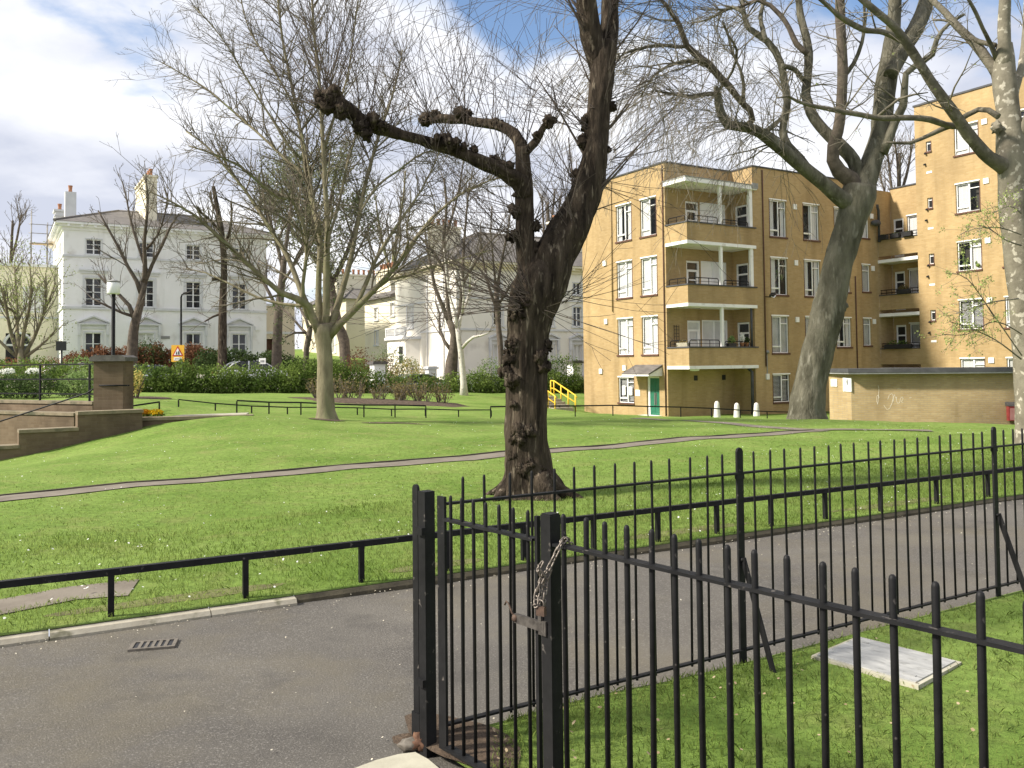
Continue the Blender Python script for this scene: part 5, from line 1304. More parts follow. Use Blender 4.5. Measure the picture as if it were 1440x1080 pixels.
def grow(mb, p, d, L, r, lvl, rg, pr, tips=None):
    P, rr = shoot(mb, p, d, L, r, rg, pr['wig'], pr['trop'][min(lvl, len(pr['trop'])-1)], sides=5 if r > .03 else (4 if r > .015 else 3), rmin=pr['rmin'])
    if lvl <= 0:
        if tips is not None: tips.extend(P[1:])
        return
    n = max(1, int(L * pr['dens'][min(lvl, len(pr['dens'])-1)] + rg.random()))
    for k in range(n):
        t = rg.uniform(.18, 1.0); i = min(int(t * (len(P)-1)), len(P)-2); q = P[i].lerp(P[i+1], t*(len(P)-1) - i)
        dd = around((P[i+1] - P[i]).normalized(), rg.uniform(*pr['ang']), rg)
        grow(mb, q, dd, L * pr['ratio'] * rg.uniform(.6, 1.25) * (1.15 - .5*t), max(rr[i] * .62, pr['rmin']), lvl - 1, rg, pr, tips)
def twigs_on(mb, P, rr, rg, pr, per_m, lvl, Lr, start=.25, tips=None, bias=None, side=0):
    """side branches all along a traced limb"""
    tot = sum((b - a).length for a, b in zip(P, P[1:])); n = int(tot * per_m)
    for k in range(n):
        t = start + (1 - start) * (rg.random() ** .8); f = t * (len(P) - 1); i = min(int(f), len(P) - 2); q = P[i].lerp(P[i+1], f - i)
        d = around((P[i+1] - P[i]).normalized(), rg.uniform(*pr['ang']), rg)
        if bias: d = (d + Vector(bias) * rg.uniform(.2, 1)).normalized()
        L = rg.uniform(*Lr) * (1.1 - .45 * t); grow(mb, q, d, L, max(min(rr[i] * .5, L * .016), pr['rmin']), lvl, rg, pr, tips)
def leaves_on(tips, n, size, m, parent, rg_seed, spread_=.12, up=.3):
    rg = np.random.default_rng(rg_seed); T = np.array([tuple(t) for t in tips]); idx = rg.integers(0, len(T), n)
    V, f = leaf_quads(T[idx] + rg.normal(size=(n, 3)) * spread_, size, rg, up); return mk_mesh('foliage', V, f, m, parent)
def tree(name, label, base, group=None):
    g = thing(name, label, 'tree', (0, 0, 0), 0, group); g.location = base; return g
def shift(mb, o):
    o = Vector(o); mb.v = [(x - o.x, y - o.y, z - o.z) for x, y, z in mb.v]; return mb

# ---- the dark pollarded lime in front
rgq = Rg(77)
rg = Rg(11); YT = 10.5
b0_ = at(745, 702, YT); T1 = tree('pollarded_tree', 'thick dark pollarded lime with burrs and a long knobbly arm', (b0_.x, b0_.y, 0))
def ridged(amp, fr, seed):
    base_ = lump(amp, fr, seed)
    def fn(V, P, off, r):
        out = base_(V, P, off, r)
        for i in range(V.shape[0]):
            for j in range(V.shape[1]):
                o = Vector(off[i, j]); p = Vector(P[i]); out[i, j] += off[i, j] * r[i] * (.07 * (1 - 2 * abs(mnoise.noise(o * 4.5 + p * 1.4))) + .04 * (1 - 2 * abs(mnoise.noise(o * 9 + p * 3 + Vector((seed, 0, 0))))))
        return out
    return fn
def lim(T, lst, Y, dy=0, step=.12, n=14, amp=.18, fr=2.5, seed=1, m='bark_dark', name='limb', f0=0., blobs=()):
    if m == 'bark_dark' and T is T1: lst = [(x, y, w * .9) for x, y, w in lst]
    P, r = pxline(lst, Y, dy, f0); P, r = resample(P, r, .05 if (m == 'bark_dark' and T is T1) else step)
    b = MB(); b.tube(P, r, n * 2 if m == 'bark_dark' and T is T1 else n, fn=(ridged if m == 'bark_dark' and T is T1 else lump)(amp, fr, seed))
    for (x, y, w, t) in blobs:
        Yb = Y + dy * t; 
        for q in range(4):
            c = at(x + rgq.uniform(-.45,.45) * w, y + rgq.uniform(-.35,.35) * w, Yb + rgq.uniform(-.05,.05)); rad = w * rgq.uniform(.32, .68) * Yb / F; b.blob(c, (rad, rad, rad), int(x + y + q * 7), .75, 12, 9, 2.4)
    shift(b, T.location).build(name, mt[m], T); return P, r
tk = [(748,716,120),(746,702,98),(744,688,80),(742,660,70),(740,620,64),(741,580,61),(741,540,61),(741,500,61),(742,470,62),(746,440,70),(754,412,78),(762,388,72),(770,370,50)]
tk = [(x, y, w * (.88 if y < 690 else .94)) for x, y, w in tk]; P, r = pxline(tk, YT); P[0].z -= .12; P, r = resample(P, r, .035)
def trunk1(V, Pp, off, r):
    out = V.copy()
    for i in range(V.shape[0]):
        for j in range(V.shape[1]):
            o = Vector(off[i, j]); a = math.atan2(o.y, o.x); p = Vector(Pp[i]); fl = max(0, 1 - (p.z + .05) / .7)
            rg1 = 1 - abs(mnoise.noise(Vector((o.x * 5.5, o.y * 5.5, p.z * 1.1)))) * 2; rg2 = 1 - abs(mnoise.noise(Vector((o.x * 11, o.y * 11, p.z * 2.6 + 9)))) * 2
            k = .060 * rg1 + .040 * rg2 + .07 * mnoise.noise(o * 1.6 + p * 1.3) + .06 * mnoise.noise(o * 4 + Vector((0,0,p.z * 1.2))) + .05 * mnoise.noise(o * 9 + Vector((0,0,p.z * 2.5))) + fl * .22 * math.sin(a * 5 + .6)
            out[i, j] = Pp[i] + off[i, j] * r[i] * (1 + k)
    return out
b = MB(); b.tube(P, r, 72, fn=trunk1)
for k, (a, L_) in enumerate([(-.5, .5), (.5, .4), (1.6, .4), (2.6, .4), (3.6, .35), (5.2, .35)]):
    c = Vector((b0_.x + .02, YT, 0)); d_ = Vector((math.cos(a), math.sin(a), 0)); n_ = Vector((-d_.y, d_.x, 0)) * .12
    pp = [c + d_ * .22 + Vector((0,0,.24)), c + d_ * .36 + Vector((0,0,.09)), c + d_ * (.36 + L_ * .3) + n_ * .5 + Vector((0,0,.02)), c + d_ * (.36 + L_ * .6) + n_ + Vector((0,0,-.05))]
    pp, rr = resample(pp, [.12, .09, .06, .03], .05); b.tube(pp, rr, 12, fn=lump(.35, 5, k))
rgb_ = Rg(5)
for (x, y, w) in [(706,530,34),(707,512,26),(709,492,24),(712,474,18),(775,507,32),(776,490,22),(716,612,28),(733,606,28),(746,603,20),(722,640,16),(746,655,28),(733,664,24),(758,662,18),(713,570,14),(738,424,32),(728,412,24),(746,404,26),(728,436,22),(712,446,18),(790,352,20)]:
    for q in range(5):
        xx, yy, ww = x + (9 if x < 742 else -9) * (abs(x - 742) > 20) + rgb_.uniform(-.28,.28) * w, y + rgb_.uniform(-.34,.34) * w, w * rgb_.uniform(.24, .50)
        Yb = YT - math.sqrt(max(0, 1 - min(1, abs(xx - 742) / 34) ** 2)) * .27; rad = ww / 2 * YT / F; b.blob(at(xx, yy, Yb), (rad, rad*.8, rad * rgb_.uniform(.9, 1.5)), int(xx * 7 + yy), .8, 14, 10, 2.6)
shift(b, T1.location).build('trunk', mt['bark_dark'], T1)
L1 = []
L1.append(lim(T1, [(752,436,52),(764,402,66),(780,362,64),(800,325,58),(818,287,48),(831,245,41),(838,200,36),(842,150,35),(846,110,38),(848,80,40),(850,62,38)], YT, .2, seed=2, n=22, amp=.16, blobs=[(826,196,14,.7),(862,150,10,.8),(826,170,10,.75),(812,250,12,.5),(832,174,16,.75),(858,210,8,.7)]))
L1.append(lim(T1, [(845,108,28),(836,70,31),(829,40,31),(824,5,30),(820,-60,28),(812,-160,22)], YT + .2, -.3, seed=3, n=16))
L1.append(lim(T1, [(850,108,26),(855,70,28),(857,35,27),(859,0,26),(863,-60,24),(872,-160,18)], YT + .2, .4, seed=4, n=16))
L1.append(lim(T1, [(744,440,44),(742,405,34),(740,370,28),(738,325,27),(737,285,26),(736,255,25),(735,228,22),(735,207,19)], YT, -.15, seed=5, n=16, blobs=[(722,330,12,.5),(724,296,12,.7),(752,316,10,.6),(726,275,9,.7),(748,350,12,.4)]))
L1.append(lim(T1, [(740,276,24),(730,256,25),(716,246,25),(698,236,22),(672,225,20),(640,213,18),(609,203,17),(578,193,16),(546,184,17),(516,175,19),(497,160,20),(483,150,24),(470,146,27),(458,142,18)], YT - .12, -.9, seed=6, n=16, amp=.28, fr=4, blobs=[(503,182,14,.8),(512,186,14,.8),(524,172,13,.8),(540,178,11,.75),(617,196,12,.5),(627,197,15,.5),(636,203,14,.5),(651,209,11,.4),(665,212,9,.35),(700,228,12,.2),(711,233,12,.2),(458,140,20,1),(466,133,18,1),(472,152,18,1),(460,150,16,1),(480,158,12,.95),(455,146,12,1)]))
L1.append(lim(T1, [(736,222,19),(729,196,18),(712,181,16),(692,175,15),(672,172,14),(650,168,13),(630,167,13),(612,167,14),(599,170,11)], YT - .15, .7, seed=7, n=14, amp=.28, fr=4, blobs=[(648,161,12,.6),(655,161,10,.6),(603,167,13,1),(597,171,11,1),(694,171,9,.3),(612,163,10,.9),(706,174,9,.25)]))
L1.append(lim(T1, [(735,218,16),(746,207,13),(756,195,11),(762,183,10),(769,173,11),(777,170,10)], YT - .15, -.2, seed=8, n=12, amp=.3, fr=4, blobs=[(776,170,12,1),(770,172,10,1),(757,190,8,.5)]))
tw = MB(); pr1 = dict(wig=.10, trop=[.02,.03,.03], dens=[1.2,1.6,1.6], ang=(.35,.9), ratio=.42, rmin=.0026)
def sprout(p, n, L, dirn, sprd, lvl=1, r=.0050):
    for k in range(n):
        d = (Vector(dirn) + rg.unit() * sprd).normalized(); LL = rg.uniform(L[0], L[1]) * 1.15; grow(tw, p + rg.unit() * .07, d, LL, r * rg.uniform(.7, 1.4), lvl, rg, pr1)
for (x, y, dyy, n, L, dn, sp) in [(458,138,-1,34,(.7,1.9),(-.25,0,1),.75),(468,134,-1,22,(.8,2.0),(0,0,1),.6),(458,146,-1,12,(.5,1.3),(-1,0,.1),.6),(514,174,-.8,22,(.7,1.8),(.1,0,1),.6),(505,184,-.8,10,(.4,1.0),(-.6,0,-.1),.8),
        (546,178,-.75,10,(.6,1.6),(0,0,1),.55),(580,188,-.6,8,(.6,1.6),(0,0,1),.5),(625,194,-.5,16,(.7,1.7),(0,0,1),.6),(655,206,-.4,10,(.6,1.5),(.1,0,1),.5),(705,228,-.2,14,(.7,1.6),(0,0,1),.4),
        (600,167,.6,20,(.6,1.6),(-.4,0,1),.7),(650,160,.4,14,(.6,1.5),(0,0,1),.6),(690,172,.2,10,(.6,1.5),(0,0,1),.5),(776,168,-.3,12,(.5,1.3),(.4,0,1),.6),(735,205,-.1,10,(.6,1.5),(.1,0,1),.4),
        (723,330,-.2,16,(.6,1.6),(-1,0,.35),.6),(724,296,-.2,12,(.5,1.4),(-1,0,.5),.6),(750,316,-.2,10,(.5,1.4),(.6,0,1),.6),(736,420,-.3,34,(.8,2.3),(-1,-.1,.55),.6),(728,432,-.3,24,(.7,2.2),(-1,-.1,.3),.55),(742,405,-.3,20,(.7,1.9),(-.5,-.2,1),.6),
        (800,310,-.2,12,(.6,1.5),(-.3,-.1,1),.5),(820,180,0,16,(.7,1.8),(-1,0,.5),.6),(828,150,0,14,(.6,1.8),(-1,0,.6),.6),(860,140,.1,14,(.6,1.6),(1,0,.4),.6),(858,220,.1,14,(.6,1.6),(1,0,.3),.6),(835,255,.1,12,(.6,1.6),(1,0,.1),.6),(812,260,0,10,(.6,1.5),(-.9,0,.6),.6),
        (850,60,.2,16,(.7,1.8),(.8,0,.7),.7),(826,30,0,14,(.7,1.8),(-1,0,.7),.6),(822,-40,0,20,(.8,2.2),(-1,0,.3),.8),(862,0,.3,16,(.8,2.0),(1,0,.2),.8),(866,-70,.3,16,(.8,2.0),(1,0,-.2),.7),(790,420,-.2,12,(.5,1.4),(.9,-.3,.2),.6),(770,440,-.3,8,(.5,1.2),(.9,-.4,-.1),.5),
        (816,-110,0,26,(.9,2.4),(-1,0,.0),.9)]:
    sprout(at(x, y, YT + dyy), int(n * .85), L, dn, sp, 1)
for (P, r) in L1[:2]: twigs_on(tw, P, r, rg, pr1, 9, 1, (.6, 1.6), .1)
shift(tw, T1.location).build('crown', mt['twig'], T1)

# ---- the pale ash with many ascending stems
rg = Rg(23); YA = 21.3; bA = ground_at(459, 590); YA = bA.y
T2 = tree('bare_tree', 'many stemmed bare ash with pale smooth trunk on a soil ring', (bA.x, bA.y, bA.z))
lim(T2, [(460,597,40),(459,590,33),(458,578,26),(457,540,23),(457,510,22),(456,485,22),(455,470,26),(454,456,26)], YA, 0, .2, 16, .10, 1.2, 3, 'bark_ash', 'trunk')
LA = [([(452,476,15),(443,455,13),(434,430,12),(418,420,11),(394,411,9),(372,392,8),(349,371,7),(322,346,6),(300,325,5),(270,300,4),(240,283,3),(212,270,2)], -1.6),
      ([(452,470,14),(440,448,12),(429,424,11),(418,395,9),(404,360,8),(385,330,7),(366,300,6),(345,268,5),(318,236,4),(290,205,3),(262,185,2)], 1.4),
      ([(454,470,14),(449,440,12),(448,412,10),(449,375,9),(450,337,8),(440,290,7),(432,252,6),(425,200,6),(413,133,5),(398,59,4),(391,0,3),(388,-60,2)], .6),
      ([(457,470,14),(459,440,12),(459,394,11),(460,350,10),(461,319,9),(458,270,8),(455,220,7),(452,160,6),(448,100,5),(441,40,4),(438,-40,3)], -.5),
      ([(459,474,14),(470,445,12),(480,412,10),(488,384,9),(495,356,8),(500,330,7),(506,300,6),(513,262,6),(524,220,5),(540,170,4),(556,120,3),(566,70,2)], 1.2),
      ([(460,476,15),(478,456,12),(497,437,11),(510,424,10),(525,409,9),(540,394,9),(560,370,8),(577,345,7),(593,325,6),(607,307,5),(632,285,4),(662,265,3),(700,250,2)], -1.4),
      ([(500,432,8),(515,398,7),(529,364,6),(542,342,6),(555,322,5),(572,297,4),(592,268,3),(612,228,2),(625,195,2)], .8),
      ([(446,462,9),(430,440,7),(426,400,6),(431,360,6),(428,320,6),(410,280,5),(392,278,5),(366,258,5),(335,232,4),(300,216,3),(265,205,2)], -2.0),
      ([(450,330,6),(431,252,6),(405,228,5),(378,201,4),(348,174,4),(318,148,3),(289,124,3),(258,105,2),(228,88,2)], 1.8),
      ([(425,225,5),(407,207,5),(386,172,4),(366,142,3),(350,115,3),(336,92,3),(312,53,2),(274,9,2)], -.8),
      ([(455,215,5),(470,165,4),(488,110,3),(497,50,2),(505,-10,2)], -1.0),
      ([(506,300,4),(530,262,4),(560,240,3),(596,215,3),(640,210,2)], 1.5),
      ([(540,394,5),(570,388,4),(600,378,3),(640,366,2),(690,352,2)], -1.2),
      ([(434,430,6),(400,428,5),(362,418,4),(325,400,3),(290,384,2),(262,378,2)], 1.0),
      ([(460,340,5),(476,290,4),(486,240,4),(500,190,3),(505,140,2)], 2.0),
      ([(444,300,4),(420,170,3),(380,90,3),(350,40,2),(335,-20,2)], 1.0)]
prF = dict(wig=.26, trop=[.0,.02,.02], dens=[3.5,4.0,3.0], ang=(.5,1.25), ratio=.5, rmin=.0036)
tw = MB(); tips = []; prA = dict(wig=.20, trop=[.02,.04,.04], dens=[2.5,3.6,3.0], ang=(.35,1.05), ratio=.47, rmin=.0042)
for k, (ln, dy) in enumerate(LA):
    ln = [(x, y, w * .88) for x, y, w in ln]; P, r = lim(T2, ln, YA, dy, .3, 9, .10, 1.0, k, 'bark_ash')
    twigs_on(tw, P, r, rg, prA, 4.6, 2, (.8, 2.4), .18, tips, (0, 0, .15)); twigs_on(tw, P, r, rg, prF, 9, 1, (.4, 1.3), .35, tips)
shift(tw, T2.location).build('crown', mt['twig_ash'], T2)
leaves_on(tips, 2600, .022, mt['leaf_rose'], T2, 5, .03).name = 'buds'

# ---- the big leaning plane before the flats
rg = Rg(37); YP = 28.0; bP = at(1136, 592, YP); bP.z = gz(bP.x, bP.y)
T3 = tree('plane_tree', 'massive grey green leaning plane with crooked limbs before the flats', tuple(bP))
lim(T3, [(1134,606,64),(1134,592,56),(1134,575,48),(1139,540,42),(1146,510,42),(1157,467,43),(1163,440,43),(1171,408,42),(1178,375,40),(1185,349,39),(1195,318,40),(1203,295,43),(1208,275,46),(1210,262,42)], YP, 0, .12, 30, .13, 1.1, 4, 'bark_plane', 'trunk', 0, [(1172,436,20,0),(1180,430,16,0),(1160,440,14,0)])
LP = [([(1206,284,38),(1216,255,34),(1224,232,31),(1237,193,29),(1241,160,28),(1244,130,28),(1249,95,27),(1253,72,26),(1257,30,19),(1259,0,18),(1262,-50,15)], .8, 'bark_plane'),
      ([(1252,105,20),(1264,80,22),(1278,56,22),(1292,32,22),(1303,0,20),(1312,-45,16)], 1.6, 'bark_plane'),
      ([(1203,292,28),(1192,285,26),(1181,278,23),(1160,260,21),(1139,243,20),(1120,228,19),(1104,213,18),(1085,199,17),(1068,186,16),(1053,180,15),(1038,178,14),(1024,176,14),(1014,160,13),(1010,145,12),(1009,130,10),(1006,122,7)], -1.6, 'bark_plane'),
      ([(1050,179,10),(1058,168,9),(1055,155,9),(1041,142,9),(1026,122,10),(1014,110,10),(1005,100,10),(996,90,11),(985,82,11),(975,73,10),(966,64,9),(960,48,8),(955,34,7),(944,18,6),(936,6,5),(915,-14,4)], -2.2, 'bark_brown'),
      ([(1210,275,26),(1196,252,24),(1180,241,22),(1171,225,19),(1172,205,17),(1178,185,16),(1182,160,15),(1184,133,15),(1185,100,15),(1184,70,14),(1182,30,14),(1181,0,13),(1180,-50,11)], -.6, 'bark_brown'),
      ([(1212,262,20),(1200,226,19),(1178,201,18),(1160,185,16),(1146,168,15),(1137,150,14),(1133,134,13),(1136,104,12),(1137,74,12),(1133,50,11),(1126,24,10),(1123,0,9),(1118,-40,8)], 1.4, 'bark_plane'),
      ([(1140,244,15),(1124,222,13),(1108,205,12),(1101,185,11),(1104,165,11),(1107,142,11),(1103,115,11),(1098,89,10),(1090,72,10),(1078,57,9),(1065,48,9),(1053,40,8),(1046,20,7),(1044,-5,6),(1042,-40,5)], 1.0, 'bark_plane'),
      ([(1240,215,16),(1248,200,14),(1258,172,13),(1270,148,11),(1272,125,10),(1274,104,9),(1290,90,9),(1311,77,8),(1317,56,7),(1324,44,6),(1334,34,5),(1356,20,4)], -.9, 'bark_plane'),
      ([(1009,132,8),(998,132,7),(985,134,7),(972,136,7),(958,134,5),(942,132,4),(925,128,3)], -2.0, 'bark_plane'),
      ([(990,88,7),(976,86,6),(962,87,6),(948,90,5),(930,98,4),(915,112,3),(902,135,2)], -2.6, 'bark_plane'),
      ([(965,65,6),(952,66,5),(938,64,5),(922,64,5),(905,67,4),(885,72,3),(868,82,2)], -2.6, 'bark_plane'),
      ([(1100,92,7),(1118,98,7),(1126,108,7),(1133,118,6)], 1.0, 'bark_plane'),
      ([(1077,57,7),(1070,30,6),(1072,10,6),(1078,-10,5)], 1.2, 'bark_plane'),
      ([(1056,178,8),(1072,186,7),(1085,180,7),(1095,170,6),(1104,160,5)], .6, 'bark_plane'),
      ([(1136,76,8),(1120,62,8),(1110,40,7),(1098,22,7),(1084,8,6),(1066,0,6),(1040,10,4),(1012,14,3)], .5, 'bark_brown'),
      ([(1045,18,6),(1030,10,5),(1010,20,4),(994,28,3),(975,32,2)], 1.5, 'bark_plane'),
      ([(1184,110,7),(1200,90,6),(1212,60,5),(1216,30,4),(1214,-10,3)], -.8, 'bark_plane'),
      ([(1010,128,5),(1030,100,4),(1036,70,4),(1024,50,3),(1016,30,2)], -2.0, 'bark_plane'),
      ([(1044,150,5),(1046,120,5),(1040,95,4),(1030,75,3),(1022,40,3)], -.5, 'bark_plane')]
tw = MB(); tips = []; prP = dict(wig=.20, trop=[-.10,-.05,.0], dens=[1.3,2.0,1.6], ang=(.45,1.15), ratio=.48, rmin=.0065)
for k, (ln, dy, m) in enumerate(LP):
    P, r = lim(T3, ln, YP, dy, .25, 12 if ln[0][2] > 14 else 8, .12, 1.2, k + 30, m)
    twigs_on(tw, P, r, rg, prP, 3.2 if ln[0][2] > 14 else 4.6, 2, (.7, 2.4), .28, tips)
# weeping tips on the left side
prD = dict(wig=.16, trop=[-.20,-.16,-.12], dens=[1.3,1.7,1.4], ang=(.3,.9), ratio=.5, rmin=.0060)
for (x, y, dy, n) in [(1040,178,-1.7,14),(1062,184,-1.4,14),(1010,128,-1.8,10),(985,134,-2,10),(960,134,-2,10),(925,128,-2.2,9),(905,130,-2.6,9),(870,80,-2.6,8),(900,70,-2.6,8),(950,133,-2.1,8),(1010,130,-1.8,6),(936,8,-2.2,8),(1030,178,-1.6,9),(1000,100,-1.8,6),(915,-14,-2.3,10),(985,84,-2,5),(1070,186,-1.2,8),(1100,212,-1.0,8),(975,32,1.4,7),(1012,14,.8,7)]:
    for k in range(n):
        d = Vector((rg.uniform(-1, .3), rg.uniform(-.6,.6), rg.uniform(-.5,.8))).normalized(); grow(tw, at(x, y, YP + dy), d, rg.uniform(1.4, 4.4), .014, 2, rg, prD, tips)
shift(tw, T3.location).build('crown', mt['twig_plane'], T3)
leaves_on(tips, 3200, .034, mt['leaf_grey'], T3, 6, .05).name = 'buds'

# ---- the mottled plane at the right edge
rg = Rg(41); YR = 16.0; bR = at(1437, 628, YR); bR.z = gz(bR.x, bR.y)
T4 = tree('plane_tree', 'mottled plane trunk at the right edge beside the red bin', tuple(bR))
lim(T4, [(1454,650,62),(1452,632,50),(1450,600,42),(1448,560,38),(1445,500,36),(1439,430,36),(1431,360,35),(1426,310,35),(1424,270,36),(1424,240,40),(1423,215,40),(1420,180,33),(1417,150,31),(1414,125,32),(1412,105,30),(1412,82,26),(1412,62,21)], YR, 0, .2, 18, .10, 1.3, 9, 'bark_plane2', 'trunk', 0, [(1404,178,12,0),(1440,225,16,0)])
LR = [([(1420,240,30),(1407,231,25),(1391,222,22),(1376,206,20),(1361,188,19),(1349,171,18),(1338,154,18),(1322,133,17),(1308,113,16),(1296,93,16),(1284,74,15),(1271,55,14),(1258,38,13),(1237,20,12),(1213,0,11),(1180,-30,9)], -1.2),
      ([(1350,176,11),(1340,177,11),(1329,175,10),(1308,168,10),(1287,166,9),(1260,166,9),(1234,166,8),(1210,161,8),(1184,157,8),(1160,152,7),(1139,148,6),(1122,143,5),(1108,135,4),(1092,138,2)], -1.0),
      ([(1345,172,8),(1360,162,8),(1376,154,8),(1390,155,9),(1404,164,10)], -.6),
      ([(1340,176,8),(1326,181,8),(1311,188,7),(1296,195,6),(1280,201,6),(1261,201,5),(1245,200,3)], -.2),
      ([(1232,166,5),(1248,152,5),(1264,139,4),(1285,133,3),(1305,130,1.5)], -.8),
      ([(1280,64,9),(1264,55,10),(1250,48,9),(1237,44,9),(1220,43,9),(1204,37,9),(1190,29,9),(1178,21,8),(1164,8,7),(1148,-6,6)], -1.6),
      ([(1411,126,24),(1402,102,18),(1388,83,15),(1372,62,14),(1347,38,12),(1330,18,10),(1311,0,9),(1290,-24,7)], .8),
      ([(1412,100,26),(1412,80,24),(1412,59,19),(1412,25,18),(1413,0,17),(1414,-60,14)], -.3),
      ([(1417,160,24),(1427,124,15),(1434,103,12),(1438,83,11),(1442,50,10),(1444,0,9)], .5),
      ([(1424,205,15),(1440,180,14),(1452,140,13),(1460,80,12)], -.5),
      ([(1402,84,8),(1392,60,7),(1382,40,6),(1372,18,6),(1362,0,5),(1345,-30,4)], -.8),
      ([(1400,64,8),(1376,58,7),(1355,45,5),(1338,30,4),(1312,28,3)], .9)]
tw = MB(); tips = []; prR = dict(wig=.18, trop=[-.02,.0,.0], dens=[1.5,2.0,1.6], ang=(.45,1.1), ratio=.48, rmin=.0045)
for k, (ln, dy) in enumerate(LR):
    ln = [(x, y, w * (.9 if k else .86)) for x, y, w in ln]; P, r = lim(T4, ln, YR, dy, .15, 12, .16, 2.0, k + 60, 'bark_plane2' if k in (7, 8, 9) else 'bark_limb')
    if k not in (2,): twigs_on(tw, P, r, rg, prR, 2.6, 2, (.4, 1.3), .25, tips)
# low sprays with fresh leaves at the right of the flats
low = []; prL = dict(wig=.16, trop=[-.02,.0,.0], dens=[2.5,3.0,2.0], ang=(.4,1.0), ratio=.5, rmin=.0028)
for (pts) in ([(1432,420,4),(1400,424,3),(1370,432,3),(1345,441,2)], [(1436,345,4),(1415,338,3),(1392,322,2),(1375,316,2)], [(1436,505,4),(1400,478,3),(1365,462,3),(1335,452,2)], [(1437,500,3),(1395,440,3),(1360,392,2),(1330,384,2)], [(1436,330,3),(1405,320,3),(1370,322,2),(1350,330,2)], [(1437,470,3),(1400,452,3),(1360,470,2),(1325,470,2)],[(1436,300,3),(1420,290,2),(1396,300,2)]):
    P, r = pxline(pts, YR - .3, -1.0); P, r = resample(P, r, .2); tw.tube(P, [q * .6 for q in r], 5); t2 = []
    twigs_on(tw, P, [q * .6 for q in r], rg, prL, 9, 1, (.25, .8), .25, t2); low += t2
low += tips[::18]
shift(tw, T4.location).build('crown', mt['twig_plane'], T4)
sh = Vector(T4.location); low = [p - sh for p in low]
leaves_on(low, 2600, .019, mt['leaf_new'], T4, 8, .03)

# ---- background trees
def bg_tree(name, label, Y, trunk, limbs, bark, twm, pr, per_m=2.0, lvl=2, Lr=(1.2, 3.0), seed=1, leafm=None, nleaf=0, lsize=.05, bias=(0,0,.4), spread_=.2):
    rg = Rg(seed); b = at(trunk[0][0], trunk[0][1], Y); b.z = gz(b.x, b.y); g = tree(name, label, tuple(b), None)
    P, r = pxline(trunk, Y, 0); P[0].z = b.z - .2
    P, r = resample(P, r, .5); m = MB(); m.tube(P, r, 10, fn=lump(.12, .8, seed)); shift(m, g.location).build('trunk', mt[bark], g)
    tw = MB(); per_m *= 1.5; tips = []; twigs_on(tw, P, r, rg, pr, per_m * .5, lvl, Lr, .45, tips, bias)
    for k, ln in enumerate(limbs):
        dy = rg.uniform(-2.5, 2.5); P, r = pxline(ln, Y, dy); P, r = resample(P, r, .6); m = MB(); m.tube(P, r, 7, fn=lump(.1, .8, k)); shift(m, g.location).build('limb', mt[bark], g)
        twigs_on(tw, P, r, rg, pr, per_m, lvl, Lr, .2, tips, bias)
    shift(tw, g.location).build('crown', mt[twm], g)
    if leafm: sh = Vector(g.location); leaves_on([p - sh for p in tips], nleaf, lsize, mt[leafm], g, seed, spread_)
    return g
prB = dict(wig=.14, trop=[.03,.05,.05], dens=[1.3,1.9,1.7], ang=(.35,.9), ratio=.48, rmin=.011)
bg_tree('bare_tree', 'bare spreading street tree in front of the white villa windows', 52, [(184,505,16),(187,480,14),(190,455,12),(198,425,10),(203,395,8)],
    [[(190,452,7),(182,430,6),(168,415,5),(152,400,3),(138,385,2)],[(200,418,7),(192,395,6),(180,375,5),(165,345,4),(150,318,3),(138,296,2)],[(203,398,8),(204,370,6),(203,340,5),(206,310,4),(208,280,3),(205,250,2)],[(203,400,6),(214,372,5),(228,345,4),(240,318,3),(252,300,2)],[(206,380,5),(196,350,4),(185,315,3),(178,280,2),(172,255,2)],[(188,445,5),(172,440,4),(150,430,3),(130,420,2)],[(206,350,4),(222,330,3),(232,300,2),(236,272,2)]],
    'bark_brown', 'twig_brown', prB, 1.7, 2, (1.2,2.8), 3)
bg_tree('pollarded_tree', 'straight dark pollarded trunk before the right half of the villa', 52, [(312,510,14),(313,480,12),(313,450,12),(314,410,10),(315,370,9),(312,330,8),(306,295,7),(300,262,5)],
    [[(313,395,6),(306,392,6),(298,393,5)],[(312,330,5),(298,312,4),(284,300,4),(278,292,3)],[(314,350,5),(322,330,4),(326,300,3),(325,285,3)],[(306,300,4),(298,285,3),(296,270,3)],[(314,440,4),(300,445,3),(288,452,2)]],
    'bark_dark', 'twig_brown', prB, 1.7, 1, (.8,2.2), 4)
bg_tree('bare_tree', 'dark bare street tree left of the pale ash trunk', 54, [(388,500,15),(390,470,13),(392,440,12),(396,400,10),(400,360,8)],
    [[(392,440,6),(380,415,5),(366,390,4),(350,372,3),(336,360,2)],[(398,380,6),(390,345,5),(378,305,4),(368,268,3)],[(400,362,6),(405,325,5),(410,285,4),(414,250,3)],[(396,400,5),(412,375,4),(428,345,3),(440,320,2)]],
    'bark_brown', 'twig_brown', prB, 1.9, 2, (1.4,3.2), 5)
bg_tree('leafy_tree', 'grey green small leaved tree crown behind the ash stems', 62, [(486,505,16),(484,480,15),(476,460,14),(470,430,13),(462,390,12),(450,340,10),(446,300,8)],
    [[(462,390,8),(440,360,7),(415,330,6),(390,300,4),(372,276,3)],[(450,340,8),(438,300,6),(425,260,5),(410,236,3)],[(450,335,7),(462,295,6),(470,255,4),(474,230,3)],[(466,400,8),(486,360,6),(500,320,5),(508,290,3)],[(446,320,6),(420,290,5),(398,250,3)]],
    'bark_brown', 'twig_brown', prB, 2.2, 2, (1.6,3.4), 6, 'leaf_grey', 17000, .10, (0,0,.3), .45)
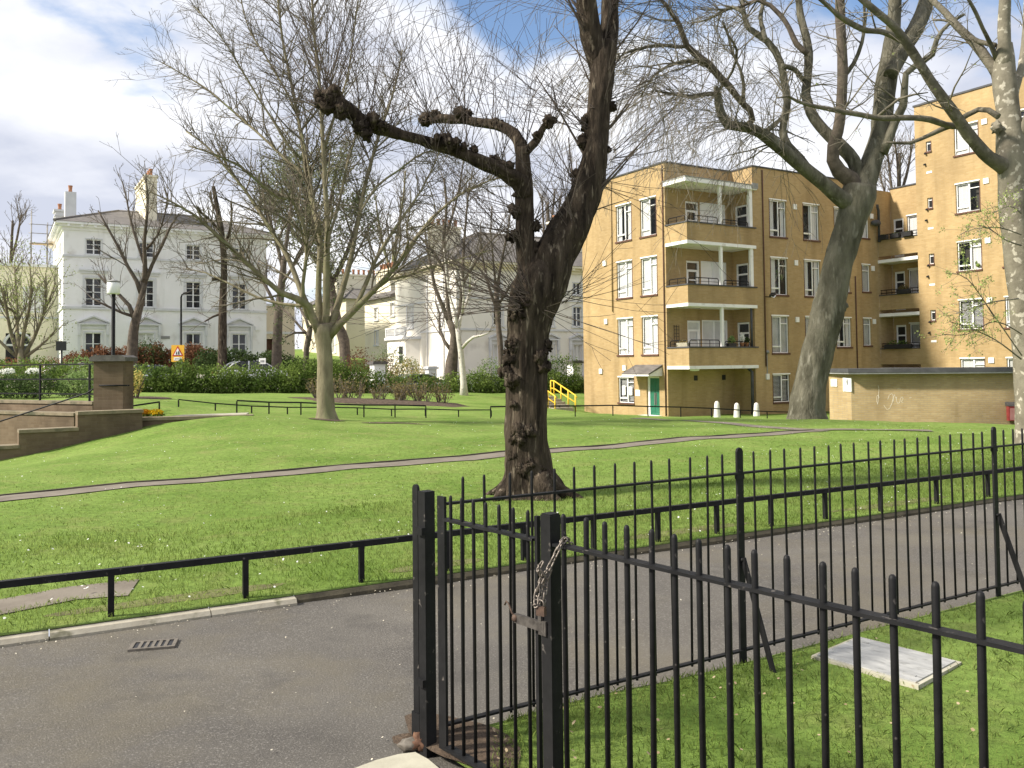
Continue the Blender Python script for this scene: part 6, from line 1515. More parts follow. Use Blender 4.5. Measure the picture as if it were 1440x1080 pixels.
bg_tree('small_tree', 'small leafy crooked tree over the hedge left of the ash', 46, [(430,506,9),(431,490,8),(434,475,8),(436,462,7)],
    [[(434,472,5),(424,462,4),(412,448,3),(400,436,3),(388,430,2)],[(435,465,5),(430,448,4),(420,430,3),(410,415,2)],[(436,462,5),(446,448,4),(455,430,3),(462,415,2)],[(428,468,4),(414,468,3),(402,474,2)]],
    'bark_brown', 'twig_brown', prB, 3.2, 1, (.6,1.5), 7, 'leaf_dark', 700, .055, (0,0,.4), .15)
bg_tree('bare_tree', 'tall bare street tree with burred base behind the birch', 50.5, [(634,532,16),(635,510,17),(638,490,13),(639,470,11),(632,450,9)],
    [[(632,455,7),(622,430,6),(612,405,5),(606,375,4),(600,345,3),(596,310,2)],[(636,465,7),(630,430,6),(628,390,6),(624,340,5),(628,290,4),(624,250,3)],[(638,470,7),(646,440,6),(650,400,5),(652,350,4),(656,300,3),(660,255,2)],[(634,492,6),(625,480,5),(618,462,4),(618,440,3),(612,425,2)],[(628,385,5),(610,355,4),(592,335,3),(580,320,2)],[(650,400,5),(668,370,4),(684,345,3),(700,330,2)],[(628,330,4),(640,290,3),(648,250,2),(652,225,2)]],
    'bark_brown', 'twig_brown', prB, 1.4, 2, (1.4,3.0), 8)
bg_tree('birch_tree', 'slender pale barked birch standing on the lawn before the hedge', 45, [(653,556,13),(652,540,9),(650,515,8),(648,495,8),(645,475,7),(643,462,6)],
    [[(649,490,5),(658,480,4),(666,474,4),(676,472,3),(688,468,2)],[(644,465,5),(648,445,4),(656,425,4),(662,405,3),(672,392,3),(684,384,2)],[(643,465,5),(640,440,4),(632,415,3),(628,385,3),(624,350,2)],[(650,442,4),(652,420,3),(650,395,3),(645,370,2)],[(660,410,3),(661,395,3),(660,380,2),(668,360,2)]],
    'bark_birch', 'twig_ash', prB, 1.6, 1, (.6,1.6), 9)
bg_tree('budding_shrub', 'wide multi stemmed shrub in pale green bud at the left edge', 47, [(30,510,10),(30,498,10),(29,490,9)],
    [[(26,500,6),(16,470,5),(10,440,4),(4,410,3),(-4,390,2)],[(28,498,6),(24,465,5),(24,430,4),(22,398,3),(20,372,2)],[(30,496,6),(34,465,5),(42,430,4),(44,400,3),(42,372,2)],[(34,500,6),(48,475,5),(58,450,4),(68,425,3),(78,398,2)],[(36,502,5),(52,490,4),(66,478,3),(80,462,2)],[(24,502,5),(8,488,4),(-10,470,3),(-30,450,2)],[(50,470,4),(62,440,3),(66,410,2),(64,384,2)],[(22,440,4),(6,430,3),(-14,400,2)]],
    'bark_ash', 'twig_ash', prB, 2.4, 2, (1.0,2.4), 10, 'leaf_new', 3600, .05, (0,0,.5), .22)
bg_tree('bare_tree', 'thin bare tree beyond the annexe at the far left', 70, [(12,520,9),(12,460,8),(14,400,6),(16,350,4),(18,310,3)],
    [[(14,400,4),(4,375,3),(-8,350,2)],[(15,370,4),(24,335,3),(30,300,2)],[(13,420,4),(28,395,3),(40,370,2)],[(12,430,4),(-4,400,3),(-16,380,2)]], 'bark_brown', 'twig_brown', prB, 2.0, 2, (1.4,3.0), 11)
bg_tree('bare_tree', 'tall poplar like bare tree seen between the two limbs of the lime', 78, [(778,520,9),(777,450,8),(774,390,7),(772,340,6),(770,285,4)],
    [[(774,380,5),(766,350,4),(764,310,3),(762,275,2)],[(775,370,5),(784,340,4),(786,305,3),(788,275,2)],[(772,340,4),(776,310,3),(780,270,2)]], 'bark_brown', 'twig_brown', prB, 2.4, 2, (1.6,3.2), 12)
bg_tree('bare_tree', 'twiggy bare tree rising behind the flats roof beside the tall block', 66, [(1262,520,12),(1262,400,10),(1263,320,8),(1264,270,6),(1265,215,4)],
    [[(1263,300,5),(1254,265,4),(1250,230,3),(1246,205,2)],[(1264,280,5),(1274,250,4),(1280,220,3),(1284,195,2)],[(1263,320,4),(1244,270,3),(1236,240,2)],[(1264,270,4),(1262,230,3),(1258,195,2)]], 'bark_brown', 'twig_brown', prB, 2.0, 2, (1.6,3.2), 13)
bg_tree('bare_tree', 'pale bare tree between the rear houses behind the ash limbs', 74, [(548,520,10),(548,450,9),(552,390,8),(556,340,6)],
    [[(552,390,5),(540,350,4),(532,310,3),(528,275,2)],[(555,350,5),(562,310,4),(568,270,3),(570,240,2)],[(552,400,4),(572,360,3),(590,330,2)]], 'bark_ash', 'twig_ash', prB, 2.0, 2, (1.6,3.2), 14)
bg_tree('bare_tree', 'bare tree in front of the pale grey villa roof right of the birch', 54, [(706,530,9),(704,490,8),(700,450,7),(698,410,6)],
    [[(700,440,5),(688,405,4),(680,370,3),(676,335,2)],[(698,412,5),(704,375,4),(712,335,3),(718,300,2)],[(700,430,4),(716,405,3),(730,385,2)],[(698,412,4),(694,370,3),(690,325,2),(692,290,2)]], 'bark_brown', 'twig_brown', prB, .9, 2, (1.2,2.6), 15)

# ================================================================== hedges, shrubs and flowers
def mass(name, label, cat, base, ells, n, size, m, seed, group=None, stem=None, kind=None, up=.5, asp=.6):
    """leafy shrub: leaves scattered through overlapping ellipsoids (local coordinates), denser near the surface"""
    g = thing(name, label, cat, base, 0, group)
    rg = np.random.default_rng(seed); vol = np.array([e[3]*e[4]*e[5] for e in ells]) ** .67; cnt = (n * vol / vol.sum()).astype(int); P = []
    for e, c in zip(ells, cnt):
        d = rg.normal(size=(c, 3)); d /= np.linalg.norm(d, axis=1, keepdims=True); k = rg.uniform(.15, 1, (c, 1)) ** .33
        nz = 1 + .16 * np.sin(d[:, :1] * 7 + seed) * np.sin(d[:, 1:2] * 6) + .12 * rg.normal(size=(c, 1))
        P.append(np.array(e[:3]) + d * k * nz * np.array(e[3:6]))
    P = np.concatenate(P); P = P[P[:, 2] > .02]
    V, f = leaf_quads(P, size, rg, up, asp); mk_mesh('foliage', V, f, m, g)
    if stem:
        b = MB(); r_ = random.Random(seed)
        for k in range(stem):
            x, y = r_.uniform(-.3, .3), r_.uniform(-.3, .3); e = r_.choice(ells); b.tube([(e[0]*.3 + x*.3, e[1]*.3 + y*.3, -.1), (e[0]*.6 + x, e[1]*.6 + y, e[2]*.7), (e[0] + x*2, e[1] + y*2, e[2] + e[5]*.5)], [.03, .022, .012], 5)
        b.build('stem', mt['bark_brown'], g)
    return g
def hedge_line(name, label, px0, px1, Y0, tops, wd, n, size, m, seed, base_py=None, zoff=0):
    """hedge along the street direction from px0 to px1; Y0 at px0; hts = list of heights along it"""
    a = drop(px0, 540, Y0); d = Vector((math.cos(ANG), math.sin(ANG), 0))
    t = 0
    while True:
        p = a + d * t
        if 720 + F * p.x / p.y > px1 or t > 80: break
        t += .1
    L = t; ells = []; r_ = random.Random(seed); k = int(L / .9) + 1; hts = []
    for i, py in enumerate(tops):
        p = a + d * (L * i / (len(tops) - 1)); ppx = 720 + F * p.x / p.y; hts.append(max(.7, at(ppx, py, p.y).z - gz(p.x, p.y)))
    for i in range(k + 1):
        x = L * i / k; u = x / L * (len(hts) - 1); j = min(int(u), len(hts) - 2); h = hts[j] + (hts[j+1] - hts[j]) * (u - j); h *= r_.uniform(.84, 1.12); p = a + d * x; z = gz(p.x, p.y) - a.z
        ells.append((d.x * x, d.y * x, z + h * .45, r_.uniform(.55, 1.1), wd * r_.uniform(.7, 1.2), h * r_.uniform(.46,.60))); ells.append((d.x * x + .3, d.y * x, z + h * .22, .8, wd * .9, h * .3))
    g = thing(name, label, 'hedge', tuple(a)); rg = np.random.default_rng(seed); vol = np.array([e[4]*e[5] for e in ells]); cnt = (n * vol / vol.sum()).astype(int); P = []
    for e, c in zip(ells, cnt):
        q = rg.normal(size=(c, 3)); q /= np.linalg.norm(q, axis=1, keepdims=True); kk = rg.uniform(.1, 1, (c, 1)) ** .30; P.append(np.array(e[:3]) + q * kk * (1 + .13 * rg.normal(size=(c, 1))) * np.array(e[3:6]))
    P = np.concatenate(P); V, f = leaf_quads(P, size, rg, .6); mk_mesh('foliage', V, f, m, g)
    return g
hedge_line('hedge', 'clipped green hedge along the street from the pillar to the ash trunk', 176, 470, 40.4, [514,508,507,504,507,509,506,506], .75, 32000, .062, mt['leaf_hedge'], 1)
hedge_line('hedge', 'darker green hedge behind the rose bed', 452, 712, 45.6, [508,514,524,520,527,524,525], .75, 21000, .062, mt['leaf_hedge'], 2)
hedge_line('hedge', 'bushy hedge behind the yellow handrail steps', 724, 824, 50.5, [525,516,524,530], .9, 11000, .07, mt['leaf_hedge'], 3)
hedge_line('beech_hedge', 'russet brown beech hedge below the villa windows', 100, 292, 55.0, [489,486,486,487,488,490], .6, 26000, .085, mt['leaf_beech'], 4)
hedge_line('hedge', 'dark shrubby hedge in the villa garden right of the beech hedge', 292, 440, 57.5, [492,490,494,505], .8, 15000, .09, mt['leaf_dark'], 5)
def shrub(label, px, py, Y, ells, n, size, m, seed, cat='shrub', name='shrub', stem=4, dz=0):
    p = at(px, py, Y); z = gz(p.x, p.y) + dz; return mass(name, label, cat, (p.x, p.y, z), ells, n, size, mt[m], seed, None, stem)
shrub('domed dark clipped bush before the second villa window', 207, 500, 57.5, [(0,0,1.2,1.25,1.0,1.1)], 2600, .06, 'leaf_dark', 11)
shrub('reddish shrub in front of the annexe door', 50, 500, 50, [(-1.2,0,.8,1.2,.8,.7),(.9,0,.8,1.0,.8,.7)], 1800, .06, 'leaf_beech', 12)
shrub('low dark box bush behind the guard rail', 30, 545, 26.5, [(-1.5,0,.35,.9,.5,.42),(-.4,0,.35,.8,.5,.42),(.5,0,.38,.6,.5,.42)], 5200, .038, 'leaf_dark', 13)
shrub('pale variegated bush beside the brown pillar', 113, 545, 27, [(0,0,.4,.55,.5,.5),(-.5,.2,.3,.4,.4,.35)], 2600, .042, 'leaf_light', 14)
shrub('broad green shrub behind the guard rail at the left edge', 25, 535, 33, [(-1.2,0,.7,1.3,.8,.65),(.6,.2,.75,1.0,.8,.6),(1.9,.2,.6,.9,.7,.5)], 5200, .05, 'leaf_hedge', 15)
shrub('leafy light green shrub left of the pillar top', 116, 530, 34, [(0,0,.75,.9,.7,.7),(-.9,.2,.6,.7,.6,.5)], 2800, .05, 'leaf_light', 16)
shrub('small yellow green plant at the right foot of the pillar', 190, 556, 27, [(0,0,.5,.28,.28,.4)], 420, .045, 'leaf_yellow', 17)
shrub('russet shrub below the beige house', 505, 510, 55, [(0,0,1.3,1.0,.8,1.2),(1.6,.3,1.1,.9,.8,.9)], 2000, .06, 'leaf_beech', 18)
shrub('feathery pale shrub in front of the villa bay', 548, 500, 56, [(0,0,1.5,1.2,.9,1.3),(1.2,0,1.1,.9,.8,.9)], 1900, .06, 'leaf_light', 19)
shrub('golden shrub before the villa bay window', 571, 515, 55, [(0,0,1.2,1.0,.8,.95),(1.1,.2,.8,.8,.7,.7)], 1700, .06, 'leaf_yellow', 20)
shrub('upright green shrub right of the birch', 690, 530, 52, [(0,0,1.1,.9,.8,1.0),(1.0,0,.8,.8,.7,.8),(-.9,0,.7,.7,.7,.7)], 2600, .06, 'leaf_light', 21)
shrub('dark spreading shrub over the steps hedge', 752, 530, 53, [(0,0,1.3,1.2,.9,1.1),(1.8,.2,1.2,1.1,.9,1.0)], 2600, .065, 'leaf_hedge', 22)
# white flower heads behind the rail
for k, (px, lab) in enumerate([(10, 'white flower clump behind the guard rail nearest the left edge'), (47, 'white flower clump behind the guard rail nearer the pillar')]):
    p = at(px, 527, 28); z = gz(p.x, p.y); g = thing('flower_clump', lab, 'flowers', (p.x, p.y, z), 0, 'white flowers behind the rail')
    h = at(px, 522, 28).z - z; V, f = leafset((0,0,h*.5), (.25,.25,h*.5), 300, .05, .5, k + 60); mk_mesh('foliage', V, f, mt['leaf_hedge'], g); V, f = leafset((0,0,h), (.26,.2,.11), 220, .035, .3, k + 70); mk_mesh('blossom', V, f, mt['petal_white'], g)
# yellow and orange bedding flowers
for k, (px, py, w_, m, lab) in enumerate([(203, 580, .15, 'petal_orange', 'orange flower clump on the bed wall nearest the pillar'), (219, 580, .21, 'petal_yellow', 'bright yellow flower clump on the bed wall')]):
    p = at(px, py, 20.1); p.z = zb - .03; g = thing('flower_clump', lab, 'flowers', tuple(p), 0)
    V, f = leafset((0,0,.06), (w_,.16,.07), 200, .03, .5, k + 80); mk_mesh('foliage', V, f, mt['leaf_hedge'], g); V, f = leafset((0,0,.12), (w_,.16,.075), 320, .03, .6, k + 90); mk_mesh('blossom', V, f, mt[m], g)
# rose bed: oval of soil with individual rose bushes
bedc = [ground_at(470, 562), ground_at(545, 566), ground_at(620, 566)]
q0 = ground_at(428, 562); q1 = ground_at(656, 572); cx_, cy_ = (q0.x + q1.x)/2, (q0.y + q1.y)/2 + .4; hl = math.hypot(q1.x - q0.x, q1.y - q0.y)/2; ba = math.atan2(q1.y - q0.y, q1.x - q0.x)
vs = []; fs = []; nn = 40
for k, rr_ in enumerate((0, .5, .85, 1.0)):
    for j in range(nn if k else 1):
        a = 2*math.pi*j/nn; q = rr_*(1 + .06*math.sin(a*5)); x = hl*1.02*q*math.cos(a); y = 2.3*q*math.sin(a); X = cx_ + x*math.cos(ba) - y*math.sin(ba); Y = cy_ + x*math.sin(ba) + y*math.cos(ba); vs.append((X, Y, gz(X, Y) + (.14, .12, .08, .0)[k]))
for j in range(nn): fs.append((0, 1 + j, 1 + (j+1) % nn))
for k in range(2):
    for j in range(nn): fs.append((1 + k*nn + j, 1 + (k+1)*nn + j, 1 + (k+1)*nn + (j+1) % nn, 1 + k*nn + (j+1) % nn))
struct(mk_mesh('flower_bed', np.array(vs), fs, mt['soil']))
r_ = random.Random(9); rose_n = 0
rose_labels = []
protos = []
for k in range(40):
    u = r_.uniform(-.92, .92); v = r_.uniform(-.15, .85) * math.sqrt(1 - u*u); x = hl*u; y = 2.3*v
    X = cx_ + x*math.cos(ba) - y*math.sin(ba); Y = cy_ + x*math.sin(ba) + y*math.cos(ba)
    if k < 4:
        o = thing('rose_bush', 'knee high pruned rose bush with reddish new shoots in the oval bed', 'shrub', (X, Y, gz(X, Y) + .08), 0, 'rose bushes in the oval bed')
        b = MB(); tp = []; rr = Rg(k + 5)
        for j in range(7): P, q = shoot(b, Vector((0,0,-.05)), (Vector((0,0,1)) + rr.unit()*.55).normalized(), rr.uniform(.5,1.0), .012, rr, .15, .03, 5, .5, 4, .006); tp += P[2:]
        b.build('stem', mt['twig_brown'], o); leaves_on(tp, 95, .04, mt['leaf_rose'], o, k, .07); protos.append(o)
    else:
        o = dup(protos[k % 4]); o.location = (X, Y, gz(X, Y) + .08); o.rotation_euler = (0, 0, r_.uniform(0, 6)); s_ = r_.uniform(.75, 1.2); o.scale = (s_, s_, s_)

# street, pavements and forecourts between the hedge and the houses
def along(off, t0, t1, n=24):
    a = drop(176, 540, 40.4); u = Vector((math.cos(ANG), math.sin(ANG), 0)); v = Vector((-u.y, u.x, 0))
    return [((a + u * (t0 + (t1 - t0) * i / n) + v * off).x, (a + u * (t0 + (t1 - t0) * i / n) + v * off).y) for i in range(n + 1)]
drape('pavement', along(2.3, -40, 60), 2.2, mt['kerb'], .10)
drape('street', along(7.0, -40, 60), 7.0, mt['asphalt'], .05, step=1.0)
drape('pavement', along(11.6, -40, 60), 2.0, mt['kerb'], .11)
drape('forecourt', along(15.6, -40, 60), 5.8, M('gravel forecourt', (.34,.31,.26), (.46,.43,.37), 4, .95, .5, 60), .08, step=1.0)
# ================================================================== garden piers and cars along the street
def pier(px, pt, pb, Y, w_, label, cap='trim'):
    p = at(px, 530, Y); z0 = gz(p.x, p.y); zt_ = at(px, pt, Y).z - z0; g = thing('gate_pier', label, 'pier', (p.x, p.y, z0), ANG)
    q = MB(); q.box(-w_, -w_, -.3, w_, w_, zt_ - .18); q.box(-w_*.85, -w_*1.02, .3, w_*.85, -w_*1.001, zt_ - .4); q.build('shaft', mt['white_wall'], g)
    q = MB(); q.box(-w_*1.35, -w_*1.35, zt_ - .1799, w_*1.35, w_*1.35, zt_ - .06); q.box(-w_*1.1, -w_*1.1, zt_ - .0599, w_*1.1, w_*1.1, zt_); q.build('cap', mt[cap], g)
pier(531, 508, 545, 52.5, .36, 'white garden pier with a wide dark flat cap left of the bay', 'cap')
pier(606, 515, 535, 54, .28, 'plain white garden pier right of the bay')
pier(808, 507, 535, 56, .34, 'white garden pier with dark cap beside the flats', 'cap')
def gwall(label, px0, px1, Y0, h):
    a = drop(px0, 530, Y0); b = drop(px1, 530, Y0 + (px1 - px0) * .035); d = b - a; g = thing('garden_wall', label, 'wall', tuple(a), math.atan2(d.y, d.x)); L = math.hypot(d.x, d.y)
    q = MB(); q.box(0, -.15, -.6, L, .15, h); q.build('wall', mt['white_wall'], g); q = MB(); q.box(-.05, -.2, h + .0005, L + .05, .2, h + .08); q.build('coping', mt['trim'], g)
gwall('low cream garden wall with coping below the beech hedge', 62, 118, 53, .9)
gwall('low white garden wall before the pale grey villa', 612, 806, 54.5, .75)
def car(label, px, Y, m, rz=ANG, dz=0, plate=False):
    p = drop(px, 530, Y); p.z = at(px, dz, Y).z - 1.46; g = thing('parked_car', label, 'car', tuple(p), rz, 'cars parked behind the hedge')
    pr = [(-2.05,.35),(-2.08,.62),(-1.98,.86),(-1.55,.93),(-1.15,1.30),(-.75,1.45),(.35,1.46),(.85,1.28),(1.35,.95),(1.95,.82),(2.08,.60),(2.05,.35)]
    body = [(-2.05,.30)] + [(x, min(z, .93)) for x, z in pr[1:4]] + [(1.35,.93),(1.95,.82),(2.08,.60),(2.05,.30)]
    b = MB()
    def rib(poly, ys, tap):
        n = len(poly); vs = []
        for y, k in zip(ys, tap):
            cz = .6; vs += [(x * (1 - .02*(1-k)), y, cz + (z - cz) * k) for x, z in poly]
        fs = [tuple(range(n-1,-1,-1)), tuple(range((len(ys)-1)*n, len(ys)*n))]
        for i in range(len(ys)-1): fs += [(i*n+j, i*n+(j+1)%n, (i+1)*n+(j+1)%n, (i+1)*n+j) for j in range(n)]
        b.add(vs, fs)
    rib(body, (-.84,-.78,.78,.84), (.86,1,1,.86))
    top = [(-1.55,.931),(-1.15,1.30),(-.75,1.45),(.35,1.46),(.85,1.28),(1.35,.931)]
    vs = []
    for y, k in ((-.76,1.0),(-.60,1.0)): pass
    n = len(top); vs = [(x, -.76 + .16*((z-.93)/.53), z) for x, z in top] + [(x, .76 - .16*((z-.93)/.53), z) for x, z in top]
    b.add(vs, [(2,3,3+n,2+n)]); b.add([(x, s*(.76 - .16*((z-.93)/.53)), z) for s in (-1,1) for x, z in ((-.30,.931),(-.24,.931),(-.20,1.455),(-.27,1.455))], [(0,1,2,3),(7,6,5,4)])
    for s in (-1, 1):
        for i in (0, 1, 3, 4): a_ = Vector((top[i][0], s*(.76 - .16*((top[i][1]-.93)/.53)), top[i][1])); c_ = Vector((top[i+1][0], s*(.76 - .16*((top[i+1][1]-.93)/.53)), top[i+1][1])); b.bar(a_, c_, .05, .05)
    b.build('body', m, g)
    q = MB(); q.add([(x*.995, y*.99, z - .006) for x, y, z in vs], [(0,1,1+n,n),(1,2,2+n,1+n),(3,4,4+n,3+n),(4,5,5+n,4+n),(0,1,2,3,4,5),(n+5,n+4,n+3,n+2,n+1,n)]); q.build('window', mt['pane'], g)
    for x in (-1.3, 1.3):
        for s in (-1, 1):
            q = MB(); q.tube([(x, s*.66, .31), (x, s*.85, .31)], .31, 18); wl = q.build('wheel', mt['tyre'], g); q = MB(); q.tube([(x, s*.84, .31), (x, s*.862, .31)], .19, 12); q.build('rim', mt['steel'], wl)
    for s in (-1, 1):
        q = MB(); q.box(1.93, s*.55 - .16, .62, 2.06, s*.55 + .16, .76); q.build('headlight', mt['lamp_glass'], g); q = MB(); q.box(-2.07, s*.62 - .12, .66, -1.99, s*.62 + .12, .82); q.build('tail_light', mt['red'], g)
    if plate: q = MB(); q.box(-2.10, -.26, .50, -2.07, .26, .62); q.build('number_plate', mt['sign_white'], g)
    return g
car('silver car with curved rear window half hidden behind the hedge right of the pillar', 200, 46.5, mt['silver'], ANG + math.pi, 513)
car('dark windowed white car behind the hedge below the villa corner', 352, 51.5, mt['white_car'], ANG, 507.5, True)
car('pale green car behind the hedge between the two garden piers', 588, 52.6, mt['green_car'], ANG, 526)
sp = at(369, 508, 49.5); sn = thing('notice', 'small white notice plate above the hedge beside the villa corner', 'notice', (sp.x, sp.y, gz(sp.x, sp.y)), 0)
zz = sp.z - gz(sp.x, sp.y); q = MB(); q.tube([(0,.03,-.1),(0,.03,zz+.1)], .025, 6); q.build('post', mt['grey'], sn); q = MB(); q.box(-.19,-.012,zz-.16,.19,.012,zz+.18); q.build('plate', mt['sign_white'], sn)
q = MB()
for x0, x1 in ((-.11,-.05),(-.03,.03),(.05,.11)): q.box(x0, -.018, zz-.06, x1, -.0125, zz+.06)
q.build('marking', mt['grey'], sn)

# ================================================================== grass, daisies, litter
def in_tree(x, y, r=.36): return (x - .19)**2 + (y - 10.5)**2 < r*r
def blades(P, h, w_, lean, rg):
    n = len(P); a = rg.uniform(0, 2*math.pi, n); H = h * rg.uniform(.45, 1.35, n); L = lean * rg.normal(size=(n, 2)) * H[:, None]
    dx = np.stack((np.cos(a), np.sin(a), np.zeros(n)), 1) * (w_ * rg.uniform(.7, 1.3, n))[:, None] / 2
    tip = P + np.concatenate((L, H[:, None] * .92), 1); mid_ = P + np.concatenate((L * .35, H[:, None] * .55), 1)
    V = np.stack((P - dx, P + dx, mid_ + dx * .75, tip, mid_ - dx * .75), 1).reshape(-1, 3)
    return V, np.arange(n * 5).reshape(n, 5)
rg = np.random.default_rng(3); VV = []; FF = []; off = 0
def add_blades(P, h, w_, lean):
    global off
    V, f = blades(P, h, w_, lean, rg); VV.append(V); FF.append(f + off); off += len(V)
def clumpy(x, y, k=1.):
    return .5 + .5 * np.sin(x * 2.3 * k + 1.1 * np.sin(y * 1.9 * k)) * np.sin(y * 2.9 * k + 1.3 * np.sin(x * 1.3 * k))
def lawn_zone(d0, d1, s0, s1, dens, h, w_):
    n = int((d1 - d0) * (s1 - s0) * dens); s = rg.uniform(s0, s1, n); d = rg.uniform(d0, d1, n); x = K0[0] + KD[0]*s + KM[0]*d; y = K0[1] + KD[1]*s + KM[1]*d
    px = 720 + F * x / np.maximum(y, .1); ok = (px > -60) & (px < 1500) & (y > 1); x, y, d = x[ok], y[ok], d[ok]
    ok = ~in_tree(x, y)
    for pth, hw in ((PATH, .33),):
        A = np.array(pth); dm = np.full(len(x), 9.)
        for i in range(len(A) - 1):
            e = A[i+1] - A[i]; t = np.clip(((x - A[i,0])*e[0] + (y - A[i,1])*e[1]) / (e @ e), 0, 1); dm = np.minimum(dm, np.hypot(x - A[i,0] - t*e[0], y - A[i,1] - t*e[1]))
        ok &= dm > hw
    for (a, b_) in ((p0, p1), (p1, p2)):
        e = np.array((b_.x - a.x, b_.y - a.y)); t = np.clip(((x - a.x)*e[0] + (y - a.y)*e[1]) / (e @ e), 0, 1); ok &= np.hypot(x - a.x - t*e[0], y - a.y - t*e[1]) > .15
    x, y = x[ok], y[ok]; c = clumpy(x, y); keep = rg.uniform(0, 1, len(x)) < .45 + .55*c; x, y, c = x[keep], y[keep], c[keep]
    z = np.concatenate([tz(x[i:i+20000], y[i:i+20000]) for i in range(0, len(x), 20000)]) if len(x) else np.zeros(0)
    add_blades(np.stack((x, y, z - .004), 1), h, w_, .42)
lawn_zone(.02, 1.2, -4, 16, 3000, .036, .0042)
lawn_zone(1.2, 3.5, -4, 16, 1500, .040, .0055)
lawn_zone(3.5, 6.0, -8, 18, 420, .026, .0075)
lawn_zone(6.0, 9.5, -8, 20, 170, .022, .0095)
# verge between the railings
n = 62000; t = 6.2 * rg.uniform(0, 1, n) ** .8; k = rg.uniform(0.008, 1, n)
ax, ay = RO_.x + RD.x*t, RO_.y + RD.y*t; bx, by = NO.x + ND.x*t*1.1, NO.y + ND.y*t*1.1; x = ax + (bx - ax)*k; y = ay + (by - ay)*k
ca, sa = math.cos(R(50)), math.sin(R(50)); lx = (x - 1.945)*ca - (y - 4.565)*sa; ly = (x - 1.945)*sa + (y - 4.565)*ca
ok = (y > .9) & ~((abs(lx) < .255) & (abs(ly) < .215)) & (t > .25); x, y = x[ok], y[ok]
c = clumpy(x, y, 1.8) * clumpy(x + 3, y * 1.3, .9) ** .5; keep = rg.uniform(0, 1, len(x)) < .28 + .85*c; x, y = x[keep], y[keep]
z = np.array([vg(a, b) for a, b in zip(x, y)]); add_blades(np.stack((x, y, z - .004), 1), .032, .0042, .5)
gm = mk_mesh('grass', np.concatenate(VV), np.concatenate(FF), mt['blade']); tag(gm, 'short green grass blades of the lawn and verge', 'grass', None, 'stuff')

def dots(P, r, rg, up=True):
    n = len(P); a = rg.uniform(0, 6.28, n); q = []
    tl = rg.normal(size=(n, 2)) * .35
    for k in range(5):
        an = a + k * 2 * math.pi / 5; dx, dy = np.cos(an), np.sin(an); q.append(P + np.stack((dx, dy, dx*tl[:,0] + dy*tl[:,1]), 1) * (r * rg.uniform(.6, 1.2, n))[:, None])
    return np.stack(q, 1).reshape(-1, 3), np.arange(n*5).reshape(n, 5)
n = 9500; d = 14 * rg.uniform(0, 1, n) ** 1.3 + .1; s = rg.uniform(-8, 20, n); x = K0[0] + KD[0]*s + KM[0]*d; y = K0[1] + KD[1]*s + KM[1]*d
c = clumpy(x * .8, y * .8) * clumpy(x * 3, y * 3); keep = (rg.uniform(0, 1, n) < c ** 1.5 * .9) & ~in_tree(x, y, .5); x, y = x[keep], y[keep]
pth_ok = np.ones(len(x), bool); A = np.array(PATH)
for i in range(len(A) - 1):
    e = A[i+1] - A[i]; t = np.clip(((x - A[i,0])*e[0] + (y - A[i,1])*e[1]) / (e @ e), 0, 1); pth_ok &= np.hypot(x - A[i,0] - t*e[0], y - A[i,1] - t*e[1]) > .36
x, y = x[pth_ok], y[pth_ok]; V, f = dots(np.stack((x, y, tz(x, y) + .045), 1), .0092, rg)
dz_ = mk_mesh('daisies', V, f, mt['petal_white']); tag(dz_, 'tiny white daisies scattered over the lawn', 'daisies', None, 'stuff')
# pale flecks and bits of leaf on the tarmac
n = 2600; s = rg.uniform(-9, 16, n); d = np.where(rg.uniform(0, 1, n) < .45, -rg.uniform(.01, .28, n), -rg.uniform(.05, 5.5, n)); x = K0[0] + KD[0]*s + KM[0]*d; y = K0[1] + KD[1]*s + KM[1]*d
rel = (x - RO_.x) * -RD.y + (y - RO_.y) * RD.x; ok = ((rel > .05) | (x < -.55)) & (y > 2); x, y = x[ok], y[ok]
V, f = dots(np.stack((x, y, np.full(len(x), .008)), 1), .005, rg); lt = mk_mesh('litter_specks', V, f, M('dry flecks', (.30,.26,.18), (.62,.58,.48), 30, .8, island=.3)); tag(lt, 'pale flecks of dry leaf scattered on the tarmac', 'litter', None, 'stuff')
# dead leaves and twigs lying in the verge
n = 130; t = rg.uniform(.2, 3.2, n); k = rg.uniform(.05, .95, n); ax, ay = RO_.x + RD.x*t, RO_.y + RD.y*t; bx, by = NO.x + ND.x*t*1.1, NO.y + ND.y*t*1.1; x = ax + (bx - ax)*k; y = ay + (by - ay)*k
V, f = dots(np.stack((x, y, np.array([vg(a, b) for a, b in zip(x, y)]) + .03), 1), .0085, rg); dl = mk_mesh('dead_leaves', V, f, M('pale dead leaf', (.22,.15,.08), (.40,.32,.20), 9, .8)); tag(dl, 'small dry leaves caught in the grass between the railings', 'leaves', None, 'stuff')

# ================================================================== sky, sun, camera
SUN_EL, SUN_AZ = R(38), math.atan2(-.93, -.24)          # azimuth measured from +Y towards +X
sdir = Vector((math.sin(SUN_AZ) * math.cos(SUN_EL), math.cos(SUN_AZ) * math.cos(SUN_EL), math.sin(SUN_EL)))
Ld = bpy.data.lights.new('sun', 'SUN'); Ld.energy = 4.6; Ld.angle = R(5.0); Ld.color = (1.0, .93, .82)
lo = bpy.data.objects.new('sun', Ld); COL.objects.link(lo); lo.rotation_euler = sdir.to_track_quat('Z', 'Y').to_euler()
wd = bpy.data.worlds.new('World'); S.world = wd; wd.use_nodes = True; nt = wd.node_tree; L = nt.links.new
bg = nt.nodes['Background']; bg.inputs['Strength'].default_value = 1.0
sk_ = N(nt, 'ShaderNodeTexSky', sky_type='NISHITA'); sk_.sun_disc = False; sk_.sun_elevation = SUN_EL; sk_.sun_rotation = SUN_AZ; sk_.air_density = 1.0; sk_.dust_density = .6
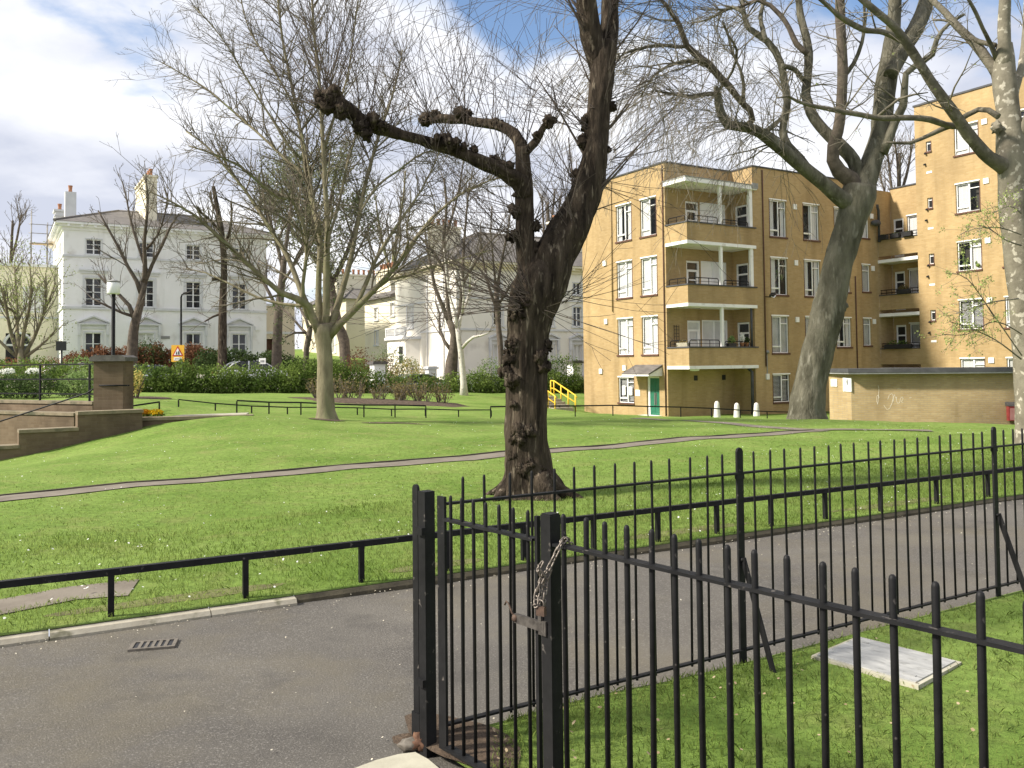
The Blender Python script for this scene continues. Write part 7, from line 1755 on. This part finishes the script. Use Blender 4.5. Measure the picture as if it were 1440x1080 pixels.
sm = N(nt, 'ShaderNodeMix', data_type='RGBA'); sm.blend_type = 'MULTIPLY'; sm.inputs[0].default_value = 1; sm.inputs[7].default_value = (.10,.105,.112,1); L(sk_.outputs[0], sm.inputs[6])
tc = N(nt, 'ShaderNodeTexCoord'); sx = N(nt, 'ShaderNodeSeparateXYZ'); L(tc.outputs['Generated'], sx.inputs[0])
za = N(nt, 'ShaderNodeMath', operation='ADD'); za.inputs[1].default_value = .22; L(sx.outputs[2], za.inputs[0]); zm = N(nt, 'ShaderNodeMath', operation='MAXIMUM'); zm.inputs[1].default_value = .05; L(za.outputs[0], zm.inputs[0])
dx = N(nt, 'ShaderNodeMath', operation='DIVIDE'); dy = N(nt, 'ShaderNodeMath', operation='DIVIDE'); L(sx.outputs[0], dx.inputs[0]); L(zm.outputs[0], dx.inputs[1]); L(sx.outputs[1], dy.inputs[0]); L(zm.outputs[0], dy.inputs[1])
cx = N(nt, 'ShaderNodeCombineXYZ'); sh_ = N(nt, 'ShaderNodeMath', operation='SUBTRACT'); sh_.inputs[1].default_value = .62; L(dx.outputs[0], sh_.inputs[0]); L(sh_.outputs[0], cx.inputs[0]); L(dy.outputs[0], cx.inputs[1]); cx.inputs[2].default_value = 5.2
n1 = N(nt, 'ShaderNodeTexNoise'); n1.inputs['Scale'].default_value = 1.15; n1.inputs['Detail'].default_value = 8; n1.inputs['Roughness'].default_value = .52; n1.inputs['Distortion'].default_value = .3; L(cx.outputs[0], n1.inputs['Vector'])
cov = N(nt, 'ShaderNodeMapRange'); cov.inputs[1].default_value = .355; cov.inputs[2].default_value = .455; cov.interpolation_type = 'SMOOTHSTEP'; hz = N(nt, 'ShaderNodeMapRange'); hz.inputs[1].default_value = .02; hz.inputs[2].default_value = .22; hz.inputs[3].default_value = .12; hz.inputs[4].default_value = 0; L(sx.outputs[2], hz.inputs[0]); ha = N(nt, 'ShaderNodeMath', operation='ADD'); L(n1.outputs[0], ha.inputs[0]); L(hz.outputs[0], ha.inputs[1]); L(ha.outputs[0], cov.inputs[0])
n2 = N(nt, 'ShaderNodeTexNoise'); n2.inputs['Scale'].default_value = 1.7; n2.inputs['Detail'].default_value = 7; n2.inputs['Roughness'].default_value = .5
of = N(nt, 'ShaderNodeVectorMath', operation='ADD'); of.inputs[1].default_value = (3.3, 1.7, 0); L(cx.outputs[0], of.inputs[0]); L(of.outputs[0], n2.inputs['Vector'])
cr2 = N(nt, 'ShaderNodeValToRGB'); el = cr2.color_ramp.elements; el[0].position = .40; el[0].color = (.40,.425,.50,1); el[1].position = .64; el[1].color = (.72,.72,.735,1); L(n2.outputs[0], cr2.inputs[0])
mx = N(nt, 'ShaderNodeMix', data_type='RGBA'); L(cov.outputs[0], mx.inputs[0]); L(sm.outputs[2], mx.inputs[6]); L(cr2.outputs[0], mx.inputs[7]); L(mx.outputs[2], bg.inputs[0])

cam = bpy.data.cameras.new('camera'); co = bpy.data.objects.new('camera', cam); COL.objects.link(co)
cam.sensor_width = 36; cam.lens = F / 1440 * 36; cam.shift_y = -(540 - CY) / 1440; cam.clip_start = .05; cam.clip_end = 3000
m = Matrix((RT, UP, -FW)).transposed().to_4x4(); m.translation = Vector((0, 0, EYE)); co.matrix_world = m
S.camera = co
S.view_settings.view_transform = 'Standard'; S.view_settings.look = 'None'; S.view_settings.exposure = .78; S.view_settings.gamma = 1
S.cycles.max_bounces = 6; S.cycles.transparent_max_bounces = 12; S.cycles.use_denoising = True
